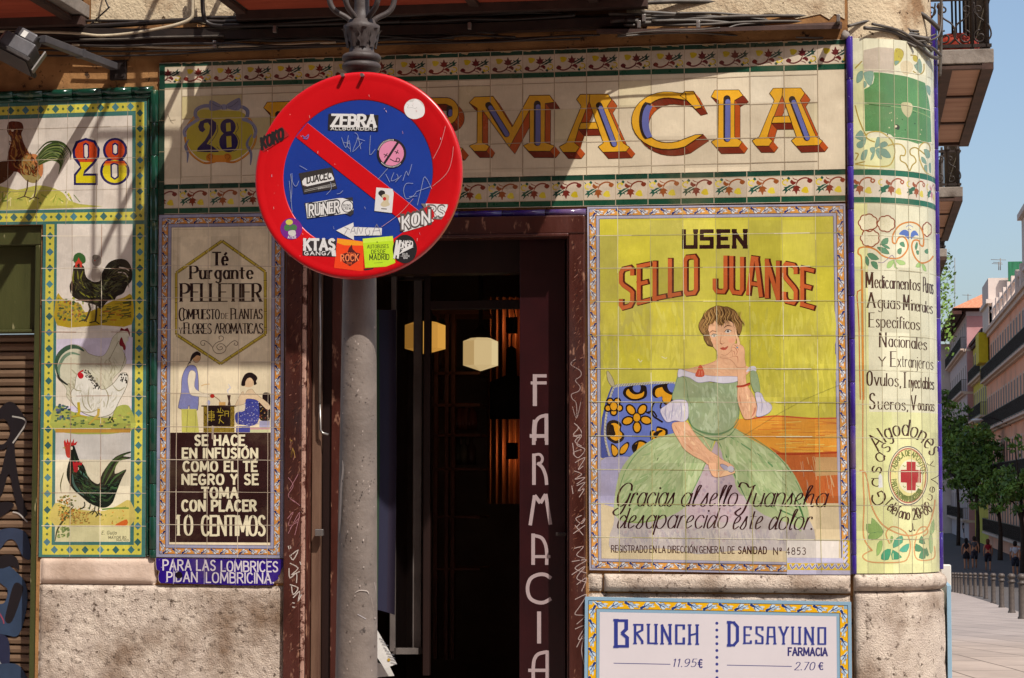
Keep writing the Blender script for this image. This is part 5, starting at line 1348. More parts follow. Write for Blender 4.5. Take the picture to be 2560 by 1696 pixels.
A.poly('505,625 500,580 510,560 520,590 528,555 542,588 552,552 562,590 580,555 580,592 608,575 596,605 560,610 530,600 510,635', 'b02a26', 0); A.poly('510,610 550,605 556,650 550,700 535,705 520,690 512,650', 'a8382c', 3); A.ell(562, 630, 9, 14, 'cfc6b0', 8); A.poly('488,627 512,620 512,635', '9a8a4a')
A.poly('572,760 570,730 590,745 600,725 612,745 632,728 628,745 648,738 640,765 612,762 600,820 580,815', 'a81f24', 0); A.ell(612, 790, 7, 12, 'c8bfa8', 8); A.ell(600, 790, 14, 26, '9a1f24', 10)
for s_ in ('660,1050 665,1080 640,1105', '710,1070 700,1110', '745,1085 740,1120 720,1150', '775,1095 770,1130 790,1160', '625,1105 660,1095', '700,1140 740,1120 770,1160', '750,1170 775,1140 800,1155'): A.stroke(s_, 9, '2a2a1c', 3)
A.L(6)
text(A, 'E. Guijo', 795, 915, 1305, 26, '3a3a24', .14, slant=.2); text(A, 'MAYOR 80', 850, 990, 1340, 20, '3a3424', .16); text(A, 'MADRID', 912, 1010, 1358, 15, '3a3424', .16)
A.frame(0, 0, 1.0).L(8)
joints(A, [21, 96, 169, 244, 319], [], y0=300, y1=521, wd=1.3, col='8f7f6a', dx=-3, lite='a99a84')
for x in (21, 96, 169, 244, 319, -54, -130): A.stroke([(x + 1, hy(248)(x)), (x, 300)], 1.3, '9a8a74'); A.stroke([(x - 4, 521), (x - 4.5, 562)], 1.3, '9a8a74')
joints(A, [], [331, 408, 486], x0=XL, x1=366, wd=1.3, dy=-15, col='8f7f6a', lite='b5a68e')
joints(A, [180.5, 254.5], [], y0=561, y1=1392, wd=1.4, dx=lambda x: -6 if x < 200 else -4, col='9f7f6a')
joints(A, [], [590, 671, 750.7, 830, 910, 990, 1071.5, 1152, 1232.6, 1314.6], x0=104, x1=365, wd=1.5, dy=1, col='9f7f6a')
A.build('painted_tiles', M['glaze_house'], hp)

# green half-round mouldings
def halfround(name, pts, r, mat, parent, n=12, label=None, seg=None, out=0.0):
    mb = MB(); mb.tube(pts, r, n); return mb.build(name, mat, parent, label)
gm_ = thing('green_tile_moulding', 'dark green glazed half round moulding framing the poultry tiles', 'moulding', tuple(atY(385, 900)))
def vtube(mb, px0, px1, py0, py1, px0b=None, px1b=None, off=0.0, n=14, seam=83):
    y = py0
    while y < py1 - 1:
        y2 = min(y + seam, py1); t0, t1 = (y - py0) / (py1 - py0), (y2 - py0) / (py1 - py0)
        a0 = px0 + ((px0b or px0) - px0) * t0; a1 = px1 + ((px1b or px1) - px1) * t0; b0 = px0 + ((px0b or px0) - px0) * t1; b1 = px1 + ((px1b or px1) - px1) * t1
        p, q = atY((a0 + a1) / 2, y + .7), atY((b0 + b1) / 2, y2 - .7); r = (atY(a1, y).x - atY(a0, y).x) / 2
        mb.tube([(p.x, -off, p.z), (p.x, -off, p.z - .002), (q.x, -off, q.z + .002), (q.x, -off, q.z)], [r * .93, r, r, r * .93], n); y = y2
mb = MB(); vtube(mb, 377, 397, 226, 1396, 374, 391, .004, 16, 82); vtube(mb, 367.5, 376, 240, 1392, 364, 372, -.004, 8, 82); mb.build('upright_moulding', M['green_glaze'], gm_)
mb = MB()
for py, r, off in ((226, .019, .006), (240, .012, .0)):
    x = XL
    while x < 385:
        x2 = min(x + 74, 386); p, q = atY(x + .7, py + (385 - x) * .034), atY(x2 - .7, py + (385 - x2) * .034); mb.tube([(p.x, -off, p.z), (q.x, -off, q.z)], r, 14); x = x2
mb.build('top_moulding', M['green_glaze'], gm_)

# purple half-round tiles
def purple(name, label, mbf):
    mb = MB(); mbf(mb); o = mb.build(name, M['purple_glaze']); return tag(o, label, 'moulding', 'purple half round tile mouldings')
purple('purple_moulding', 'tall purple half round tile strip between the yellow advert and the round corner', lambda mb: vtube(mb, 2114, 2132, 92, 1436, 2129, 2142, .004, 16, 108))
def pm2(mb):
    z = atY(2350, 60, RC).z; zb = CORNER.un(2330, 1427)[1]
    while z > zb:
        z2 = max(z - .2, zb); mb.tube([(XC + RC, RC, z - .001), (XC + RC, RC, z - .004), (XC + RC, RC, z2 + .004), (XC + RC, RC, z2 + .001)], [.0165, .018, .018, .0165], 16); z = z2
purple('purple_moulding', 'purple tile strip on the far edge of the round corner beside the street', pm2)
def pm3(mb):
    x = 716
    while x < 1464:
        x2 = min(x + 108, 1466); p, q = atY(x + .7, ln(716, 545, 1466, 531)(x)), atY(x2 - .7, ln(716, 545, 1466, 531)(x2)); mb.tube([(p.x, 0, p.z), (q.x, 0, q.z)], .0165, 12); x = x2
purple('purple_moulding', 'level row of dark blue slip tiles over the door casing', pm3)
mb = MB(); p = atY(2114, 92); mb.lathe([(0, .03), (.01, .028), (.02, .01), (.022, -.004), (.014, -.012)], (p.x, -.002, p.z), 12); tag(mb.build('finial', M['slab']), 'weathered mortar cap on top of the long purple strip', 'finial')

# ================================================================== tea advert
tp = thing('tea_tile_advert', 'tall tiled tea advert with bamboo hexagon, two figures and a brown text block', 'tile advert', tuple(atY(550, 960)))
TL, TR, BR, BL = (397.6, 538), (711, 533), (708, 1396), (390, 1393)
bed('tile_bed', WALL, [BL, BR, TR, TL], tp)
A = Art(WALL)
q = framed(A, TL, TR, BR, BL, '8f8ea2', 23, 8, 31, 12, 32, 'c0813a', wh='c4c2be', bl='232554')
A.poly(list(q), 'd6c7a6')
A.L(3); 
def inset_line(q, d, c, w_=1.1):
    P = [(q[0][0] + d, q[0][1] + d), (q[1][0] - d, q[1][1] + d), (q[2][0] - d, q[2][1] - d), (q[3][0] + d, q[3][1] - d)]
    for i in range(4): A.stroke([P[i], P[(i + 1) % 4]], w_, c)
inset_line(q, 0, '5a5870', 1.6); inset_line((q[0], q[1], (q[1][0], 1082), (q[0][0], 1082)), 6, 'b6a886', .9)
# bamboo hexagon
A.frame(380, 520, 3.409)
hexp = pp('597,283 965,545 968,1075 585,1328 210,1082 208,555'); A.L(4)
for i in range(6):
    a, c = hexp[i], hexp[(i + 1) % 6]
    A.stroke([a, c], 27, '4e4212'); A.stroke([a, c], 21, '9c8726'); A.stroke([(a[0] - 3, a[1] - 3), (c[0] - 3, c[1] - 3)], 7, 'c0ab3c')
A.L(5)
for i in range(6):
    a, c = hexp[i], hexp[(i + 1) % 6]; n = 4; dx, dy = c[0] - a[0], c[1] - a[1]; L_ = math.hypot(dx, dy); nx, ny = -dy / L_, dx / L_
    for k in range(0, n):
        t = (k + (.5 if i % 2 else .0)) / n + .02; m_ = (a[0] + dx * t, a[1] + dy * t); A.stroke([(m_[0] - nx * 15, m_[1] - ny * 15), (m_[0] + nx * 15, m_[1] + ny * 15)], 6, '5c4c16'); A.stroke([(m_[0] - nx * 13 + dx / L_ * 5, m_[1] - ny * 13 + dy / L_ * 5), (m_[0] + nx * 13 + dx / L_ * 5, m_[1] + ny * 13 + dy / L_ * 5)], 3, 'd0bc58')
INK = '251513'
A.L(4)
kw = dict(thick=.2, thin=.075, serif=.05, track=.14)
text(A, 'T', 512, 592, 492, 112, INK, thick=.22, thin=.1, serif=.05); text(A, '\u00e9', 588, 655, 492, 118, INK, thick=.2, thin=.08)
text(A, 'Purgante', 318, 868, 604, 108, INK, **kw)
text(A, 'PELLETIER', 236, 942, 797, 150, INK, thick=.165, thin=.055, serif=.03, track=.12)
text(A, 'C', 226, 284, 962, 108, INK, thick=.13, thin=.05); text(A, 'OMPUESTO', 262, 580, 948, 82, INK, thick=.14, thin=.06, serif=.03, track=.09); text(A, 'DE', 588, 652, 945, 46, INK, thick=.15, thin=.07, serif=.03)
text(A, 'P', 668, 716, 950, 92, INK, thick=.14, thin=.06, serif=.04); text(A, 'LANTAS', 706, 946, 946, 82, INK, thick=.14, thin=.06, serif=.03, track=.1)
text(A, 'Y', 228, 262, 1070, 48, INK, thick=.14, thin=.07, serif=.04); text(A, 'F', 268, 312, 1072, 92, INK, thick=.15, thin=.06, serif=.04); text(A, 'LORES', 308, 512, 1072, 84, INK, thick=.14, thin=.06, serif=.03, track=.08); text(A, 'AROMATICAS', 532, 952, 1070, 84, INK, thick=.13, thin=.055, serif=.03, track=.07)
A.stroke('575,1120 572,1100 590,1092 610,1105 600,1130 560,1145 530,1170 518,1200 540,1235 580,1242 620,1225 630,1190 600,1160 565,1165 552,1190 575,1212 600,1200 592,1182 576,1190', 4.5, '3a2620', 5)
A.stroke('518,1190 480,1150 440,1130 415,1145 425,1172 450,1168 445,1150', 4.5, '3a2620', 5); A.stroke('632,1190 672,1150 705,1132 732,1150 722,1172 700,1165 708,1150', 4.5, '3a2620', 5)
# the two figures
A.frame(380, 960, 3.016).L(4)
F2 = lambda s, dy=0: [(x, y) for x, y in pp(s)]
A.poly('250,-110 285,-140 330,-130 348,-60 352,60 345,195 290,200 280,160 262,198 205,185 200,160 220,60 225,-40', '7478a6', 3, '3a2a24', 3)
A.poly('222,190 335,190 355,366 225,366', 'b9b458'); A.stroke('262,366 265,300 270,200', 2.5, '3a2a24'); A.stroke('325,200 330,300 322,366', 2, '6a6a3a')
A.poly('290,-100 330,-80 320,20 360,60 410,75 440,90 430,100 340,95 290,80 275,20 270,-40', 'd3c7ae', 3, '6a5844', 2)
A.poly('312,-205 345,-230 365,-215 365,-190 350,-165 325,-160 310,-180', 'c2986a', 3, '3a2a24', 2); A.poly('290,-190 305,-225 340,-245 365,-230 366,-210 340,-215 320,-200 305,-185 285,-150', '1c1414', 3); A.stroke('300,-190 280,-160 262,-120', 6, '1c1414', taper=True)
A.stroke('372,15 400,5 435,2', 7, 'c9a878', 3); A.ell(455, 92, 17, 15, 'a82a20'); A.stroke('470,95 505,120 515,140', 4, '7a4a2c', 3); A.ell(426, 142, 13, 20, '9a9cba'); A.rect(505, 138, 555, 162, 'c59a5a')
A.poly('566,85 594,85 588,130 594,162 570,162 576,130', '3a2420'); A.stroke('580,80 570,50 590,30 575,0', 9, 'b4b2bc', 4, taper=True)
A.rect(372, 163, 635, 172, '2a1a16'); A.rect(388, 172, 622, 366, '7a6420'); A.rect(415, 172, 592, 320, '1d1110'); A.L(5)
for i in range(120):
    x = rnd.choice([rnd.uniform(390, 412), rnd.uniform(595, 618), rnd.uniform(390, 618)]); y = rnd.uniform(176, 362) if x < 412 or x > 595 else rnd.uniform(324, 362); A.stroke([(x, y), (x + rnd.uniform(-8, 8), y + rnd.uniform(-8, 8))], 3, rnd.choice(['1d1110', '1d1110', 'a0873a']))
gd = 'a8912e'
for s_ in ('425,212 470,212', '448,200 448,285', '428,228 468,228', '428,228 428,256', '468,228 468,256', '428,256 468,256', '422,272 474,272', '430,242 466,242', '498,188 505,215', '520,180 512,215', '530,196 540,210', '490,212 535,218', '500,240 540,236', '520,235 505,300', '505,265 542,298', '550,205 550,245', '550,206 578,206', '578,206 576,250', '556,224 574,224'): A.stroke(s_, 5, gd)
A.L(4)
A.poly('835,75 870,65 892,85 892,180 885,275 820,275 800,220 795,150 830,130', '1a1214', 3); A.rect(635, 320, 740, 366, '3a3f86'); A.rect(740, 330, 888, 345, 'b88a8a'); A.rect(740, 345, 888, 366, 'b5b88a'); A.rect(810, 280, 888, 330, '9a98b4')
A.poly('640,215 700,200 705,120 760,110 800,130 810,240 790,300 740,318 690,310 640,300 625,250', '3a4088', 3)
A.poly('700,80 720,50 755,40 770,60 790,80 880,150 888,190 860,190 800,130 760,115 710,115 700,150 640,165 630,155 680,60', 'd0b794', 3, '7a5a44', 2)
A.poly('690,-30 700,-60 740,-75 772,-50 775,-20 755,20 715,25 690,10', 'd0b08a', 3); A.poly('672,10 685,-45 710,-78 750,-85 785,-62 795,-40 785,-20 790,0 770,10 765,-20 745,-45 720,-40 705,-15 700,15', '1c1212', 3)
A.L(5)
for i in range(90):
    x, y = rnd.uniform(640, 805), rnd.uniform(135, 312)
    if y < 190 and x < 700: continue
    A.ell(x, y, 4.5, 3.5, rnd.choice(['9a9cc0', '22276a', '8488b4', 'b0a8b8']), 6)
for i in range(30): A.ell(rnd.uniform(812, 880), rnd.uniform(150, 260), 3.5, 3, rnd.choice(['b8862a', 'b5a890', '8a3a2a']), 6)
# brown block
A.frame(0, 0, 1.0).L(3); yb0 = 1082
A.poly([(425.5, 1082), (676.5, 1082), (676, 1357), (423.5, 1356)], '2a1514')
A.frame(380, 960, 3.016).L(4)
CR_ = 'cdc4a4'
for s_, a_, c_, y_, h_ in (('SE HACE', 318, 704, 462, 72), ('EN INFUSI\u00d3N', 224, 802, 558, 70), ('COMO EL T\u00c9', 230, 798, 658, 70), ('NEGRO Y SE', 222, 806, 757, 72), ('TOMA', 370, 655, 860, 76), ('CON PLACER', 220, 792, 957, 76)):
    text(A, s_, a_, c_, y_, h_, CR_, thick=.25, thin=.22, track=.16, space=.5)
text(A, '10', 175, 312, 1140, 148, CR_, thick=.13, thin=.06, serif=.03, track=.3); text(A, 'CENTIMOS', 368, 860, 1142, 145, CR_, thick=.13, thin=.11, track=.1)
A.frame(0, 0, 1.0).L(7)
A.poly([(529.5, 1064), (536, 1066), (534, 1085), (537, 1100), (529, 1098)], '8a7a6a')
joints(A, [446, 521.5, 598, 672], [], y0=550, y1=1394, wd=1.5, dx=lambda x: -7 if x < 500 else -4, col='ad9c86', lite='c2b39c')
joints(A, [], [664.5, 744, 824, 904, 984, 1067, 1149, 1230, 1312], x0=394, x1=709, wd=1.5, dy=2, col='ad9c86', lite='c2b39c')
A.build('painted_tiles', M['glaze_tea'], tp)

bs = thing('blue_tile_strip', 'chipped deep blue tile strip reading PARA LAS LOMBRICES PIDAN LOMBRICINA', 'sign', tuple(atY(550, 1430)))
edge = pp('390,1396 708,1399 707,1418 702,1426 700,1436 694,1440 697,1446 690,1452 684,1456 683,1463 600,1464 520,1461 430,1459 402,1458 397,1452 396,1440 399,1428 392,1424 390,1410')
mb = MB(); vs = [WALL.un(*p) for p in edge]; mb.prism([(u, v) for u, v in vs], 'y', -.010, .0115); mb.build('tile_bed', M['grout'], bs)
WB = Wall((0, -.010, 0)); A = Art(WB); A.poly(edge, '26106e'); A.L(1).frame(0, 1380, 3.1145)
text(A, 'PARA LAS', 1265, 1682, 140, 76, 'c5bcc0', thick=.15, track=.17, rise=.01, space=.4); text(A, 'LOMBRICES', 1718, 2168, 150, 76, 'c5bcc0', thick=.15, track=.14, rise=.01)
text(A, 'PIDAN', 1296, 1540, 230, 72, 'c5bcc0', thick=.15, track=.17, rise=.01); text(A, 'LOMBRICINA.', 1602, 2135, 238, 76, 'c5bcc0', thick=.14, track=.15, rise=.01)
A.L(3); A.poly('1368,165 1400,152 1418,170 1420,195 1395,208 1370,198', '140a14', 3)
A.frame(0, 0, 1.0)
for x in (434, 511, 589, 667): A.stroke([(x, 1397), (x - .5, 1461)], 1.6, '9a90a4')
for i in range(14): x = rnd.uniform(395, 690); A.ell(x, rnd.uniform(1398, 1458), rnd.uniform(.8, 2), .8, 'a59ab0', 6)
A.build('painted_tiles', M['glaze_strip'], bs)

# ================================================================== yellow advert with the seated lady
jp = thing('seated_lady_tile_advert', 'large yellow tiled advert with a seated lady in a green dress, headed USEN SELLO JUANSE', 'tile advert', tuple(atY(1800, 970)))
TL, TR, BR, BL = (1468, 518), (2113, 509.5), (2127.5, 1438), (1473.5, 1425.5)
bed('tile_bed', WALL, [BL, BR, TR, TL], jp)
A = Art(WALL)
q = framed(A, TL, TR, BR, BL, '9a98a8', 22, 5, 30, 22, 32, 'c48a42', wh='cccac4', bl='2b3064')
YB = 'b9b03e'
A.poly(list(q), YB); A.L(3); inset_line(q, 0, '55536e', 1.5)
L0 = lambda y: 1497.5 + (y - 550) * .0062
R0 = lambda y: 2083 + (y - 542) * .0145
A.L(2)
# tone patches of single tiles
for i in range(9):
    for j in range(10):
        x0 = [1498, 1544, 1625, 1707, 1789, 1872, 1955, 2038, 2085][i] if i < 9 else 0; x1 = [1544, 1625, 1707, 1789, 1872, 1955, 2038, 2084, 2085][i]; y0 = [551, 590, 671.5, 755, 839, 922, 1005, 1088, 1175, 1262][j]; y1 = [590, 671.5, 755, 839, 922, 1005, 1088, 1175, 1262, 1345][j]
        if i < 8 and j < 7: A.rect(x0 + (2 if i == 0 else 0), y0, min(x1, 2083), y1, rnd.choice(['b1aa44', 'b9b03a', 'c0b84a', 'b5ad3e', 'aea74c', 'c0b848']))
A.frame(1450, 750, 3.381).L(3)
# landscape at the right and floor
A.poly([(1300, 1010), (1450, 1000), (1600, 985), (1720, 985), (1900, 1000), (2168, 1000), (2172, 1300), (1640, 1300), (1400, 1150), (1290, 1080)], 'c98a34', 0)
A.poly('1640,1290 2173,1290 2178,1700 2195,1960 2211,2226 182,2186 176,1700 174,1330 420,1330', 'bdae8c')
A.poly('1600,1240 1700,1290 2172,1290 2176,1460 2185,1720 1860,1720 1760,1400', 'a85a2c')
for i in range(70):
    y = rnd.uniform(1015, 1280); x = rnd.uniform(1320 + max(0, y - 1080) * 1.6, 2080); L_ = rnd.uniform(60, 260); A.stroke([(x, y), (min(2168, x + L_), y + rnd.uniform(-8, 8))], rnd.uniform(8, 26), rnd.choice(['c9822c', 'd09a3a', 'b8722c', 'cfa84a', 'c7b05a', 'b5642a']), taper=True)
A.stroke([(1420, 1010), (1600, 985), (1720, 985), (1950, 1002), (2168, 1000)], 12, 'b5502c', 4); A.stroke('1660,1298 1800,1305 2172,1290', 16, '963a1c', 3)
for i in range(60):
    x = rnd.uniform(1780, 2160); y = rnd.uniform(1320, 1700); A.stroke([(x, y), (x + rnd.uniform(-10, 30), y + rnd.uniform(50, 160))], rnd.uniform(10, 30), rnd.choice(['b06a34', 'a85a34', 'b88a5a', 'a8866a', 'bb9a70', '9f4f28']), taper=True)
A.poly('1990,1330 2172,1330 2178,1480 1995,1490', 'a8865a'); 
A.poly('1860,1720 2185,1720 2195,1960 2211,2226 1900,2222', 'c3b28e')
A.L(4)
A.brush('176,10 2168,10 2168,990 1640,970 1500,780 1340,500 1380,60 1000,60 1000,380 800,600 240,600 180,900', ['b5ad40', 'bcb446', 'b8b040', 'bfb84e', 'b2ab42'], 360, 150, 26, ang=88, spread=8, seed=10)
# seat
A.poly('176,1360 240,1320 400,1325 430,1345 330,1500 300,1700 176,1720', '9793ac', 0); A.stroke('178,1355 240,1322 400,1322 425,1340', 4, '5a586c', 3)
A.poly('176,1700 330,1690 300,1760 176,1720', '9f9cb0')
# cushion
A.poly('177,1120 185,1000 220,850 262,740 290,720 330,1328 250,1326 180,1340', '3c4a8a', 0)
A.poly('288,732 520,712 700,704 810,712 860,1000 820,1140 600,1200 420,1325 250,1322 215,1140 232,960 262,800', '5d6cab', 0)
A.stroke('285,735 340,722 500,712 640,700 810,705', 22, 'a8a596', 4); A.stroke('288,735 262,800 232,920 212,1060 215,1180 250,1320', 17, 'a8a596', 4)
A.poly('225,610 240,605 270,650 290,700 285,735 262,725 235,680', 'a8a07c', 3, '4c4632', 3)
A.L(5)
for i in range(24): x = 300 + i * 21; y = 722 - (i * .9 if i < 16 else 14); A.stroke([(x - 6, y + 12), (x + 10, y - 11)], 3.5, '4c4838')
for i in range(22): t = i / 21; x = 285 - 72 * math.sin(t * 2.3); y = 750 + 560 * t; A.stroke([(x - 9, y - 5), (x + 9, y + 6)], 3.5, '4c4838')
BK = '1c1410'; OY = 'c98e1e'
def flower(cx, cy, r, pr, n, rot, c=OY, mid=OY, dr=.62):
    for k in range(n):
        a = rot + 2 * math.pi * k / n; A.L(5).ell(cx + r * math.cos(a) * dr * 1.5, cy + r * math.sin(a) * dr * 1.5, r * .62, pr, BK, 16, a)
    for k in range(n):
        a = rot + 2 * math.pi * k / n; A.L(6).ell(cx + r * math.cos(a) * dr * 1.5, cy + r * math.sin(a) * dr * 1.5, r * .62 - 14, pr - 13, c, 14, a)
    A.L(6).ell(cx, cy, 36, 44, BK); A.L(7).ell(cx, cy, 28, 34, mid)
flower(480, 995, 88, 40, 5, -math.pi / 2 + .6)
flower(285, 900, 55, 34, 5, .3)
A.L(5)
A.stroke('590,960 560,950', 16, BK); A.stroke('630,860 605,920 620,980 660,1010 700,1035', 16, BK, 4); A.stroke('575,950 620,945 650,990', 13, BK, 4)
def rosette(P, inner, hole):
    A.L(5).poly(P, BK, 4); cx = sum(p[0] for p in pp(P)) / len(pp(P)); cy = sum(p[1] for p in pp(P)) / len(pp(P))
    A.L(6).poly([(cx + (x - cx) * .74, cy + (y - cy) * .74) for x, y in pp(P)], OY, 4)
    if inner: A.L(7).poly(inner, BK, 4)
    if hole: A.L(8).poly(hole, '5d6cab', 4)
rosette('400,735 540,722 566,760 560,820 500,850 430,850 380,820 362,780', '420,730 540,725 535,780 480,800 440,790 415,760', '455,728 510,725 505,775 470,780 448,755')
rosette('640,725 800,715 800,830 760,900 700,870 690,820 640,830 610,790', '700,715 800,715 790,800 740,790 705,760', '740,715 800,712 795,780 755,770')
rosette('232,1040 290,1015 350,1050 345,1100 376,1140 360,1190 300,1215 240,1180 222,1130', '232,1050 280,1060 290,1100 300,1140 260,1150 225,1120', None)
rosette('440,1230 500,1185 560,1200 575,1240 500,1320 450,1290', '440,1240 480,1215 500,1190 470,1290 445,1280', None)
rosette('262,1215 310,1240 330,1290 300,1330 270,1310', None, None); rosette('330,1310 340,1250 400,1200 418,1230 380,1300', None, None)
rosette('590,1120 620,1100 640,1120 650,1070 700,1080 740,1100 735,1150 680,1180 640,1200 600,1190', '620,1130 680,1100 700,1110 670,1130 640,1170', None)
A.L(8).stroke('690,870 680,910 720,920', 14, BK, 3)
# skirt and lilac underskirt
GD, GL_, GDK = '9ba87a', 'a0ad78', '4f7448'
A.L(9)
A.poly('350,1560 300,1760 282,1900 250,2000 262,2110 420,2120 700,2100 1000,2150 1300,2120 1600,2115 1900,2130 1985,2060 1960,1900 1800,1700 1400,1500 900,1400', 'a79f9a', 3)
A.L(10)
A.poly('945,1090 1000,1110 1170,1160 1290,1080 1400,1150 1560,1240 1700,1340 1800,1460 1880,1620 1930,1780 1925,1860 1870,1960 1800,1900 1560,1820 1420,1700 1330,1560 1230,1400 1150,1180 1120,1250 1030,1450 950,1620 880,1760 700,1850 500,1890 360,1870 290,1800 300,1620 340,1450 420,1330 520,1240 640,1170 780,1130', GD, 3)
A.L(11)
A.poly('1150,1190 1250,1400 1360,1620 1440,1800 1380,1880 1000,1880 900,1800 980,1580 1070,1380', 'a8979a', 0)
for i in range(60): 
    x, y = rnd.uniform(1000, 1340), rnd.uniform(1420, 1850)
    if abs(x - 1150) < (y - 1200) * .42: A.ell(x, y, 12, 13, rnd.choice(['978992', '9c8990', 'a08a8e']), 10)
for i in range(50): A.ell(rnd.uniform(330, 1900), rnd.uniform(1920, 2090), 14, 15, rnd.choice(['998f92', '9c8e8e', 'a29492']), 10)
A.L(12)
for s_, c_, w_ in (('1165,1190 1240,1330 1330,1530 1420,1720', GDK, 12), ('1240,1140 1400,1240 1620,1400 1760,1600 1850,1800', '5f8456', 14), ('1290,1085 1480,1180 1680,1330 1840,1560 1920,1780', '5f8456', 8), ('900,1440 700,1440 520,1560 430,1720', '829560', 12), ('640,1180 480,1300 370,1480 310,1700', '6a8a58', 8), ('1120,1200 1060,1380 960,1600 860,1770', '6a8a58', 9), ('620,1240 640,1400 610,1500', '7d905c', 8), ('1500,1700 1700,1780 1880,1860', '4f7448', 14), ('1780,1600 1860,1760 1900,1880', '3f6a3c', 16), ('640,1300 700,1260', '7d905c', 6), ('700,1500 660,1350', '7d905c', 5), ('1450,1560 1600,1640 1750,1740', '7d905c', 8), ('360,1870 520,1880 700,1850', '7c9050', 10), ('760,1700 600,1740 420,1700', 'a9b580', 22), ('1350,1240 1500,1400 1600,1600', 'a5b284', 22), ('560,1300 480,1450 430,1600', 'a9b580', 24)): A.stroke(s_, w_, c_, 4, taper=True)
# bodice
SKIRT = '960,1130 1170,1180 1290,1100 1400,1160 1560,1250 1700,1350 1790,1470 1870,1630 1910,1850 1560,1800 1400,1700 1230,1420 1150,1230 1030,1460 940,1620 860,1750 700,1830 500,1870 370,1850 310,1780 320,1620 360,1460 440,1340 540,1250 660,1180 800,1140'
A.brush(SKIRT, ['94a574', 'a2af80', 'a6b384', '8ba06e', 'acb88c', '99a87a'], 420, 130, 22, ang=lambda x, y: math.degrees(math.atan2(y - 1000, (x - 1150) * .75)), spread=12, seed=3, curve=.12)
A.brush('300,1930 1940,1930 1950,2080 300,2080', ['aca49c', '9f9696', 'b0a8a0', '9a9494'], 160, 110, 18, ang=85, spread=15, seed=4)
A.L(13)
A.poly('820,650 900,640 1100,700 1300,700 1330,690 1340,860 1350,960 1290,1080 1170,1165 1060,1140 945,1085 905,960 915,860 860,850 780,845 795,760', '8a9a74', 0)
A.brush('830,670 1100,715 1320,710 1335,860 1340,950 1280,1075 1170,1150 1060,1125 955,1075 915,960 925,860', ['8c9b78', '97a684', '9fad8c', '869672'], 170, 90, 20, ang=80, spread=20, seed=5, curve=.1)
A.L(14)
for s_, c_, w_ in (('910,1000 960,1080 1060,1125 1170,1135 1280,1090 1345,1000', '5c7c54', 16), ('950,1100 1060,1160 1160,1185 1270,1140 1340,1040', '5c7c54', 10), ('915,850 905,950 940,1050', '66805c', 8), ('910,790 920,850 950,900', '66805c', 6), ('1150,880 1100,980 1130,1080', '97a582', 40), ('1320,820 1345,940 1330,1030', '6c8560', 9)): A.stroke(s_, w_, c_, 4, taper=True)
for i in range(10): x = 920 + i * 42; A.stroke([(x, 705 + 6 * math.sin(i)), (x + 6, 760 + (i % 3) * 16)], 7, '66805c', taper=True)
A.poly('780,840 800,740 830,655 870,650 900,700 905,850 860,862', '8a9a74', 3, '5c7c54', 4); 
A.L(15)
A.poly('830,655 830,600 855,588 960,620 1120,645 1330,650 1325,690 1210,706 1100,690 1000,700 930,660 870,645', 'c3bfc8', 3, '8a86a0', 3)
A.poly('1405,610 1430,570 1470,560 1490,580 1480,620 1440,600', 'c3bfc8', 3); A.poly('1440,610 1490,610 1515,700 1520,780 1480,785 1450,720', '8a9a74', 3, '5c7c54', 3)
# shoulders, neck, arms
SK, SKD, SKL = 'd0a27e', 'b0714e', 'd8b088'
A.L(14)
A.poly('830,600 880,590 960,570 1080,540 1150,510 1165,470 1165,400 1290,430 1300,500 1340,560 1410,560 1440,590 1400,640 1330,660 1120,650 960,622', SK, 2)
A.L(16)
A.poly('780,1045 850,1030 905,1035 950,1100 1010,1180 1090,1270 1200,1350 1160,1430 1090,1400 1040,1360 960,1320 880,1260 830,1180 790,1110', SK, 3, 'a8765a', 2.5)
A.poly('1330,560 1395,560 1405,700 1450,780 1480,840 1495,920 1480,990 1410,1010 1380,990 1345,900 1330,820 1335,700', SK, 3, 'a8765a', 2.5)
A.L(17)
A.poly('1085,1380 1120,1320 1200,1350 1290,1400 1305,1440 1290,1465 1220,1490 1150,1500 1110,1470', SK, 3, 'a8765a', 2.5)
A.poly('1190,1480 1230,1440 1300,1445 1305,1465 1240,1485 1180,1498', SKL, 3, 'a8765a', 2)
A.poly('1185,1400 1205,1388 1250,1410 1260,1440 1225,1440', '9c97a8', 3, '5a5668', 3); A.ell(1274, 1430, 28, 26, 'b4afb8'); A.stroke('1300,1420 1302,1445 1280,1458 1255,1448', 4, '5a5668', 3)
for s_, c_, w_ in (('800,1060 870,1180 960,1280', 'b87a5a', 10), ('1350,700 1350,820 1370,930', 'b87a5a', 9), ('1460,860 1480,930 1450,990', 'b5745a', 14), ('1100,1400 1140,1470', 'b87a5a', 6), ('1040,1160 1110,1270', 'ddb890', 16), ('880,1100 930,1180 1000,1260', 'ddb890', 18), ('1400,720 1420,860 1430,940', 'ddb890', 22)): A.stroke(s_, w_, c_, 4, taper=True)
A.poly('680,930 730,890 790,850 860,845 905,860 915,920 912,1000 870,1030 800,1020 740,1035 700,990', 'c0bac4', 3, '7d7aa0', 3)
A.poly('1480,790 1530,790 1560,850 1610,880 1622,920 1590,960 1530,985 1490,980 1500,900', 'c0bac4', 3, '7d7aa0', 3)
A.brush('800,1070 900,1050 1000,1180 1085,1280 1180,1360 1150,1410 1040,1340 890,1250 840,1180', ['cc9d7b', 'd4a683', 'c89876', 'd6aa88'], 90, 70, 12, ang=50, spread=14, seed=6)
A.brush('1345,580 1390,580 1400,700 1470,860 1485,930 1420,1000 1385,970 1340,840', ['cc9d7b', 'd4a683', 'c89876', 'd6aa88'], 80, 70, 12, ang=82, spread=10, seed=7)
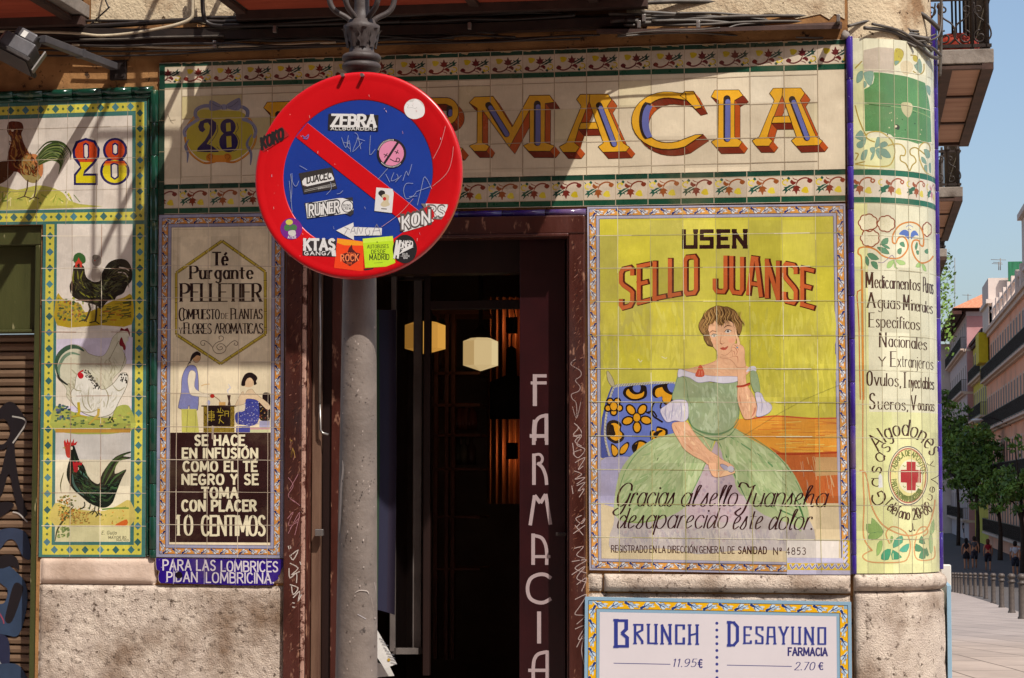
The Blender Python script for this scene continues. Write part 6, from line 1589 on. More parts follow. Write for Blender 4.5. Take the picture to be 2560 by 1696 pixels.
A.brush('900,595 1150,520 1170,440 1290,460 1330,570 1320,640 1120,640 960,615', ['cda07c', 'd3a682', 'ca9b78', 'd5aa86'], 80, 60, 12, ang=20, spread=40, seed=8)
A.brush('700,940 790,870 880,870 900,920 895,990 800,1010 720,1010', ['b4b0bc', 'cac6c8', 'a8a4b4'], 50, 60, 10, ang=95, spread=14, seed=9)
A.L(18)
for s_ in ('730,890 720,960 740,1030', '790,860 780,940 770,1020', '850,860 860,940 850,1020', '700,940 690,970', '1520,800 1540,880 1530,960', '1570,870 1590,920'): A.stroke(s_, 6, '8b88a8', 3, taper=True)
A.stroke('1325,732 1380,728 1438,705', 16, '8e3020', 4); A.stroke('1328,738 1380,736 1436,716', 5, 'c06040', 4)
A.poly('1005,560 1020,550 1038,575 1050,645 985,650 975,630 990,600', 'b5482e', 3)
A.stroke('1010,600 1005,640', 5, 'c98a70'); A.stroke('1030,600 1032,640', 5, 'c98a70')
# head
A.L(19)
A.poly('1070,380 1040,300 1005,250 1010,190 1050,120 1100,70 1165,50 1230,60 1300,80 1345,140 1372,200 1365,260 1345,310 1300,340 1200,300 1130,390 1100,395', '6e5130', 3)
A.poly('1085,230 1120,190 1180,170 1260,180 1310,210 1325,270 1320,330 1300,390 1270,440 1220,470 1190,462 1150,425 1110,370 1090,310', SK, 3)
A.L(20)
A.poly('1060,110 1110,75 1140,120 1130,190 1090,205 1060,180 1040,140', '7c5c34', 3, '3c2a18', 3); A.poly('1130,60 1190,55 1215,110 1220,190 1200,215 1165,200 1140,120', '84623a', 3, '3c2a18', 3)
A.poly('1215,62 1270,68 1300,120 1300,180 1260,165 1228,130', '6e5130', 3, '3c2a18', 3); A.poly('1290,85 1335,130 1370,200 1362,270 1340,290 1315,220 1290,160', '84623a', 3, '3c2a18', 3)
A.poly('1010,190 1050,160 1085,200 1080,260 1040,290 1008,240', '84623a', 3, '3c2a18', 3); A.poly('1050,280 1085,260 1100,330 1125,390 1080,375 1050,330', '6e5130', 3, '3c2a18', 3)
A.L(21)
for cx_, a0_ in ((1085, .2), (1130, .05), (1180, 0), (1235, -.05), (1290, -.15), (1335, -.25)):
    for j in range(5):
        x_ = cx_ - 22 + j * 10; P_ = [(x_ + 11 * math.sin(t_ * 1.25 + cx_ * .02) + a0_ * t_ * -22, 62 + abs(cx_ - 1190) * .25 + t_ * 21) for t_ in range(8 if cx_ < 1300 else 7)]
        A.stroke(P_, 5.5, ['3a2616', 'a5814c', '7c5c34', '55391f', 'b08e58'][j], 3, taper=True)
for i in range(46):
    a0 = rnd.uniform(0, 6); x, y = rnd.choice([(1090, 130), (1175, 110), (1255, 110), (1330, 190), (1045, 225), (1080, 320), (1190, 170)]); x += rnd.uniform(-26, 26); y += rnd.uniform(-36, 36)
    A.stroke([(x, y), (x + rnd.uniform(-5, 9), y + 16), (x + rnd.uniform(-4, 12), y + 34)], 5, rnd.choice(['a98752', '4a341c', '98763f', '3e2c1a']), 3, taper=True)
A.brush('1110,240 1300,230 1310,330 1270,430 1220,455 1160,420 1110,330', ['cd9f7b', 'd3a784', 'cb9b77'], 60, 34, 8, ang=70, spread=40, seed=11)
A.L(22)
br = '4a2c1c'
A.stroke('1095,280 1120,262 1155,272', 6, br, 3, taper=True); A.stroke('1215,240 1245,218 1285,224', 6, br, 3, taper=True)
A.poly('1112,305 1130,290 1158,297 1140,314 1120,314', 'c9c0b4', 3); A.ell(1134, 302, 9, 9, '2c2420', 10); A.stroke('1108,306 1130,288 1160,296', 4.5, '30201a', 3)
A.poly('1226,270 1248,252 1278,262 1262,278 1238,280', 'c9c0b4', 3); A.ell(1251, 266, 9, 10, '2c2420', 10); A.stroke('1222,272 1246,250 1282,262', 4.5, '30201a', 3)
A.stroke('1196,280 1190,330 1185,362 1205,374 1222,362', 5, 'a0684a', 3, taper=True); A.stroke('1185,368 1205,376', 5, '6a3a2a')
A.poly('1185,410 1210,400 1225,404 1250,390 1250,402 1232,422 1205,424', 'a84a3a', 3); A.stroke('1185,410 1215,410 1250,394', 2.5, '5a2018', 3)
A.stroke('1195,462 1230,470 1270,440 1295,400', 4, 'a8765a', 2); A.ell(1280, 345, 26, 22, 'd29878'); A.ell(1140, 360, 18, 16, 'd09c7a')
# hand at the cheek
A.L(23)
A.poly('1185,480 1240,485 1290,480 1280,420 1290,380 1330,370 1375,390 1392,430 1392,500 1398,565 1330,570 1300,530 1260,500 1200,492', SK, 3, 'a8765a', 2.5)
A.poly('1312,235 1330,300 1345,330 1352,378 1330,385 1325,340 1310,290 1304,250', SKL, 3, 'a8765a', 2.5)
A.L(24)
for s_ in ('1280,400 1310,405 1330,440 1315,470', '1300,380 1325,395 1345,430', '1285,430 1305,440 1305,465', '1290,480 1330,480 1335,540'): A.stroke(s_, 5, 'a06046', 3, taper=True)
A.ell(1330, 404, 9, 7, '6a8490', 8)
A.stroke('1165,470 1165,520', 4, 'b87a5a'); A.stroke('1150,515 1080,545 960,575', 3, 'b07050', 3)
A.stroke('655,1345 665,1335 650,1360', 6, '4a4034'); A.stroke('490,500 510,525 525,510', 7, 'c8c49a', 3); A.stroke('690,480 720,495 735,488', 7, 'c8c49a', 3)
A.stroke('1380,1150 1700,950 1900,840 2190,720', 1.8, '6a6a3c')
# heading
A.frame(1450, 500, 3.381).L(10)
DK = '2a1412'
ov = {'U': (56, "-0,104 0,4; -0,2 56,2; -56,4 56,100"), 'S': (52, "-50,98 4,98; -2,98 2,56; -2,52 50,52; -50,50 50,4; -50,2 0,2"), 'E': (48, "-4,0 4,100; -4,98 50,98; -4,52 40,52; -4,3 48,3"), 'N': (58, "-3,0 3,100; -0,98 54,4; -56,0 56,100")}
text(A, 'USEN', 862, 1420, 402, 138, DK, thick=.25, thin=.24, over=ov, track=.14, serif=.03, rise=-.006)
# arched heading with outline
def archp(x, up):
    t = (x - 1160) / 835; base = 775 + 150 * abs(t) ** 1.7; top_ = 465 + 130 * abs(t) ** 1.7 + (0 if t > 0 else 0)
    return (x + (0 if True else 0), base + (top_ - base) * up / 300)
ovs = {'S': (44, "-42,78 42,92 34,100 8,100 1,92 1,68 8,60 34,42 42,34 42,10 34,0 8,0 1,9 1,24"), 'J': (40, "-40,100 40,10 33,0 9,0 1,9 1,36"), 'U': (42, "-2,100 2,10 9,0 33,0 40,10 40,100"),
       'O': (42, "-21,100 8,100 1,91 1,9 8,0 34,0 41,9 41,91 34,100 20,100"), 'A': (46, "-0,0 17,100; -29,100 46,0; -17,100 30,100; -8,30 38,30"), 'N': (44, "-2,0 2,100; -2,98 42,2; -42,0 42,100"), 'E': (38, "-2,0 2,100; -2,98 38,98; -2,52 28,52; -2,2 38,2"), 'L': (36, "-2,0 2,100; -2,3 36,3")}
for (s_, a_, c_) in (('SELLO', 330, 1015), ('JUANSE', 1122, 1995)):
    A.L(10); text(A, s_, a_ - 4, c_ + 4, 0, 296, '4a1a10', thick=.175, thin=.165, over=ovs, track=.10, path=archp, fill=('b4582c', .115, .105))
# script lines
A.frame(1450, 1150, 3.381).L(26)
SC_ = '33191a'
kw = dict(thick=.085, thin=.022, slant=.3, track=.07, space=.2)
osc = {'s': (32, "~0,10 12,40 20,64 22,44 28,18 18,-1 4,2 -2,12"), 'l': (16, "~4,20 16,80 20,98 12,100 6,80 6,14 12,0 20,6"), 'h': (40, "~0,30 14,80 18,98 10,100 4,80 4,0; ~4,20 14,54 28,62 34,50 34,12 42,0 48,8"), 'd': (42, "~36,50 22,64 8,52 2,22 10,0 24,10 36,40; -40,100 38,20; ~38,20 40,2 50,6"), 'e': (34, "~0,26 22,36 30,52 20,64 6,50 2,22 12,0 34,14"), 'r': (28, "-6,60 2,0; ~4,30 12,60 26,62 28,52"), 'z': (10, "-0,0 1,1")}
text(A, 'G', 292, 420, 395, 190, SC_, over={'G': (60, "~62,70 60,96 40,104 14,82 4,40 14,4 34,6 54,34; ~60,60 46,10 28,-30 4,-38 -6,-22 14,-6"),}, thick=.09, thin=.025, slant=.15)
text(A, 'racias', 405, 790, 390, 175, SC_, over=osc, **kw); text(A, 'al', 835, 975, 392, 175, SC_, over=osc, **kw); text(A, 'sello', 1010, 1318, 392, 175, SC_, over=osc, **kw)
text(A, 'J', 1330, 1475, 392, 190, SC_, over={'J': (50, "~-6,84 0,104 18,100 30,84 50,94; ~44,90 34,40 20,-20 4,-42 -8,-28 10,-8")}, thick=.1, thin=.03, slant=.12); text(A, 'uanse', 1450, 1870, 393, 175, SC_, over=osc, **kw); text(A, 'ha', 1870, 2075, 398, 178, SC_, over=osc, **kw)
text(A, 'desaparecido', 300, 1235, 578, 170, SC_, over=osc, **kw); text(A, 'este', 1278, 1530, 586, 170, SC_, over=osc, **kw); text(A, 'dolor.', 1580, 1965, 590, 170, SC_, over=osc, **kw)
text(A, 'REGISTRADO EN LA DIRECCI\u00d3N GENERAL DE', 262, 1308, 780, 56, '3a1c18', thick=.13, rise=.010, track=.17, space=.3); text(A, 'SANIDAD', 1335, 1582, 791, 56, '3a1c18', thick=.17, track=.17, rise=.01); text(A, 'N\u00ba 4853', 1632, 1910, 800, 56, '3a1c18', thick=.13, track=.25)
# replaced pale tile with its own brighter corner
A.L(25); A.poly('1745,672 2030,672 2188,674 2188,832 1745,826', 'cdc6bc'); A.L(5).poly('1748,826 2215,832 2215,672 2290,676 2293,970 1748,968', 'b0aec4'); A.L(6).poly('1748,872 2225,876 2222,680 2282,682 2284,935 1750,930', 'c9aa2a'); A.L(7)
for i in range(9): x = 1775 + i * 55; A.stroke([(x, 880), (x + 18, 915), (x + 40, 900), (x + 55, 880)], 20, 'b9b8c6', 3); A.stroke([(x, 885), (x + 20, 918), (x + 45, 890)], 6, '3a3f7c', 3)
for i in range(4): y = 690 + i * 50; A.stroke([(2250, y), (2235, y + 20), (2262, y + 45)], 20, 'b9b8c6', 3); A.stroke([(2262, y + 5), (2240, y + 40)], 6, '3a3f7c', 3)
A.frame(0, 0, 1.0).L(30)
joints(A, [1544, 1625, 1707, 1789, 1871, 1954.5, 2038], [], y0=517, y1=1430, wd=1.5, dx=lambda x: 4 + (x - 1500) * .022, col='a29a66', lite='cdc8a8')
for y, d in ((590, -8), (671.5, -6), (755, -3), (839, 0), (922, 1), (1005, 2), (1090, 3), (1174, 4), (1259, 6), (1343, 8)): A.stroke([(1470 + (y - 518) * .006, y), (1700, y + d * .35)], 1.4, 'a29a66'); joints(A, [], [y], x0=1490, x1=2112 + (y - 510) * .0155, wd=1.6, dy=d, col='a29a66', lite='d2ccb0')
A.build('painted_tiles', M['glaze'], jp)

# ================================================================== round corner panel
cp = thing('corner_tile_panel', 'curved tile panel round the corner listing medicines above a red cross roundel', 'tile panel', tuple(atY(2230, 900)))
ct, cb = CORNER.un(2142, 96)[1], CORNER.un(2148, 1434)[1]
S0, S1 = XC + .008, XC + RC * math.pi / 2 - .012
mb = MB(); n = 30; ang = [(S0 - XC) / RC + (S1 - S0) / RC * i / n for i in range(n + 1)]
ins = [(XC + (RC - .0115) * math.sin(a), RC - (RC - .0115) * math.cos(a)) for a in ang]; outs = [(XC + (RC + .0) * math.sin(a), RC - RC * math.cos(a)) for a in ang]
mb.prism(outs + ins[::-1], 'z', cb, ct); mb.build('tile_bed', M['grout'], cp)
A = Art(CORNER)
class SZ:      # helper: paint straight in unrolled coordinates
    def __init__(s, a): s.a = a
    def rect(s, u0, z0, u1, z1, c): s.a.add([(u0, z0), (u1, z0), (u1, z1), (u0, z1)], c)
U = SZ(A)
CRM, PY = 'c6c2a6', 'bfbe8e'
A.L(0); U.rect(S0, cb, S1, ct, CRM)
zr = lambda py: CORNER.un(2145, py)[1]
A.L(1); U.rect(S0, cb, CORNER.un(2232, 1300)[0], zr(1030), 'c3c48a'); U.rect(S0, zr(470), CORNER.un(2170, 400)[0], zr(160), PY); U.rect(CORNER.un(2232, 1300)[0], cb, S1, zr(1030), 'c6c592'); U.rect(S0, zr(1035), CORNER.un(2170, 700)[0], zr(505), 'c6c58c'); U.rect(S0, zr(420), CORNER.un(2238, 400)[0], zr(345), PY)
A.L(2); zf0, zf1 = zr(508), zr(423)
U.rect(S0, zf0, S1, zf1, 'c3b9a6'); A.L(3); U.rect(S0, zf1 - .028, S1, zf1 - .002, '1b5a42'); U.rect(S0, zf0 + .002, S1, zf0 + .028, '1b5a42')
A.L(4); u = S0 - .03
while u < S1 - .05:
    def P(a_, b_, u=u):
        a_, b_ = 1 - a_, 1 - b_; return (u + .15 * (.04 + .92 * a_), zf1 - .032 - (zf1 - zf0 - .064) * b_)
    old = A.m; A.m = lambda p: (min(max(p[0], S0), S1), p[1])
    k0 = len(A.q)
    # widths are metres here
    def motif_m(a, P, col):
        bur, gr, ye = col
        def S(s, w_, c, sm=5, tp=False): a.stroke([P(*p) for p in pp(s)], w_, c, sm, taper=tp)
        def B(s, c): a.poly([P(*p) for p in pp(s)], c, 4)
        S('.10,.86 .04,.78 .10,.68 .17,.76 .14,.88 .30,.92 .48,.78 .56,.55', .007, bur); B('.50,.52 .40,.40 .46,.36 .42,.22 .50,.24 .54,.05 .60,.24 .68,.22 .64,.36 .68,.44 .58,.52', bur); B('.58,.60 .66,.58 .74,.70 .70,.84 .62,.74 .56,.72', bur)
        B('.60,.56 .66,.40 .74,.34 .72,.22 .80,.28 .92,.08 .90,.26 1.0,.24 .92,.40 .96,.46 .84,.48 .76,.56', gr); B('.16,.30 .14,.16 .22,.12 .30,.14 .38,.22 .34,.36 .26,.46 .18,.42', ye)
        S('.86,.56 .96,.60 .98,.76 .86,.86', .006, ye, 4)
    motif_m(A, P, ('8a4a2c' if u < S0 + .3 else 'a06a70', '2c5c44', 'bdae4a')); A.m = old; u += .15
A.frame(2080, 80, 3.266).L(3)
OL = '8f7a34'
A.L(2).poly('262,1650 262,335 345,335 345,335', CRM) if False else None
A.L(3)
A.poly('340,330 400,333 505,348 610,365 700,395 760,418 775,500 790,560 803,650 812,900 760,905 700,915 620,890 520,878 480,840 400,815 330,810 270,812 262,470 300,450 335,420 345,370', '4f7a4a', 0)
A.L(4)
for x0, c_ in ((388, '0'), (507, '0'), (617, '0'), (697, '0')): A.stroke([(x0, 335 + (x0 - 388) * .2), (x0 + 4, 830 + (x0 - 388) * .2)], 4, '8aa06a')
A.stroke('262,590 380,600 510,612 617,630 700,655 805,705', 4.5, '8aa06a'); A.stroke('300,592 380,602 480,610', 5, '24401e')
A.poly('565,585 610,575 655,595 650,660 625,700 595,680 570,640', 'a8a27c', 3); A.poly('505,770 530,755 552,775 545,800 515,790', '2a3424', 3); A.ell(520, 772, 12, 10, 'c2b896', 8)
for i in range(16): A.ell(rnd.uniform(450, 760), rnd.uniform(640, 860), rnd.uniform(3, 8), rnd.uniform(3, 8), rnd.choice(['a8a880', '23361f', 'c0b890']), 6)
A.L(3)
A.poly('258,150 380,125 505,135 505,335 400,328 345,325 330,330 262,325 255,240', 'a99c8a', 0)
A.poly('188,150 250,150 250,225 186,262', CRM)
lf = '6f8a78'
for P_ in ('205,350 235,320 258,335 245,390 215,415 200,410', '265,330 335,325 332,400 310,440 275,400 262,360', '262,400 285,430 262,460', '190,860 232,805 262,840 280,880 250,890', '205,910 240,890 275,885 265,925 235,950 205,940', '235,1040 250,980 290,965 270,1040', '370,860 392,870 380,935 350,940', '385,920 430,895 455,925 400,948', '310,950 350,945 345,985 320,985', '315,1050 325,1000 350,975 340,1020', '355,965 390,985 405,1040 375,1025', '360,955 440,960 480,1025 420,1020'):
    A.poly(P_, lf, 3, '4c6254', 2)
for s_ in ('188,600 215,700 250,790 285,860', '270,1060 188,1078', '188,1082 300,1095 420,1100 480,1080 512,1000 505,930 470,870 400,820 320,818 275,850 300,880 350,900', '455,930 520,915 570,925 600,970 590,1010 560,1010 560,1050 600,1075 620,1110 635,1135 655,1090 685,1060 670,1020 640,1000 640,960 680,945 720,970 770,1010', '820,1180 760,1140 715,1040 710,950 750,905 790,920 800,970 770,1010', '188,990 215,1000 190,1050', '186,300 245,240', '510,190 540,140 580,165 570,215 540,200', '750,260 748,320 710,350 660,320', '640,190 690,200 690,240'):
    A.stroke(s_, 10, OL, 4); 
A.L(5)
for s_ in ('188,1082 300,1095 420,1100 480,1080 512,1000 505,930 470,870 400,820 320,818 275,850', '455,930 520,915 570,925 600,970 590,1010', '820,1180 760,1140 715,1040 710,950 750,905'): A.stroke(s_, 4, 'b8a050', 4)
A.L(4)
A.poly('510,150 545,135 580,170 570,230 530,270 508,265', 'a89a34', 3); A.poly('660,200 690,200 695,245 665,235', 'a89a34', 3)
for P_ in ('700,240 715,220 735,280 725,340 690,310 670,270 700,265', '760,440 800,450 800,520 780,500', '730,1020 760,1040 770,1080 735,1060', '755,1090 775,1090 775,1150 755,1130', '790,1080 806,1075 806,1150 795,1140', '750,960 790,970 800,1020 770,1030', '510,240 550,240 520,275'): A.poly(P_, lf, 2, '4c6254', 2)
A.poly('560,260 600,235 650,255 660,300 620,350 570,330', 'bcae8c', 3)
# lower ornament
A.frame(2080, 500, 3.1375).L(3)
RO, RL = '7e3a22', 'c07a34'
for cx_, cy_, r_, nn in ((282, 180, 62, 7), (425, 188, 58, 7), (298, 300, 62, 7), (745, 232, 50, 6)):
    sx = 1.0 if cx_ < 500 else .6
    P_ = []
    for k in range(nn * 6): a = 2 * math.pi * k / (nn * 6); rr = r_ * (1 + .13 * abs(math.sin(a * nn / 2))); P_.append((cx_ + rr * math.cos(a) * sx * 1.08, cy_ + rr * math.sin(a)))
    A.L(3).poly(P_, 'cfc8a8'); A.L(4).stroke(P_ + [P_[0]], 9, RO)
    for k in range(nn): a = math.pi * 2 * k / nn + .3; A.L(4).stroke([(cx_ + 14 * math.cos(a) * sx, cy_ + 14 * math.sin(a)), (cx_ + r_ * .6 * math.cos(a) * sx, cy_ + r_ * .6 * math.sin(a))], 4, '9a9a5a', taper=True)
A.L(4)
GN = '4d7a5a'
for P_ in ('375,355 400,310 440,300 435,345 400,350', '385,350 430,358 455,385 415,375', '355,370 420,380 450,425 400,420 370,395', '275,425 320,420 370,465 310,470', '305,485 350,490 358,545 320,525', '265,440 290,470 285,520 262,490', '530,340 560,330 570,370 540,360', '515,390 545,380 540,425 515,420', '650,370 665,330 672,355 660,395', '725,400 750,385 755,420 735,420', '660,400 680,400 678,430 665,425'): A.poly(P_, GN, 2, '2f4f38', 2)
for P_ in ('430,535 440,490 490,470 480,500 460,530', '485,470 500,520 515,540 490,530', '500,470 560,480 575,505 530,510', '655,525 680,490 700,500 690,530', '705,500 730,520 740,560 715,550'): A.poly(P_, '93b06a', 2, '5a7a44', 2)
A.L(5)
def orn(s_, w_=12): A.stroke(s_, w_, 'a86424', 5); A.stroke(s_, w_ * .5, RL, 5)
orn('232,560 230,450 205,420 215,380 270,370 340,390 400,440 470,460 540,450 590,390 590,330 560,290 520,300 500,340 475,330 480,270 530,200 610,175 680,200 715,270 715,360 690,350 680,320 640,320 625,370 650,450 700,495 760,480 795,440', 12)
A.stroke('360,490 400,492 440,460 470,435 490,460', 5, '7a6a84', 4)
A.L(4).poly('525,270 560,235 600,250 600,310 570,280', '4f68a4', 3); A.poly('620,310 620,260 650,240 680,280 650,280', '4f68a4', 3); A.stroke('580,215 605,198 635,215', 5, '6a78a0', 3); A.stroke('592,235 606,228 620,238', 5, '6a78a0', 3)
A.L(5)
A.stroke('236,545 238,900 242,1300 246,1568', 17, 'a85a28'); A.stroke('236,545 238,900 242,1300 246,1568', 10, 'c98a3c')
A.stroke('228,705 200,720 196,760 205,860 212,1000 216,1300 222,1568', 9, 'b5652c'); A.stroke('258,700 262,1000 268,1568', 3, '8a7a5a')
IN = '40281c'
kw = dict(thick=.11, thin=.035, serif=.015, track=.12)
def pathc(x0, y0, a, b_, k=1.0):
    """baseline curve y = y0 + a*(x-x0) + b*(x-x0)^2"""
    return lambda x, up: (x, y0 + a * (x - x0) + b_ * (x - x0) ** 2 - up * (1 - .00025 * (x - x0)))
A.L(6)
text(A, 'M', 260, 326, 690, 122, IN, path=pathc(260, 688, .03, 0.0), thick=.13, thin=.04, serif=.03); text(A, 'edicamentos', 330, 697, 692, 100, IN, path=pathc(330, 690, .04, .00006), **kw); text(A, 'Puros', 712, 797, 0, 118, IN, path=pathc(712, 722, .2, .0004), thick=.07, thin=.03, track=.1)
text(A, 'A', 270, 345, 845, 118, IN, thick=.13, thin=.04, serif=.03); text(A, 'guas', 355, 540, 0, 98, IN, path=pathc(355, 848, .04, .00008), **kw); text(A, 'M', 555, 612, 0, 118, IN, path=pathc(555, 862, .05, 0), thick=.12, thin=.04, serif=.02); text(A, 'inerales', 620, 792, 0, 92, IN, path=pathc(620, 868, .1, .0004), thick=.09, thin=.035, track=.1)
text(A, 'E', 285, 335, 998, 112, IN, thick=.12, thin=.04, serif=.02); text(A, 'specificos', 342, 692, 0, 96, IN, path=pathc(342, 998, .03, .00012), **kw)
text(A, 'N', 368, 430, 1155, 112, IN, thick=.12, thin=.04, serif=.02); text(A, 'acionales', 440, 748, 0, 96, IN, path=pathc(440, 1152, .03, .0002), **kw)
text(A, 'Y', 362, 425, 1306, 74, IN, thick=.14, thin=.05, serif=.03); text(A, 'E', 455, 505, 1308, 118, IN, thick=.11, thin=.04, serif=.02); text(A, 'xtranjeros', 512, 797, 0, 98, IN, path=pathc(512, 1310, .03, .0002), thick=.075, thin=.03, track=.12)
text(A, 'O', 268, 322, 1456, 112, IN, thick=.13, thin=.04); text(A, 'vulos,', 328, 545, 0, 100, IN, path=pathc(328, 1455, .03, .00012), **kw); text(A, 'I', 565, 590, 1474, 120, IN, thick=.1, thin=.05, serif=.05); text(A, 'nyectables', 600, 803, 0, 96, IN, path=pathc(600, 1474, .04, .0002), thick=.09, thin=.035, track=.1)
A.frame(2080, 980, 3.266)
text(A, 'S', 300, 358, 140, 128, IN, thick=.12, thin=.05); text(A, 'ueros,', 372, 625, 0, 98, IN, path=pathc(372, 142, .02, .0001), **kw); text(A, 'V', 640, 690, 148, 118, IN, thick=.1, thin=.04, serif=.02); text(A, 'acunas', 698, 838, 0, 88, IN, path=pathc(698, 150, .04, .0002), thick=.09, thin=.035, track=.1)
def arcp(cx, cy, rx, ry, a0, flip=1, k=1.0):
    """text along an ellipse; x is arc distance in frame pixels"""
    rm = (rx + ry) / 2
    def f(x, up):
        a = a0 + flip * x / rm; return (cx + (rx + flip * up) * math.cos(a), cy + (ry + flip * up) * math.sin(a))
    return f
def arcpo(cx, cy, rx, ry, a0, flip):
    rm = (rx + ry) / 2
    def f(x, up):
        a = a0 + flip * x / rm; s = 1 if flip > 0 else -1; return (cx + (rx + s * up) * math.cos(a), cy + (ry + s * up) * math.sin(a))
    return f
text(A, 'Algodones', 0, 600, 0, 130, IN, path=arcpo(580, 700, 262, 345, R(218), 1), thick=.12, thin=.04, serif=.02, track=.12)
text(A, 'Gasas', 0, 420, 0, 112, IN, path=arcpo(620, 690, 222, 290, R(139), 1), thick=.13, thin=.05, track=.2)
text(A, 'y Vendas', 0, 420, 0, 60, IN, path=arcpo(612, 700, 196, 310, R(336), 1), thick=.13, thin=.05, track=.15)
A.L(6); text(A, 'Telefono 20-86', 0, 520, 0, 90, IN, path=arcpo(640, 660, 300, 385, R(139), -1), thick=.13, thin=.05, track=.1)
A.stroke('655,1072 660,1120 640,1142 628,1130', 9, IN, 3); A.ell(672, 1130, 7, 7, IN)
# roundel
A.L(6)
def ring(cx, cy, rx, ry, c, w_=None, n=40):
    P_ = [(cx + rx * math.cos(2 * math.pi * i / n), cy + ry * math.sin(2 * math.pi * i / n)) for i in range(n)]
    if w_: A.stroke(P_ + [P_[0]], w_, c)
    else: A.poly(P_, c)
ring(620, 685, 163, 242, '4e4656'); A.L(7); ring(620, 685, 157, 234, 'ccc49c'); A.L(8); ring(620, 685, 150, 226, '9c5a4c'); A.L(9); ring(620, 685, 141, 215, 'c8c080'); A.L(10); ring(640, 690, 100, 138, 'cdc8a8')
A.L(11); A.poly('608,570 682,572 682,638 725,640 725,742 684,742 682,806 610,804 608,742 560,740 560,638 608,636', '9c2c2e'); A.stroke('648,572 648,805', 2.5, 'b06a5a'); A.stroke('560,652 725,654', 2.5, 'b06a5a')
for x, y in ((590, 605), (700, 605), (590, 775), (700, 770)): A.stroke([(x - 12, y - 8), (x + 2, y + 6), (x + 12, y - 2)], 5, '7a8a3a', 3)
A.L(12); text(A, 'FABRICA DE APOSITOS', 0, 395, 0, 42, '5f6a34', path=arcpo(622, 687, 106, 166, R(190), 1), thick=.16, track=.12); text(A, 'PABLO HARTMANN-BARCELONA', 0, 420, 0, 42, '5f6a34', path=arcpo(622, 687, 143, 208, R(172), -1), thick=.16, track=.1)
A.poly('380,690 395,665 410,690 414,780 380,784', 'c9c9c4', 0)
A.L(5)
orn2 = lambda s_, w_=11: (A.stroke(s_, w_, 'a05a2c', 4), A.stroke(s_, w_ * .45, 'd0a06a', 4))
orn2('252,0 252,640 262,900 258,1180 330,1300'); orn2('225,640 270,660 295,760 320,920 390,1060 480,1130 590,1170 690,1165 780,1110 830,960 840,880')
orn2('330,1290 250,1340 320,1390 560,1390 620,1350 640,1250 610,1160 540,1110 480,1105 440,1160 470,1240', 9); orn2('690,1180 670,1280 700,1370 830,1360 835,1260', 9); orn2('680,1170 720,1110 770,1105 780,1150 740,1180', 9)
for P_, c_ in (('325,1030 370,1070 420,1140 350,1150 290,1150 280,1080 320,1080', '7f9a58'), ('300,1205 310,1155 420,1145 370,1200', '7f9a58'), ('365,1340 370,1240 410,1215 405,1290', '8aa860'), ('400,1365 420,1300 480,1285 460,1370', '3f8a66'), ('490,1370 495,1290 570,1350', '3f8a66'), ('500,1275 510,1210 570,1175 575,1230', '4f9070'), ('550,1300 580,1260 630,1240 610,1305', '4f9a80'), ('680,1300 684,1240 740,1275 735,1300', '4a7a58'), ('710,1355 730,1300 765,1280 760,1360', '4a7a58'), ('770,1270 790,1330 770,1340', '4a7a58'), ('710,1230 730,1175 760,1240', '4a7a58'), ('805,1100 830,1040 832,1140 800,1160', '8aa870'), ('790,1200 815,1160 820,1300 800,1310', '8fae78'), ('480,1180 500,1190 480,1240', '7f9a58')): A.L(6).poly(P_, c_, 2, '41624a', 2)
A.L(14)
u = CORNER.un(2163, 700)[0]
while u < S1: A.add([(u - .0012, cb), (u + .0012, cb), (u + .0012, ct), (u - .0012, ct)], 'a39a7c'); u += .075
for py in (174, 258, 342, 423, 508, 589, 675, 756, 840, 926, 1011, 1095, 1179, 1264, 1349): z = zr(py); u = S0
for py in (174, 258, 342, 423, 508, 589, 675, 756, 840, 926, 1011, 1095, 1179, 1264, 1349):
    z = zr(py); u = S0
    while u < S1: e = rnd.uniform(-.001, .001); A.add([(u, z - .0011 + e), (min(u + .075, S1), z - .0011), (min(u + .075, S1), z + .0013), (u, z + .0013 + e)], rnd.choice(['a39a7c', 'c9c4a6'])); u += .075
A.build('painted_tiles', M['glaze_corner'], cp)

# ================================================================== breakfast menu board
mq = pp('1462.5,1492.5 2128,1505.5 2134,2100 1458,2100')
YM = -.05
mw = Wall((0, YM, 0))
mbd = thing('menu_board', 'white menu board for brunch and desayuno in a pale blue and yellow leaf frame', 'sign', tuple(atY(1800, 1700, YM)))
uv = [mw.un(*p) for p in mq]; mb = MB(); mb.hexa([mw.xyz(u, v, 0) for u, v in uv] + [mw.xyz(u, v, -.02) for u, v in uv], .002); mb.build('board', M['blue_edge'], mbd)
mb = MB()
for px, py in ((1500, 1560), (2090, 1560), (1500, 1900), (2090, 1900)): p = atY(px, py, 0); mb.tube([(p.x, -.0, p.z), (p.x, YM + .021, p.z)], .012, 8)
mb.build('spacer', M['steel'], mbd)
A = Art(mw); TL, TR, BR, BL = mq
q = framed(A, TL, TR, BR, BL, '7f9eb2', 29, 9, 37, 16, 16, 'd9a404', line='1a1a24', wh='b4c8d2', bl='18326e')
A.poly(list(q), 'c9c2c4'); A.L(3); inset_line(q, 0, '8e98a8', 1)
A.frame(1440, 1420, 2.4656).L(4)
BLU, SH = '2b357e', '9a9aa8'
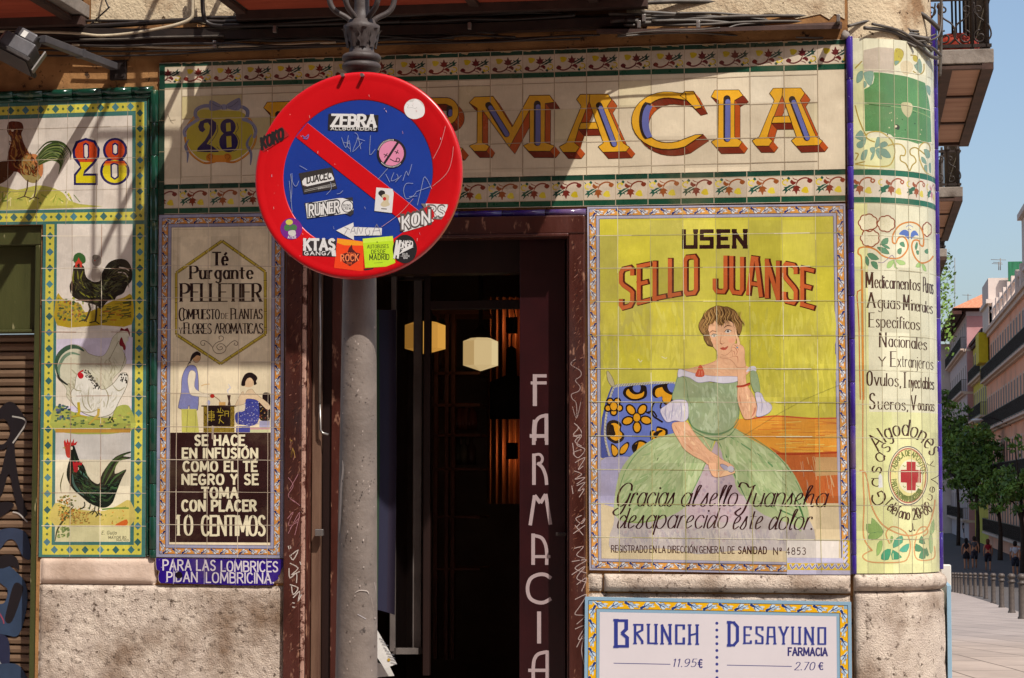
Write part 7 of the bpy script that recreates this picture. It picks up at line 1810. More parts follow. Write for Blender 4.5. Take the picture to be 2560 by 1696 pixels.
ovb = {'B': (50, "-0,0 0,100; -0,98 46,98; -46,98 46,66; -46,66 28,52; -28,50 50,34; -50,34 50,2; -50,2 0,2"), 'R': (44, "-4,0 4,98; -0,98 40,98; -40,98 40,70; -40,70 6,52; -14,50 40,12; -40,12 40,0"), 'U': (46, "-4,100 4,2; -4,2 42,2; -42,0 42,100"), 'N': (48, "-4,0 4,98; -2,98 44,4; -44,0 44,100"), 'C': (44, "-42,78 42,98; -42,98 4,98; -4,98 4,2; -4,2 42,2; -42,2 42,32"), 'H': (44, "-4,0 4,100; -42,0 42,100; -4,46 42,56"),
 'D': (50, "-4,0 4,100; -0,98 28,98; -28,98 48,80; -48,80 48,20; -48,20 28,2; -28,2 0,2"), 'E': (40, "-4,0 4,98; -4,98 38,98; -38,98 38,84; -4,50 30,50; -4,2 38,2; -38,2 38,16"), 'S': (40, "-38,80 38,98; -38,98 6,98; -6,98 6,60; -6,60 38,40; -38,40 38,2; -38,2 4,2; -4,2 4,20"), 'A': (44, "-2,0 6,98; -38,98 42,0; -6,98 38,98; -4,42 40,42"), 'Y': (44, "-2,100 22,46; -42,100 22,46; -22,46 22,0"), 'O': (42, "-4,2 4,98; -4,98 40,98; -40,98 40,2; -40,2 4,2")}
for dx, dy, c_, ly in ((-3, 4, SH, 4), (0, 0, BLU, 5)):
    A.L(ly); kw = dict(thick=.13, thin=.09, over=ovb, track=.16, serif=.035)
    text(A, 'B', 235 + dx, 328 + dx, 487 + dy, 165, c_, thick=.14, thin=.1, over=ovb, serif=.03); text(A, 'RUNCH', 352 + dx, 758 + dx, 466 + dy, 118, c_, rise=.012, **kw)
    text(A, 'D', 930 + dx, 1008 + dx, 480 + dy, 146, c_, thick=.13, thin=.1, over=ovb, serif=.03); text(A, 'ESAYUNO', 1028 + dx, 1546 + dx, 466 + dy, 104, c_, rise=.012, **kw)
A.L(5)
text(A, 'FARMACIA', 1304, 1553, 539, 45, '2e2c66', thick=.22, track=.1, rise=.008)
for k in range(26): A.ell(868 + .1 * k, 342 + 42 * k, 9.5, 9.5, '33387c', 12)
A.stroke('232,588 582,595', 5, '4a4a78'); A.stroke('930,600 1330,608', 5, '4a4a78')
kw = dict(thick=.13, thin=.07, slant=.22, track=.14)
text(A, '11.95', 592, 740, 610, 48, '2e2a6a', **kw); text(A, '\u20ac', 750, 784, 615, 50, '2e2a6a', thick=.2, thin=.12)
text(A, '2.70', 1344, 1470, 630, 48, '2e2a6a', **kw); text(A, '\u20ac', 1492, 1528, 628, 44, '2e2a6a', thick=.2, thin=.12)
text(A, 'C', 240, 300, 820, 80, BLU, thick=.14, over=ovb); text(A, 'AFE', 310, 470, 820, 60, BLU, thick=.14, over=ovb) if False else None
A.build('printed_face', M['board'], mbd)
# second board seen edge-on round the corner
mb = MB(); p = CORNER.un(2362, 1470); x_ = XSW + .052; mb.box((x_, .62, .1), (x_ + .02, 1.5, atY(2365, 1462, .7).z), .002)
tag(mb.build('side_board', M['blue_edge']), 'pale blue framed board on the side wall, seen almost edge-on', 'sign')

# ================================================================== FARMACIA downwards on the door board
A = Art(SB).frame(700, 1050, 2.427).L(1)
lt = 'a2908f'
def ls(s_, w_=20, sm=0): A.stroke(s_, w_, lt, sm)
A.frame(700, 500, 2.613)
ls('1665,1140 1665,1347', 27); ls('1652,1150 1742,1150', 21); ls('1638,1196 1742,1196', 20)
ls('1740,1397 1740,1575', 24); ls('1665,1575 1665,1510 1672,1450 1700,1418 1745,1408', 22, 5); ls('1632,1545 1752,1545', 20)
A.frame(700, 1050, 2.427)
ls('1618,0 1618,152', 20); ls('1540,152 1540,60 1545,0', 22); ls('1515,96 1628,96', 18)
ls('1541,205 1541,395', 22); ls('1541,214 1575,210 1592,232 1585,258 1560,268', 16, 5); ls('1562,262 1592,290 1612,340 1618,395', 20, 5)
ls('1518,640 1545,458', 21); ls('1612,450 1641,636', 21); ls('1545,458 1580,505', 22); ls('1612,452 1580,505', 22)
ls('1536,690 1536,880', 22); ls('1618,880 1618,800 1608,750 1585,715 1540,702', 20, 5); ls('1526,830 1640,830', 18)
ls('1645,962 1610,940 1565,940 1520,965 1502,1020 1515,1078 1555,1105 1600,1108 1645,1085', 22, 6)
ls('1572,1163 1572,1357', 24)
ls('1622,1400 1622,1590', 22); ls('1537,1590 1537,1500 1545,1450 1570,1420 1622,1408', 21, 5); ls('1506,1520 1634,1520', 20)
A.build('lettering', M['enamel'], vb)

# scratched writing on the casings
A = Art(Wall((0, -.0352, 0)), base=.0004).frame(700, 500, 2.613); g_ = '8a7670'
def sc_(s_, w_=3.4, c=g_, sm=5): A.stroke(s_, w_, c, sm)
sc_('1930,1040 1900,1075 1960,1115 1965,1150 1930,1180 1960,1220 1950,1250 1905,1270 1910,1300 1935,1330 1940,1425', 5); sc_('1910,1350 1938,1425 1965,1320', 4)
A.frame(700, 1050, 2.427)
g_ = 'a08d86'
for s_ in ('1785,20 1810,50 1780,90 1820,110', '1800,30 1830,80 1790,130 1830,160', '1780,100 1830,95 1800,150 1850,180 1810,230 1780,200 1830,180', '1790,260 1850,230 1810,300 1840,280', '1785,310 1830,330 1790,360 1850,350 1800,390', '1800,400 1850,380 1810,430 1845,420 1815,470', '1830,580 1795,600 1830,630 1850,600 1800,650', '1780,690 1850,640', '1790,640 1840,700', '1785,780 1840,770 1800,820 1850,840', '1770,860 1860,850 1790,900 1860,930', '1770,940 1850,890 1800,960 1860,985', '1800,1000 1860,960 1830,1040', '1790,1090 1860,1060 1820,1130 1790,1180 1850,1190 1800,1240', '1790,1270 1850,1250 1810,1330 1850,1320', '1800,1380 1845,1300 1830,1400 1850,1500', '1775,140 1785,210', '1770,400 1778,450'): sc_(s_, 4.6, g_)
pk = '9a6a70'
for s_ in ('50,350 80,400 50,460 90,500', '110,330 60,420', '45,600 80,560 50,640 110,620', '60,660 120,590', '50,690 120,560 90,700', '70,480 120,520'): sc_(s_, 3, pk)
wt = 'b0a49a'
for s_ in ('50,765 55,785', '62,762 66,782', '58,830 110,790 80,850 60,820', '60,870 110,900 70,940 120,920', '55,900 60,960 100,930 100,990', '60,1000 110,1020 80,1060 70,1010', '80,1080 120,1040 110,1100 130,1060', '75,1110 90,1112', '75,1135 92,1138', '120,860 128,880'): sc_(s_, 6, wt, 3)
for s_ in ('60,120 75,130', '78,170 66,230 80,180 92,230'): sc_(s_, 5, '8a6a30', 3)
A.frame(0, 0, 1.0); k = random.Random(77)
for i in range(420):
    z_ = k.random()
    if z_ < .45: x, y = k.uniform(720, 754), k.uniform(600, 1690)
    elif z_ < .85: x, y = k.uniform(1428, 1460), k.uniform(600, 1480)
    else: x, y = k.uniform(730, 1450), k.uniform(555, 585)
    L_ = k.uniform(3, 13); a = R(k.gauss(-48, 14)); A.stroke([(x, y), (min(max(x + L_ * math.cos(a), 718), 1462), y + L_ * math.sin(a))], k.uniform(.7, 1.9), k.choice(['5e3626', '6e4431', '1c0a07', '83594a', '4e2a1c']), taper=False)
A.build('scratched_writing', M['spray'], b)
class PoleS:
    curved = False; r = RPOLE * .985
    def un(s, px, py): p = atY(px, py, YP - s.r); return (p.x, p.z)
    def xyz(s, u, v, off):
        a = max(-.98, min(.98, (u - ax(v)) / s.r)); return Vector((ax(v) + (s.r + off) * a, YP - (s.r + off) * math.sqrt(1 - a * a), v))
A = Art(PoleS(), base=.0012).frame(700, 1050, 2.427)
for s_, w_, c_ in (('375,245 380,300 368,400 362,520 356,640 350,690', 15, '9c928a'), ('570,950 575,1040', 5, 'b8aca4'), ('555,990 562,1060', 5, 'b8aca4'), ('455,1050 480,1035 520,1040 530,1060', 6, 'a39890'), ('470,1180 515,1210', 16, 'a39c9c'), ('385,545 388,560', 7, 'b8aca4'), ('470,480 530,400', 3, '9c8e86'), ('500,840 470,900', 3, '8e8078'), ('540,1080 570,1240', 4, 'a8998f'), ('420,1300 440,1420', 3, '5a4f48'), ('520,700 515,760', 4, '5a4f48'), ('450,180 455,230', 4, '5a4f48')): A.stroke(s_, w_, c_, 3, taper=True)
for i in range(90): x, y = k.uniform(370, 570), k.uniform(-600, 1540); A.ell(x, y, k.uniform(1.5, 4.5), k.uniform(2, 9), k.choice(['9c8e86', '4a403a', '564b44', 'a89a90']), 7)
A.build('scuffs', M['spray'], lp)

# ================================================================== the road sign
YSN = -3.78
ctr = atY(894, 436, YSN); tl_ = R(5)
SG = Wall(tuple(ctr), (1, 0, 0), (0, math.sin(tl_), math.cos(tl_)))      # top leans back
rs = (atY(1152.5, 436, YSN).x - atY(635.5, 436, YSN).x) / 2
rsn = thing('road_sign', 'round red and blue no parking sign covered in stickers, bolted to the lamp post', 'road sign', tuple(ctr))
red = surf('red_sign_enamel', 'b3060f', 'bd0913', 5, rough=.3, bump=.04, bdist=.002, spec=.45, c3='a3050d', s3=2, dark=('e08a84', 50, .72, .75)); blu = surf('blue_sign_enamel', '15307c', '193686', 4, rough=.28, bump=.04, bdist=.002, spec=.45, dark=('5b74b0', 60, .73, .76))
def disc(prof, mat, name, n=96, cap0=True, cap1=True):
    bm = bmesh.new(); rings = []
    for r, o_ in prof: rings.append([bm.verts.new(SG.xyz(r * math.cos(2 * math.pi * k / n), r * math.sin(2 * math.pi * k / n), o_)) for k in range(n)])
    for i in range(len(rings) - 1):
        for k in range(n): f = bm.faces.new((rings[i][k], rings[i][(k + 1) % n], rings[i + 1][(k + 1) % n], rings[i + 1][k])); f.smooth = True
    if cap0: bm.faces.new(rings[0][::-1])
    if cap1: bm.faces.new(rings[-1])
    bmesh.ops.recalc_face_normals(bm, faces=bm.faces[:])
    me = bpy.data.meshes.new(name); bm.to_mesh(me); bm.free(); me.materials.append(mat); o = link(bpy.data.objects.new(name, me)); setparent(o, rsn)
    return o
ri = rs * .722
disc([(rs - .004, -.026), (rs, -.024), (rs, -.004), (rs - .002, -.001), (rs - .006, .0012), (rs - .014, .0016), (rs - .024, .0002), (rs - .03, 0), (ri + .003, 0), (ri, -.0007), (ri, -.003)], red, 'red_ring', cap1=False)
disc([(ri + .002, -.0035), (ri + .002, -.0012)], blu, 'blue_disc')
mb = MB(); a_ = R(-38.5); cs_, sn_ = math.cos(a_), math.sin(a_); hw = rs * .088; Lb = math.sqrt(ri * ri - hw * hw) - .0015; P_ = []
nseg = 10; outl = [(-Lb - (ri - Lb) * 0, -hw), (Lb, -hw), (Lb, hw), (-Lb, hw)]
pts_ = [(x * cs_ - y * sn_, x * sn_ + y * cs_) for x, y in outl]
mb.hexa([SG.xyz(u, v, .0001) for u, v in pts_] + [SG.xyz(u, v, -.003) for u, v in pts_], .0006); mb.build('red_bar', red, rsn)
for dy in (.22, -.22): mb = MB(); c_ = SG.xyz(0, dy, -.05); mb.box((c_.x - .09, c_.y - .002, c_.z - .012), (c_.x + .09, c_.y + .024, c_.z + .012), .002); mb.tube([(c_.x - .06 + .12 * k / 12 , c_.y + .02 + .11 * math.sin(math.pi * k / 12), c_.z) for k in range(13)], .006, 6); mb.build('clamp', M['steel'], rsn)
mb = MB()
for px, py in ((856, 184), (905, 184)): p = atY(px, py + 4, YSN + .01); mb.tube([(p.x, p.y - .006, p.z), (p.x, p.y + .02, p.z)], .0055, 8)
for px, py in ((872, 690), (917, 690)): p = atY(px, py - 4, YSN - .01); mb.tube([(p.x, p.y - .004, p.z), (p.x, p.y + .03, p.z)], .006, 8)
mb.build('bolt', M['steel'], rsn)
class St(Art): pass
def sticker(label, fn, base=.0003):
    A = Art(SG, base=base, gap=.0001).frame(620, 160, 2.904); fn(A); A.build('sticker', M['paper'], rsn, label)
BKS, WT = '1f1a1a', 'c9c6c2'
def s1(A):
    A.poly('585,362 948,372 945,490 580,480', BKS); A.L(2); text(A, 'ZEBRA', 598, 935, 452, 82, WT, thick=.27, thin=.2, slant=.06, track=.06, rise=.012, serif=.03); text(A, 'ALLBOARDERS', 600, 930, 480, 20, WT, thick=.22, track=.14, rise=.01)
sticker('black sticker reading ZEBRA ALLBOARDERS', s1)
def s2(A): 
    A.poly('85,560 250,455 300,520 110,645', '8e0d12'); A.L(2); text(A, 'KOKO', 95, 270, 625, 80, '15100f', thick=.26, track=.1, rise=-.5, slant=-.1)
sticker('small black on red sticker reading KOKO', s2, .0019)
def s3(A):
    A.poly('370,795 610,750 648,905 405,945', '2a2422'); A.L(2); A.poly('392,855 410,830 600,785 625,835 620,845 430,890 398,880', WT, 0); A.L(3); text(A, 'DJACEC', 425, 608, 868, 48, '2a2422', thick=.2, track=.1, rise=-.2); A.L(2)
    text(A, 'WWW.DJACEC.COM', 508, 635, 912, 12, 'a8a49e', thick=.18, rise=-.2); A.stroke('410,918 630,868', 2.5, 'a8a49e'); A.stroke('410,928 560,895', 2.5, 'a8a49e')
sticker('dark tilted sticker reading DJACEC', s3)
def s4(A):
    A.poly('410,1010 760,968 768,1085 745,1105 700,1085 430,1125', '2c2a2c'); A.L(1); A.poly('418,1015 660,975 690,975 760,1000 765,1060 720,1085 650,1095 430,1120', WT, 0); A.L(2); text(A, 'RUiNER', 432, 672, 1110, 88, '262325', thick=.30, thin=.26, track=.06, rise=-.13); A.L(3); text(A, 'RUiNER', 440, 666, 1104, 78, WT, thick=.15, track=.16, rise=-.13)
    A.L(2); A.ell(722, 1035, 44, 46, '262325'); A.L(3); A.ell(722, 1035, 38, 40, WT); A.L(4); text(A, 'RONS', 692, 748, 1036, 16, '262325', thick=.16); text(A, 'CREW', 692, 748, 1058, 16, '262325', thick=.16)
sticker('white outlined sticker reading RUINER', s4)
def s5(A):
    A.ell(1208, 328, 75, 74, 'b8b4ae', 28); A.L(1); A.poly('1140,300 1165,275 1195,278 1215,255 1255,285 1283,330 1270,380 1210,400 1160,385 1138,340', 'cfccc8', 4); A.L(2)
    A.stroke('1150,290 1165,300 1158,320 1190,318 1215,325 1225,315', 2, '8f8b88', 3); A.stroke('1190,300 1200,310', 2, '8f8b88')
sticker('round white rubbed sticker at the upper right rim', s5)
def s6(A):
    A.ell(1042, 650, 107, 107, '1b1617', 32); A.L(1); A.ell(1042, 650, 90, 90, 'c77a96', 30); A.L(2); A.stroke('1095,562 985,730', 17, '1b1617'); A.stroke('985,655 1015,670', 6, '1b1617'); A.stroke('990,680 1012,650', 6, '1b1617'); A.stroke('1065,635 1095,650', 6, '1b1617'); A.stroke('1075,655 1090,625', 6, '1b1617'); A.stroke('1030,690 1070,710 1082,685 1100,690 1095,712 1072,708', 6, '1b1617', 3)
    for k in range(34):
        a = R(195 + k * 5.2) if k < 17 else R(60 + (k - 17) * 5.4 - 10); A.stroke([(1042 + 93 * math.cos(a), 650 + 93 * math.sin(a)), (1042 + 103 * math.cos(a), 650 + 103 * math.sin(a))], 3.6, WT)
sticker('round pink and black sticker with a slash and crosses', s6)
def s7(A):
    A.poly('932,898 1050,908 1058,940 1045,1083 918,1068', 'c6c3c0'); A.L(1); A.poly('945,940 965,918 995,930 985,975 965,965', '201a1a', 3); A.poly('985,990 970,960 995,945 1025,960 1020,1000 1030,1025 985,1040 962,1020', 'b7a98a', 3); A.L(2); A.ell(992, 980, 13, 13, 'b01c1c'); A.stroke('968,1052 1008,1055', 8, '6a625a')
sticker('white card with a small drawn animal and red dot', s7, .0006)
def s8(A):
    A.poly('640,1210 765,1152 768,1185 972,1192 970,1245 768,1248 770,1280', WT); A.L(1)
    for s_ in ('700,1185 740,1205', '700,1240 728,1190', '745,1230 765,1180 780,1235', '750,1215 775,1215', '790,1240 800,1180 820,1235 835,1185', '870,1190 852,1205 860,1245 885,1235 880,1210', '900,1250 935,1165 965,1245', '905,1215 960,1210'): A.stroke(s_, 4.5, '77737a', 2)
sticker('white arrow pointing left with TANGA scrawled on it', s8)
def s9(A):
    A.poly('1255,1015 1453,1020 1452,1132 1345,1128', '6c6460'); A.L(1); A.poly('1290,1015 1448,1022 1446,1125 1330,1120', WT); A.L(2); text(A, 'RS', 1300, 1440, 1112, 80, '5c5450', thick=.3, track=.08); A.L(3); text(A, 'RS', 1308, 1432, 1105, 68, WT, thick=.16, track=.2)
    A.L(4); A.poly('1290,1040 1318,1030 1350,1075 1355,1110 1330,1130 1262,1090', 'ab0a12', 0); A.L(3)
    A.poly('1088,1120 1240,1070 1290,1085 1350,1140 1290,1175 1130,1222', WT, 0); A.L(5); text(A, 'KON', 1105, 1335, 1205, 98, '4c4440', thick=.33, track=.05, rise=-.25); A.L(6); text(A, 'KON', 1116, 1325, 1198, 84, WT, thick=.17, track=.18, rise=-.25)
sticker('torn white and grey sticker reading KONRS', s9, .0006)
def s10(A):
    A.ell(315, 1198, 80, 78, '6a1a78', 28); A.L(1); A.ell(285, 1190, 22, 24, '3f6a3c'); A.ell(330, 1190, 26, 24, '3f6a3c'); A.ell(300, 1150, 26, 20, 'b8b04a'); A.poly('295,1215 340,1210 345,1245 300,1245', 'b8b4ae', 3); text(A, 'AYER', 288, 350, 1268, 18, WT, thick=.2)
sticker('round purple sticker with a green blotch', s10, .0006)
def s11(A):
    A.poly('400,1272 640,1275 640,1402 395,1392', '2c2626'); A.L(1); text(A, 'KTAS', 402, 638, 1348, 72, WT, thick=.27, track=.08, serif=.02); text(A, 'GANG/', 408, 600, 1388, 25, WT, thick=.24, track=.18); A.poly('605,1360 635,1350 640,1398 610,1396', WT)
sticker('black and white sticker reading KTAS GANG', s11, .0006)
def s12(A):
    A.poly('648,1265 838,1290 838,1508 625,1482', 'd63a0a'); A.L(1); A.poly('648,1268 836,1292 838,1320 700,1318 646,1300', 'd98a10', 0); A.L(1); A.poly('755,1312 760,1345 785,1370 815,1378 800,1430 740,1470 690,1440 672,1385 720,1370 735,1335', '4a0f0c', 0); A.L(2); text(A, 'TOGO', 715, 778, 1392, 24, 'd65a2a', thick=.16, rise=.1); text(A, 'ROCK', 672, 805, 1432, 46, 'e07a4a', thick=.15, rise=-.02); text(A, '2018', 715, 755, 1456, 14, 'd65a2a', thick=.16)
sticker('orange square sticker reading TOGO ROCK over a flame', s12, .0006)
def s13(A):
    A.poly('833,1270 1052,1250 1072,1468 850,1482', 'a9c91e'); A.L(1); A.poly('833,1270 1052,1250 1055,1285 836,1302', 'b9d440'); A.L(2); tx = '1c2410'
    text(A, 'AUTOBUSES', 865, 1022, 1340, 25, tx, thick=.14, rise=-.02); text(A, 'DESDE', 895, 1000, 1380, 28, tx, thick=.15, rise=-.02); text(A, 'MADRID', 880, 1028, 1424, 38, tx, thick=.15, rise=-.02); A.poly('932,1298 938,1288 945,1298', tx); A.stroke('915,1447 980,1443', 2.5, '4c5c1a')
sticker('lime square sticker reading AUTOBUSES DESDE MADRID', s13, .0009)
def s14(A):
    A.ell(1140, 1345, 88, 104, '181516', 32); A.L(1); text(A, 'PLANET', 1098, 1182, 1297, 15, WT, thick=.18, rise=.02); text(A, 'M', 1056, 1096, 1408, 120, WT, thick=.12, slant=.15); text(A, 'ONGO', 1098, 1200, 1340, 40, WT, thick=.2, track=.06, rise=-.12); A.poly('1100,1355 1200,1310 1185,1330 1205,1330 1095,1385 1125,1350', WT)
    text(A, 'SCI-FI', 1120, 1160, 1388, 12, WT, thick=.18); text(A, '& EXOTIC'.replace('&', '+'), 1110, 1175, 1402, 11, WT, thick=.18); text(A, 'BAR', 1130, 1160, 1416, 11, WT, thick=.18)
sticker('round black sticker reading PLANET MONGO', s14, .0019)
def s15(A): A.poly('840,1490 912,1482 895,1515 860,1518', '1c1a1c'); 
sticker('small dark sticker at the bottom rim', s15, .0006)
def s16(A):
    c_ = '8c93a8'
    for s_ in ('680,535 710,610 735,555 745,640', '695,570 740,580', '730,520 720,590 745,620', '775,500 800,530 760,640 830,570', '820,620 800,530', '890,520 885,660 925,620', '790,540 850,560', '1015,760 945,840', '1000,800 1030,860', '1060,790 1040,850 1090,830 1080,800', '1070,860 1115,810', '1125,850 1150,780 1165,810 1190,730', '1200,870 1150,870 1130,920 1150,980 1200,960 1220,935', '1170,965 1230,960', '1230,1028 1260,900 1285,820 1335,910', '1220,930 1330,890', '320,795 325,860 350,890 370,850', '310,800 320,900 312,1000', '300,850 322,1080', '600,860 605,910 570,950', '645,945 670,940 690,920', '375,740 430,770'): A.stroke(s_, 3.0, c_, 3)
    for s_ in ('1435,450 1400,580 1345,690', '1495,560 1480,700 1440,800 1340,890', '970,1185 1100,1090 1200,980'): A.stroke(s_, 2.6, 'b88a88', 4)
    A.stroke('395,520 415,535 440,515 430,545 400,540', 6, '5a5a9a', 3)
    for i in range(26): 
        x, y = rnd.uniform(120, 1480), rnd.uniform(120, 1480)
        if (x - 796) ** 2 + (y - 800) ** 2 < 700 ** 2: A.stroke([(x, y), (x + rnd.uniform(-6, 8), y + rnd.uniform(6, 24))], rnd.uniform(1.5, 3.5), rnd.choice(['c98a88', 'a0a0b0', 'd0a8a4']))
A = Art(SG, base=.0013, gap=.0001).frame(620, 160, 2.904); s16(A); A.build('scratches', M['paper'], rsn)

# peeled paint on the post is part of the shaft finish
class Cyl:
    curved = True
    def __init__(s): pass

# ================================================================== cables along the top of the wall
def cable(name, pts, y, r, mat, label, group='cables fixed along the top of the wall', n=6, yend=None):
    P_ = []
    pts = pp(pts) if isinstance(pts, str) else pts
    for i, (px, py) in enumerate(pts):
        yy = y if yend is None else y + (yend - y) * i / (len(pts) - 1); P_.append(tuple(atY(px, py, -yy)))
    mb = MB(); mb.tube(smoothpts(P_, 6), r, n); o = mb.build('cable', mat); return tag(o, label, 'cable', group)
mb = MB(); P_ = []
for px, py in pp('-300,82 200,84 420,86 620,88 760,84 900,80 1100,76 1300,68 1500,58 1590,54'): P_.append((px, py))
for (a, c_) in zip(P_, P_[1:]):
    p, q_ = atY(a[0], a[1], -.03), atY(c_[0], c_[1], -.03); mb.hexa([(p.x, -.055, p.z - .022), (q_.x, -.055, q_.z - .022), (q_.x, -.055, q_.z + .022), (p.x, -.055, p.z + .022), (p.x, -.032, p.z - .022), (q_.x, -.032, q_.z - .022), (q_.x, -.032, q_.z + .022), (p.x, -.032, p.z + .022)])
tag(mb.build('cable_trunking', M['cable_dark']), 'long sagging black cable trunking across the wall under the balconies', 'trunking')
cable('c', '-200,75 150,82 260,90 380,76 470,52 482,20 478,-40', .05, .009, M['cable_pale'], 'grey conduit bending up to the balcony beside the floodlight')
cable('c', '506,-40 508,30 520,58 560,66 640,64 800,60 1000,54', .06, .011, M['cable_dark'], 'thick black conduit curling down left of the middle balcony')
cable('c', '180,112 290,118 330,116 430,120 540,118 700,112 840,106', .03, .006, M['cable_pale'], 'pale cable passing just right of the floodlight plate')
cable('c', '-50,120 200,128 400,128 600,122 760,112 860,104 1000,100 1200,104 1450,98', .03, .005, M['cable_dark'], 'thin black cable sagging just above the frieze')
cable('c', '-50,136 180,140 380,138 560,128 800,118 1100,106 1300,96 1500,88', .025, .005, M['cable_dark'], 'thin black cable nearest the frieze tiles')
cable('c', '200,100 320,98 380,94 480,92 560,90', .06, .006, M['cable'], 'grey cable above the floodlight arm')
cable('c', '275,17 250,40 215,70 190,80', .05, .004, M['cable_dark'], 'loose black wire dangling from the left balcony'); cable('c', '272,20 262,-10 270,-60', .05, .004, M['cable_dark'], 'black wire rising past the left balcony')
cable('c', '1565,10 1700,4 1850,6 1960,-2 2100,-4 2200,6 2290,28 2345,70 2352,90', .05, .011, M['cable'], 'thick grey conduit arching over the top right of the wall', yend=-.3)
cable('c', '1564,53 1620,52 1720,48 1840,42 1960,40 2060,42 2130,52 2200,70 2260,100', .095, .008, M['cable'], 'upper grey cable running from the balcony to the corner', yend=-.1)
cable('c', '1560,64 1640,63 1760,62 1860,56 1980,54 2080,58 2160,66 2230,90 2290,118', .095, .007, M['cable'], 'second grey cable running from the balcony to the corner', yend=-.12)
cable('c', '1544,92 1650,84 1745,83 1850,90 1980,98 2120,106 2230,114 2300,112 2350,90', .15, .0045, M['cable'], 'long thin cable crossing in front of the purple strip', yend=-.3)
cable('c', '1700,80 1800,76 1850,62 1950,56 2050,54 2140,54 2220,56 2290,86 2330,110', .095, .005, M['cable'], 'thin cable rising over the added shade board', yend=-.2)
cable('c', '1990,94 2080,96 2180,102 2270,110 2340,86', .04, .0045, M['cable'], 'short thin cable ending by the purple strip', yend=-.25)
cable('c', '1544,88 1640,78 1750,75 1800,70', .15, .004, M['cable'], 'short pale wire clipped under the grey cables')
cable('c', '2120,66 2180,52 2240,56 2290,90 2330,128', .02, .008, M['cable'], 'grey cable curving over the round corner', yend=-.22)
cable('c', '2160,70 2230,80 2290,112 2325,140 2345,146', .02, .009, M['cable'], 'thick looped cable end at the round corner', yend=-.3)
cable('c', '2180,60 2250,78 2300,110 2330,120 2352,140', .01, .007, M['cable'], 'cable bunched against the round corner', yend=-.3)
cable('c', '2352,-30 2354,60 2352,140 2350,190', -.36, .008, M['cable'], 'vertical cable going up the side edge of the corner')
cable('c', '2356,10 2350,80 2330,100 2290,104', -.3, .005, M['cable'], 'thin cable looping back at the corner', yend=-.16)
for i, (px, py) in enumerate(((1747, 66), (1612, 50), (2096, 50), (540, 112), (1176, 66), (690, 74), (1600, 66))):
    p = atY(px, py, -.045); mb = MB(); mb.box((p.x - .008, -.075 if px < 1560 else -.105, p.z - .02), (p.x + .008, YF, p.z + .014), .002); tag(mb.build('cable_clip', M['steel']), ['bent metal clip holding the thin cables right of the middle balcony', 'clip on the two grey cables beside the balcony end', 'clip over the purple strip', 'clip on the black cables left of the post', 'clip on the trunking right of the lamp post', 'clip on the black trunking near the curled conduit', 'small clip under the upper clip beside the balcony end'][i], 'clip', 'cable clips on the wall')

k = random.Random(21)
for i in range(13):
    y0 = k.uniform(50, 120); P_ = []; x = k.choice([-120, 200, 380, 560]); xe = k.uniform(1200, 1640)
    while x < xe: P_.append((x, y0 - (x - 400) * .027 + k.uniform(-5, 5) + 8 * math.sin(x / 260 + i))); x += k.uniform(90, 150)
    cable('c', P_, k.uniform(.02, .075), k.choice([.006, .007, .009, .011]), M['cable_dark'], 'black cable in the shaded bundle between the balconies and the frieze')
for i in range(9):
    y0 = k.uniform(26, 72); P_ = []; x = k.uniform(1500, 1700)
    while x < 2330: t = (x - 1540) / 790; P_.append((x, y0 + 10 * math.sin(x / 190 + i) * .6 + 48 * t * t + k.uniform(-3, 3))); x += k.uniform(70, 120)
    cable('c', P_, k.uniform(.06, .11), k.choice([.006, .008, .010]), M[k.choice(['cable', 'cable_dark', 'cable'])], 'grey cable in the tangle gathering towards the round corner', yend=-.15)

# ================================================================== the street beyond
def P3(px, py, d): return atY(px, py, CY + d)
M['pink'] = surf('salmon_render', 'e09a78', 'e8ab8b', .6, rough=.9, bump=.2, c3='b98268', s3=.3)
M['mauve'] = surf('mauve_render', 'ad7b78', 'b98886', .8, rough=.9, bump=.2)
M['mauve_pale'] = surf('pale_mauve_render', 'b0a09e', 'bfaeab', .8, rough=.9, bump=.2)
M['yellowr'] = surf('yellow_render', 'b8a93a', 'c6b748', .8, rough=.9, bump=.2)
M['white_r'] = surf('white_render', 'c4b3a8', 'd2c2b6', .8, rough=.9, bump=.2)
M['red_r'] = surf('red_render', '9c463e', 'ab544a', .8, rough=.9, bump=.2)
M['rooftile'] = surf('roof_tiles', 'a86a4c', 'c58868', 6, rough=.9, bump=.8, bdist=.05)
M['eave'] = surf('dark_eaves', '3a211b', '4c2d24', 2, rough=.8)
M['win'] = surf('window_shutters', '3a1e1a', '4a2620', 1.5, rough=.5)
M['trim'] = surf('stone_trim', 'bfa592', 'cdb4a2', 1.5, rough=.9)
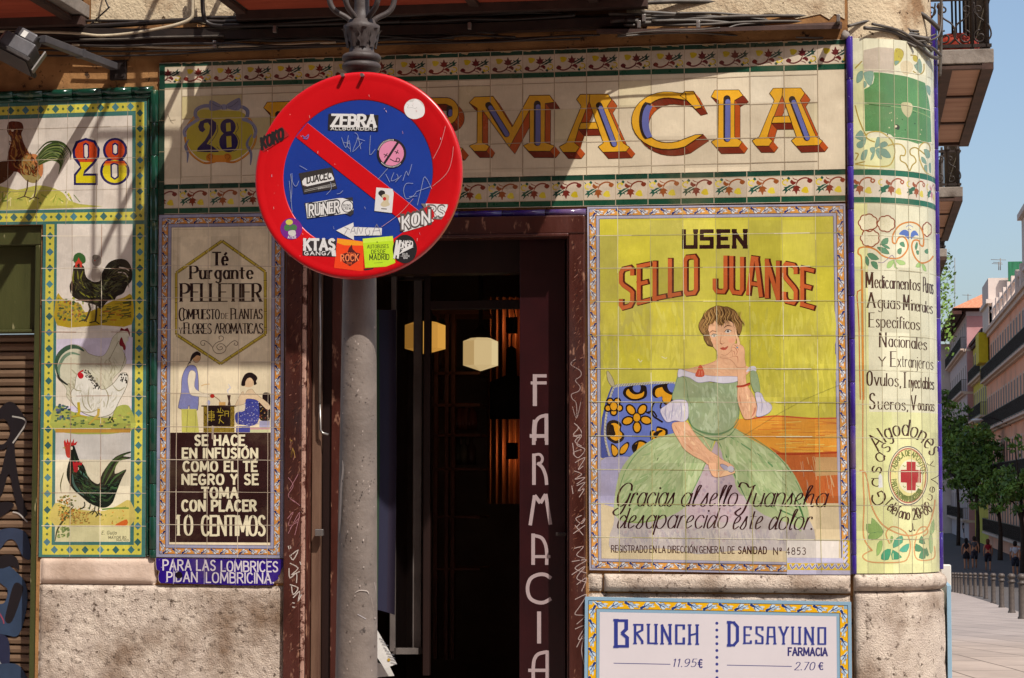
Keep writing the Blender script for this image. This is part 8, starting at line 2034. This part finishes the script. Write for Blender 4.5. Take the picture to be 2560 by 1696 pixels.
def building(label, xr, d0, d1, ztop, mat, floors, ny, name='building', depth=8, hw=2.3, ww=1.1, bal=True, eave=None, zfl=None, fh=3.4, front=False, trim=None):
    """facade along the street at camera distance d0..d1, face towards the street (-x)"""
    x = CX + xr; y0, y1 = CY + d0, CY + d1; t = thing(name, label, 'building', (x + depth / 2, (y0 + y1) / 2, gz(y0)))
    s = MB(); s.box((x, y0, gz(y1) - 1), (x + depth, y1, ztop)); s.build('wall', mat, t)
    zs = zfl or [ztop - 3.2 - fh * k for k in range(floors)]
    for z in zs:
        if bal:
            s = MB(); s.box((x - .5, y0 + .2, z - .14), (x - .001, y1 - .2, z)); s.box((x - .25, y0 + .2, z - .26), (x - .001, y1 - .2, z - .141)); bl = s.build('balcony_slab', trim or M['trim'], t)
        for k in range(ny):
            yc = y0 + (y1 - y0) * (k + .5) / ny
            if z + hw > ztop: continue
            s = MB(); s.box((x - .008, yc - ww / 2 - .14, z + .02), (x - .001, yc + ww / 2 + .14, z + hw + .14)); wd = s.build('window', trim or M['trim'], t)
            s = MB(); s.box((x - .014, yc - ww / 2, z + .03), (x - .009, yc + ww / 2, z + hw)); s.build('shutter', M['win'], wd);
        if bal:
            s = MB(); yy = y0 + .2; s.box((x - .49, y0 + .2, z + .98), (x - .46, y1 - .2, z + 1.02)); s.box((x - .49, y0 + .2, z + .06), (x - .46, y1 - .2, z + .1))
            while yy < y1 - .2: s.box((x - .485, yy, z + .1), (x - .465, yy + .03, z + .98)); yy += .3
            for ye in (y0 + .2, y1 - .23):
                s.box((x - .46, ye, z + .98), (x - .012, ye + .03, z + 1.02)); 
                for k in range(4): s.box((x - .4 + .1 * k, ye, z), (x - .38 + .1 * k, ye + .025, z + .98))
            s.build('railing', M['iron'], t)
    s = MB(); s.box((x - .35, y0, ztop), (x + depth, y1, ztop + .25)); s.box((x - .2, y0, ztop - .3), (x - .001, y1, ztop - .001)); s.build('cornice', eave or trim or M['trim'], t)
    if front:
        for z in zs:
            s = MB(); s.box((x - .12, y0 - .12, z - .25), (x + depth, y0 - .001, z - .05)); s.build('string_course', trim or M['trim'], t)
    return t
bp_ = building('salmon pink apartment block with long iron balconies on the right', 10, 96, 177, 13.4, M['pink'], 4, 30, zfl=[9.9, 6.1, 2.4, -1.6], hw=2.5, ww=1.2)
s = MB(); y = CY + 100
while y < CY + 176: s.box((CX + 9.75, y, 13.66), (CX + 10.25, y + .9, 15.1)); y += 4.0
s.box((CX + 9.85, CY + 100, 14.6), (CX + 10.12, CY + 176, 14.8)); s.build('parapet', M['white_r'], bp_)
s = MB(); s.box((CX + 9.7, CY + 168, 13.66), (CX + 13, CY + 176, 17.2)); s.box((CX + 9.5, CY + 167.5, 15.3), (CX + 13.1, CY + 176.2, 15.6)); s.build('penthouse', M['white_r'], bp_)
s = MB(); s.box((CX + 11.1, CY + 167, 15.8), (CX + 14.5, CY + 167.3, 18.3)); s.build('awning', surf('green_corrugated_sheet', '1f5a3c', '2e7350', 2, rough=.7, stretch=(8, 1, .3)), bp_)
s = MB(); s.box((CX + 10.0, CY + 128, 13.66), (CX + 14, CY + 138, 18.4)); s.box((CX + 10.5, CY + 129, 18.4), (CX + 14, CY + 137, 20.5)); s.box((CX + 9.75, CY + 127.8, 17.9), (CX + 14.1, CY + 138.2, 18.25)); s.build('stair_tower', M['white_r'], bp_)
s = MB(); s.box((CX + 9.2, CY + 172.5, 11.2), (CX + 9.9, CY + 176.9, 13.5)); s.build('sun_blind', surf('yellow_blind', 'b8a414', 'c9b420', 2, rough=.7), bp_)
building('narrow yellow building with dark eaves and iron balconies', 10, 177.1, 196.9, 13.9, M['yellowr'], 4, 7, eave=M['eave'], fh=3.3)
b3 = building('mauve corner building with tiled roof and deep dark eaves', 9.45, 197, 232, 17.0, M['mauve_pale'], 5, 9, eave=M['eave'], fh=3.7, front=True, trim=M['trim'])
s = MB(); s.box((CX + 9.5, CY + 196.9, gz(200)), (CX + 14, CY + 196.99, 16.6)); s.build('front_wall', M['mauve'], b3)
s = MB(); s.hexa([(CX + 8.3, CY + 196, 17.26), (CX + 18, CY + 196, 17.26), (CX + 18, CY + 233, 17.26), (CX + 8.3, CY + 233, 17.26), (CX + 12.5, CY + 199.5, 19.4), (CX + 14, CY + 199.5, 19.4), (CX + 14, CY + 229, 19.4), (CX + 12.5, CY + 229, 19.4)]); s.build('tiled_roof', M['rooftile'], b3)
s = MB(); s.box((CX + 8.2, CY + 195.9, 16.7), (CX + 9.05, CY + 232, 17.0)); s.build('eaves', M['eave'], b3)
building('far white fronted building closing the street', 8.6, 232.2, 262, 16.2, M['white_r'], 5, 8, fh=3.3)
building('far red fronted building at the street end', 7.6, 262.1, 300, 17.5, M['red_r'], 5, 6, fh=3.3, bal=False)
t_ = building('distant pale block across the end of the street', 4.0, 330, 345, 8.0, M['white_r'], 3, 2, bal=False, depth=30)
def mast(px, py0, py1, d, label, arms=()):
    a, c_ = P3(px, py0, d), P3(px, py1, d); mb = MB(); mb.tube([tuple(a), tuple(c_)], .035, 5)
    for t, L_ in arms: z = a.z + (c_.z - a.z) * t; mb.tube([(a.x - L_, a.y, z), (a.x + L_ * .6, a.y, z - .05)], .02, 4)
    tag(mb.build('aerial', M['slab']), label, 'aerial', 'roof aerials')
mast(2387, 840, 645, 231, 'tall thin mast left of the tiled roof'); mast(2420, 762, 735, 205, 'short aerial on the tiled roof ridge', ((.9, .5),)); mast(2501, 676, 646, 172, 'aerial rising beside the green corrugated sheet', ((.9, .7),)); mast(2497, 676, 655, 171, 'lowest aerial over the white penthouse', ((.8, .5), (.95, .4)))

# opposite side of the square, behind the viewer (it shades and warms the wall)
ob = thing('building', 'ochre apartment block facing the pharmacy across the street', 'building', (2, -17, 0))
s = MB(); s.box((-26, -26, -.1), (19, -16, 16.5)); s.build('wall', M['pink'], ob)
s = MB(); s.box((-26.3, -16.001, 16.5), (19.3, -15.4, 16.8)); s.build('cornice', M['trim'], ob)
for z in (.3, 4.3, 8.2, 12.1):
    for k in range(12):
        s = MB(); x = -23.5 + k * 3.6; s.box((x, -15.999, z), (x + 1.2, -15.93, z + 2.5)); s.build('window', M['win'], ob)

# ------------------------------------------------------------------ bollards
def make_bollard():
    t = thing('bollard', 'b', 'bollard', (0, 0, 0), 'row of iron bollards along the kerb')
    s = MB(); s.lathe([(.0, -.03), (.078, -.03), (.078, .02), (.062, .05), (.058, .5), (.056, .60)], (0, 0, 0), 14); s.build('post', M['bollard'], t)
    s = MB(); s.lathe([(.056, .6001), (.076, .61), (.08, .63), (.062, .645), (.06, .69), (.078, .705), (.082, .735), (.07, .765), (.04, .785), (0, .79)], (0, 0, 0), 14); s.build('cap', M['bollard'], t)
    return t
M['bollard'] = surf('bollard_paint', '3f3630', '554a42', 14, rough=.5, bump=.4, bdist=.003)
proto = make_bollard(); bl = [(500, 1257), (445, 1222), (392, 1195), (348, 1172), (308, 1148), (280, 1138), (251, 1135), (226, 1133), (201, 1130), (178, 1127), (163, 1122), (148, 1120), (133, 1118), (118, 1117), (105, 1115)]
ordn = ['nearest', 'second', 'third', 'fourth', 'fifth', 'sixth', 'seventh', 'eighth', 'ninth', 'tenth', 'eleventh', 'twelfth', 'thirteenth', 'fourteenth', 'farthest']
last = 38
for i, (bx_, by_) in enumerate(bl):
    K_ = 960 + by_ / 2.129 - 1235; d = max(.808 * 5587 / (K_ - 201), last + 2.2); last = d; px = 2320 + bx_ / 2.129; p = P3(px, 1500, d)
    if i == 0: o = proto
    else:
        o = proto.copy(); COL.objects.link(o)
        for ch in proto.children: c_ = ch.copy(); COL.objects.link(c_); c_.parent = o
    o.location = (p.x, p.y, gz(p.y)); 
    o['label'] = 'dark iron bollard on the kerb, %s from the front of the row' % ordn[i] if i not in (0, 14) else 'dark iron bollard at the kerb, %s of the row' % ordn[i]
# they share mesh data built round the origin
for o in [o for o in COL.objects if o.name.startswith('bollard')]:
    for ch in o.children: ch.matrix_parent_inverse = Matrix.Identity(4)

# ------------------------------------------------------------------ trees
leafm, nt_, bb = mat_new('leaves'); oi = N(nt_, 'ObjectInfo'); tcn = N(nt_, 'NewGeometry'); nn_ = N(nt_, 'TexNoise', ins={'Scale': 1.4, 'Detail': 4.0}); nt_.links.new(tcn.outputs['Position'], nn_.inputs['Vector'])
mxx = N(nt_, 'Mix', data_type='RGBA'); rr_ = N(nt_, 'MapRange', ins={1: .35, 2: .65}); nt_.links.new(nn_.outputs[0], rr_.inputs[0]); nt_.links.new(rr_.outputs[0], mxx.inputs[0]); mxx.inputs[6].default_value = lin('3f5a20'); mxx.inputs[7].default_value = lin('6f8f30'); nt_.links.new(mxx.outputs[2], bb.inputs['Base Color']); bb.inputs['Roughness'].default_value = .6
bb.inputs['Transmission Weight'].default_value = 0; bb.inputs['Subsurface Weight'].default_value = 0
M['bark'] = surf('bark', '2c211a', '43342a', 5, rough=.95, bump=.8, bdist=.02)
def tree(px, d, lab, ctrs, trunk_top, n=2600, leaf=.16, xr=None, seed=1):
    k = random.Random(seed); p = P3(px, 1400, d) if xr is None else Vector((CX + xr, CY + d, 0)); g = gz(p.y); t = thing('street_tree', lab, 'tree', (p.x, p.y, g), 'street trees')
    s = MB(); lean = .3; s.tube(smoothpts([(p.x, p.y, g - .1), (p.x + .05, p.y, g + trunk_top * .5), (p.x - .05, p.y, g + trunk_top)]), [.17 - .008 * i for i in range(11)][:11], 8)
    for cx_, cy_, cz_, r_ in ctrs:
        s.tube(smoothpts([(p.x, p.y, g + trunk_top * k.uniform(.75, .98)), (p.x + cx_ * .5, p.y + cy_ * .5, g + (trunk_top + cz_) / 2), (p.x + cx_, p.y + cy_, g + cz_)]), [.08 - .006 * i for i in range(11)], 6)
    s.build('trunk', M['bark'], t)
    bm = bmesh.new(); tot = sum(c[3] ** 2 for c in ctrs)
    for cx_, cy_, cz_, r_ in ctrs:
        m_ = int(n * r_ ** 2 / tot)
        cl_ = [Vector((k.gauss(0, 1), k.gauss(0, 1), k.gauss(0, 1))).normalized() * k.uniform(.5, 1.05) for _ in range(max(8, m_ // 40))]
        for _ in range(m_):
            q_ = k.choice(cl_) + Vector((k.gauss(0, .17), k.gauss(0, .17), k.gauss(0, .13)))
            c_ = Vector((p.x + cx_, p.y + cy_, g + cz_)) + Vector((q_.x * r_, q_.y * r_, q_.z * r_ * .8)); u_ = Vector((k.gauss(0, 1), k.gauss(0, 1), k.gauss(0, .6))).normalized(); v_ = u_.orthogonal().normalized(); v_ = (Matrix.Rotation(k.uniform(0, 6.28), 3, u_) @ v_); w__ = u_.cross(v_); L_ = leaf * k.uniform(.6, 1.3)
            vs = [bm.verts.new(c_ + v_ * L_), bm.verts.new(c_ + w__ * L_ * .45), bm.verts.new(c_ - v_ * L_), bm.verts.new(c_ - w__ * L_ * .45)]; bm.faces.new(vs)
    me = bpy.data.meshes.new('crown'); bm.to_mesh(me); bm.free(); me.materials.append(leafm); o = link(bpy.data.objects.new('crown', me)); setparent(o, t)
tree(2396, 178, 'tall street tree against the corner building, leaning out left', [(-.6, 0, 10.3, 1.6), (-1.1, .3, 8.6, 1.9), (.6, .2, 8.0, 1.9), (-.2, .5, 6.9, 2.1), (1.6, 0, 7.0, 1.5), (-1.6, 0, 6.4, 1.5), (-1.4, 0, 11.6, .9)], 5.5, 4200, .2, seed=2)
tree(2444, 158, 'broad dark street tree in the middle of the group', [(-1.1, 0, 6.8, 1.8), (.6, .3, 7.6, 1.7), (1.6, -.3, 6.1, 1.7), (0, .4, 5.2, 1.8), (-1.9, .2, 5.2, 1.4), (1.0, 0, 4.6, 1.3)], 4.2, 4200, .19, seed=5)
tree(2500, 140, 'street tree before the salmon facade with sparse leaves', [(0, 0, 4.6, 1.2), (.9, .2, 4.1, 1.1), (-.8, 0, 3.7, 1.0), (.5, 0, 5.2, .8)], 3.2, 1900, .16, seed=8)
tree(2556, 118, 'rightmost street tree cut by the frame edge', [(0, 0, 4.6, 1.2), (.9, .3, 5.4, 1.1), (-.6, 0, 3.7, .9), (-.3, 0, 6.6, .5)], 3.2, 1500, .14, seed=9)
tree(0, 27.5, 'plane tree standing in the open square, outside the view to the right', [(0, 0, 5.5, 1.3), (1.0, .5, 6.0, 1.2), (-1.0, .3, 5.2, 1.1), (0, -.8, 6.6, 1.0)], 3.4, 2600, .14, xr=7.2, seed=12)

# trailing plants on the far side balcony
vm_ = bmesh.new(); k = random.Random(4); px0 = CX + .94
for a_ in range(20):
    y = CY + k.uniform(23.4, 26); x = px0 + k.uniform(-.06, .06); z = 4.1; 
    for q_ in range(k.randint(8, 46)):
        x += k.uniform(-.022, .024); z -= k.uniform(.0, .05); c_ = Vector((x + k.uniform(-.03, .03), y + k.uniform(-.05, .05), z)); u_ = Vector((k.gauss(0, 1), k.gauss(0, 1), k.gauss(0, 1))).normalized(); v_ = u_.orthogonal().normalized(); w__ = u_.cross(v_); L_ = k.uniform(.014, .03)
        vm_.faces.new([vm_.verts.new(c_ + v_ * L_), vm_.verts.new(c_ + w__ * L_ * .6), vm_.verts.new(c_ - v_ * L_), vm_.verts.new(c_ - w__ * L_ * .6)])
me = bpy.data.meshes.new('hanging_plant'); vm_.to_mesh(me); vm_.free(); me.materials.append(leafm); tag(link(bpy.data.objects.new('hanging_plant', me)), 'trailing green plants hanging from the farthest side balcony', 'plant', kind='stuff')

# street lamps on the facades
for px, py, d, L_ in ((2443, 1053, 150, 'upper street lamp head on a bracket before the salmon building'), (2411, 1077, 185, 'lower street lamp head on a bracket farther down the street')):
    p = P3(px, py, d); t = thing('street_lamp', L_, 'street lamp', tuple(p), 'bracket street lamps'); s = MB(); s.lathe([(0, -.12), (.16, -.1), (.3, -.02), (.42, .05), (.3, .14), (0, .17)], (p.x, p.y, p.z), 12); s.build('lamp_head', M['white_plastic'], t)
    s = MB(); s.tube(smoothpts([(p.x + .3, p.y, p.z + .12), (p.x + 1.0, p.y, p.z + .2), (CX + 10, p.y, p.z - .3)]), .04, 6); s.build('arm', M['iron'], t)
# white junction post at the corner
mb = MB(); p = P3(2364, 1412, 14.5); mb.box((p.x - .026, p.y, 0), (p.x + .03, p.y + .06, p.z), .006); mb.box((p.x - .03, p.y - .002, p.z - .16), (p.x + .034, p.y + .062, p.z - .002), .006); tag(mb.build('marker_post', M['white_plastic']), 'short pale square post just behind the round corner', 'post')

# ------------------------------------------------------------------ people walking away
def cloth(c): return surf('cloth_' + c, c, c, 8, rough=.85)
skinm = surf('skin', 'a8714f', 'b57d5b', 6, rough=.6)
def person(px, d, h, lab, top, bottom, hair, stride=.16, dress=False, bag=None, turn=0, sleeves=None):
    p = P3(px, 1400, d); g = gz(p.y); t = thing('person', lab, 'person', (p.x, p.y, g)); k = h / 1.7
    me = bpy.data.meshes.new('body'); V = []; E = []; Rr = []
    def v(x, y, z, r): V.append((x * k, y * k, z * k)); Rr.append(r * k); return len(V) - 1
    def ch(*ids): [E.append((a, b_)) for a, b_ in zip(ids, ids[1:])]
    pel = v(0, 0, .95, .13); w1 = v(0, 0, 1.1, .115); cst = v(0, .0, 1.3, .13); nk = v(0, 0, 1.46, .055); hd = v(0, .01, 1.56, .082); hd2 = v(0, .0, 1.64, .08); ch(pel, w1, cst, nk, hd, hd2)
    for sgn in (-1, 1):
        st = stride * sgn
        hp_ = v(.09 * sgn, 0, .88, .09); kn = v(.1 * sgn, st * .7 + .03, .5, .055); an = v(.1 * sgn, st * 1.2, .09, .036); to = v(.1 * sgn, st * 1.2 + .13, .03, .03); ch(pel, hp_, kn, an, to)
        sh = v(.17 * sgn, 0, 1.39, .05); el_ = v(.23 * sgn, -st * .5, 1.12, .038); wr = v(.22 * sgn, -st * .6 + .08, .88, .026); hn = v(.21 * sgn, -st * .6 + .11, .79, .03); ch(cst, sh, el_, wr, hn)
    me.from_pydata(V, E, []); o = link(bpy.data.objects.new('body', me)); m_ = o.modifiers.new('skin', 'SKIN'); 
    for i, r in enumerate(Rr): me.skin_vertices[0].data[i].radius = (r, r)
    me.skin_vertices[0].data[0].use_root = True
    o.modifiers.new('sub', 'SUBSURF').levels = 1; me.materials.append(skinm); o.location = (p.x, p.y, g); o.rotation_euler.z = turn; setparent(o, t)
    s = MB(); s.lathe([(.0, .93), (.155, .93), (.135, 1.1), (.165, 1.3), (.15, 1.4), (.06, 1.46)], (0, 0, 0), 14)
    for q_ in s.bm.verts: q_.co.y *= .75; q_.co *= k
    if sleeves:
        for sgn in (-1, 1): s.tube([(.16 * sgn * k, 0, 1.4 * k), (.215 * sgn * k, 0, 1.22 * k)], [.062 * k, .052 * k], 8)
    s.build('top', cloth(top), None).location = (p.x, p.y, g); c_ = COL.objects[-1]; setparent(c_, t)
    s = MB()
    if dress: s.lathe([(.14, .98), (.17, .85), (.2, .62), (.19, .6)], (0, 0, 0), 14)
    else:
        s.lathe([(.12, 1.0), (.165, .93), (.16, .84), (.05, .8)], (0, 0, 0), 14)
        for sgn in (-1, 1): s.tube([(.085 * sgn, 0, .88), (.1 * sgn, stride * sgn * .62 + .02, .52)], [.105, .08], 10)
    for q_ in s.bm.verts: q_.co.y *= .85; q_.co *= k
    s.build('skirt' if dress else 'shorts', cloth(bottom), None).location = (p.x, p.y, g); setparent(COL.objects[-1], t)
    s = MB(); s.lathe([(0, 1.74), (.07, 1.72), (.1, 1.65), (.1, 1.57), (.07, 1.48 if hair[1] == 0 else 1.38), (0, 1.46)], (0, -.02, 0), 12)
    for q_ in s.bm.verts: q_.co *= k
    s.build('hair', cloth(hair[0]), None).location = (p.x, p.y, g); setparent(COL.objects[-1], t)
    if bag:
        s = MB(); s.box((.16 * k, -.1, .82 * k), (.3 * k, .12, 1.02 * k), .02); s.tube([(.2 * k, 0, 1.0 * k), (.15 * k, 0, 1.42 * k)], .012, 5); s.build('bag', cloth(bag), None).location = (p.x, p.y, g); tag(COL.objects[-1], 'small bag carried at the side of a walker', 'bag')
person(2416, 122, 1.66, 'person in a short black dress walking away down the street', '17131a', '17131a', ('1c120e', 1), dress=True)
person(2436, 124, 1.72, 'person in grey top and shorts walking beside the black dress', '4a4648', '35323a', ('2a1c14', 0), sleeves=True)
person(2470, 120, 1.66, 'person in a red sleeveless top walking away', '8e1620', '26202a', ('5a3220', 1), stride=-.16)
person(2414, 205, 1.7, 'distant person in dark clothes far down the street', '1b181c', '1b181c', ('1c120e', 0), sleeves=True)
person(2429, 210, 1.7, 'distant person in a light grey top far down the street', '7a7478', '2b2830', ('2a1c14', 0), sleeves=True)
person(2538, 112, 1.72, 'person in a white T-shirt with dark rucksack straps near the right edge', 'b0aeb2', '2b2a34', ('1c120e', 0), sleeves=True, stride=.08)
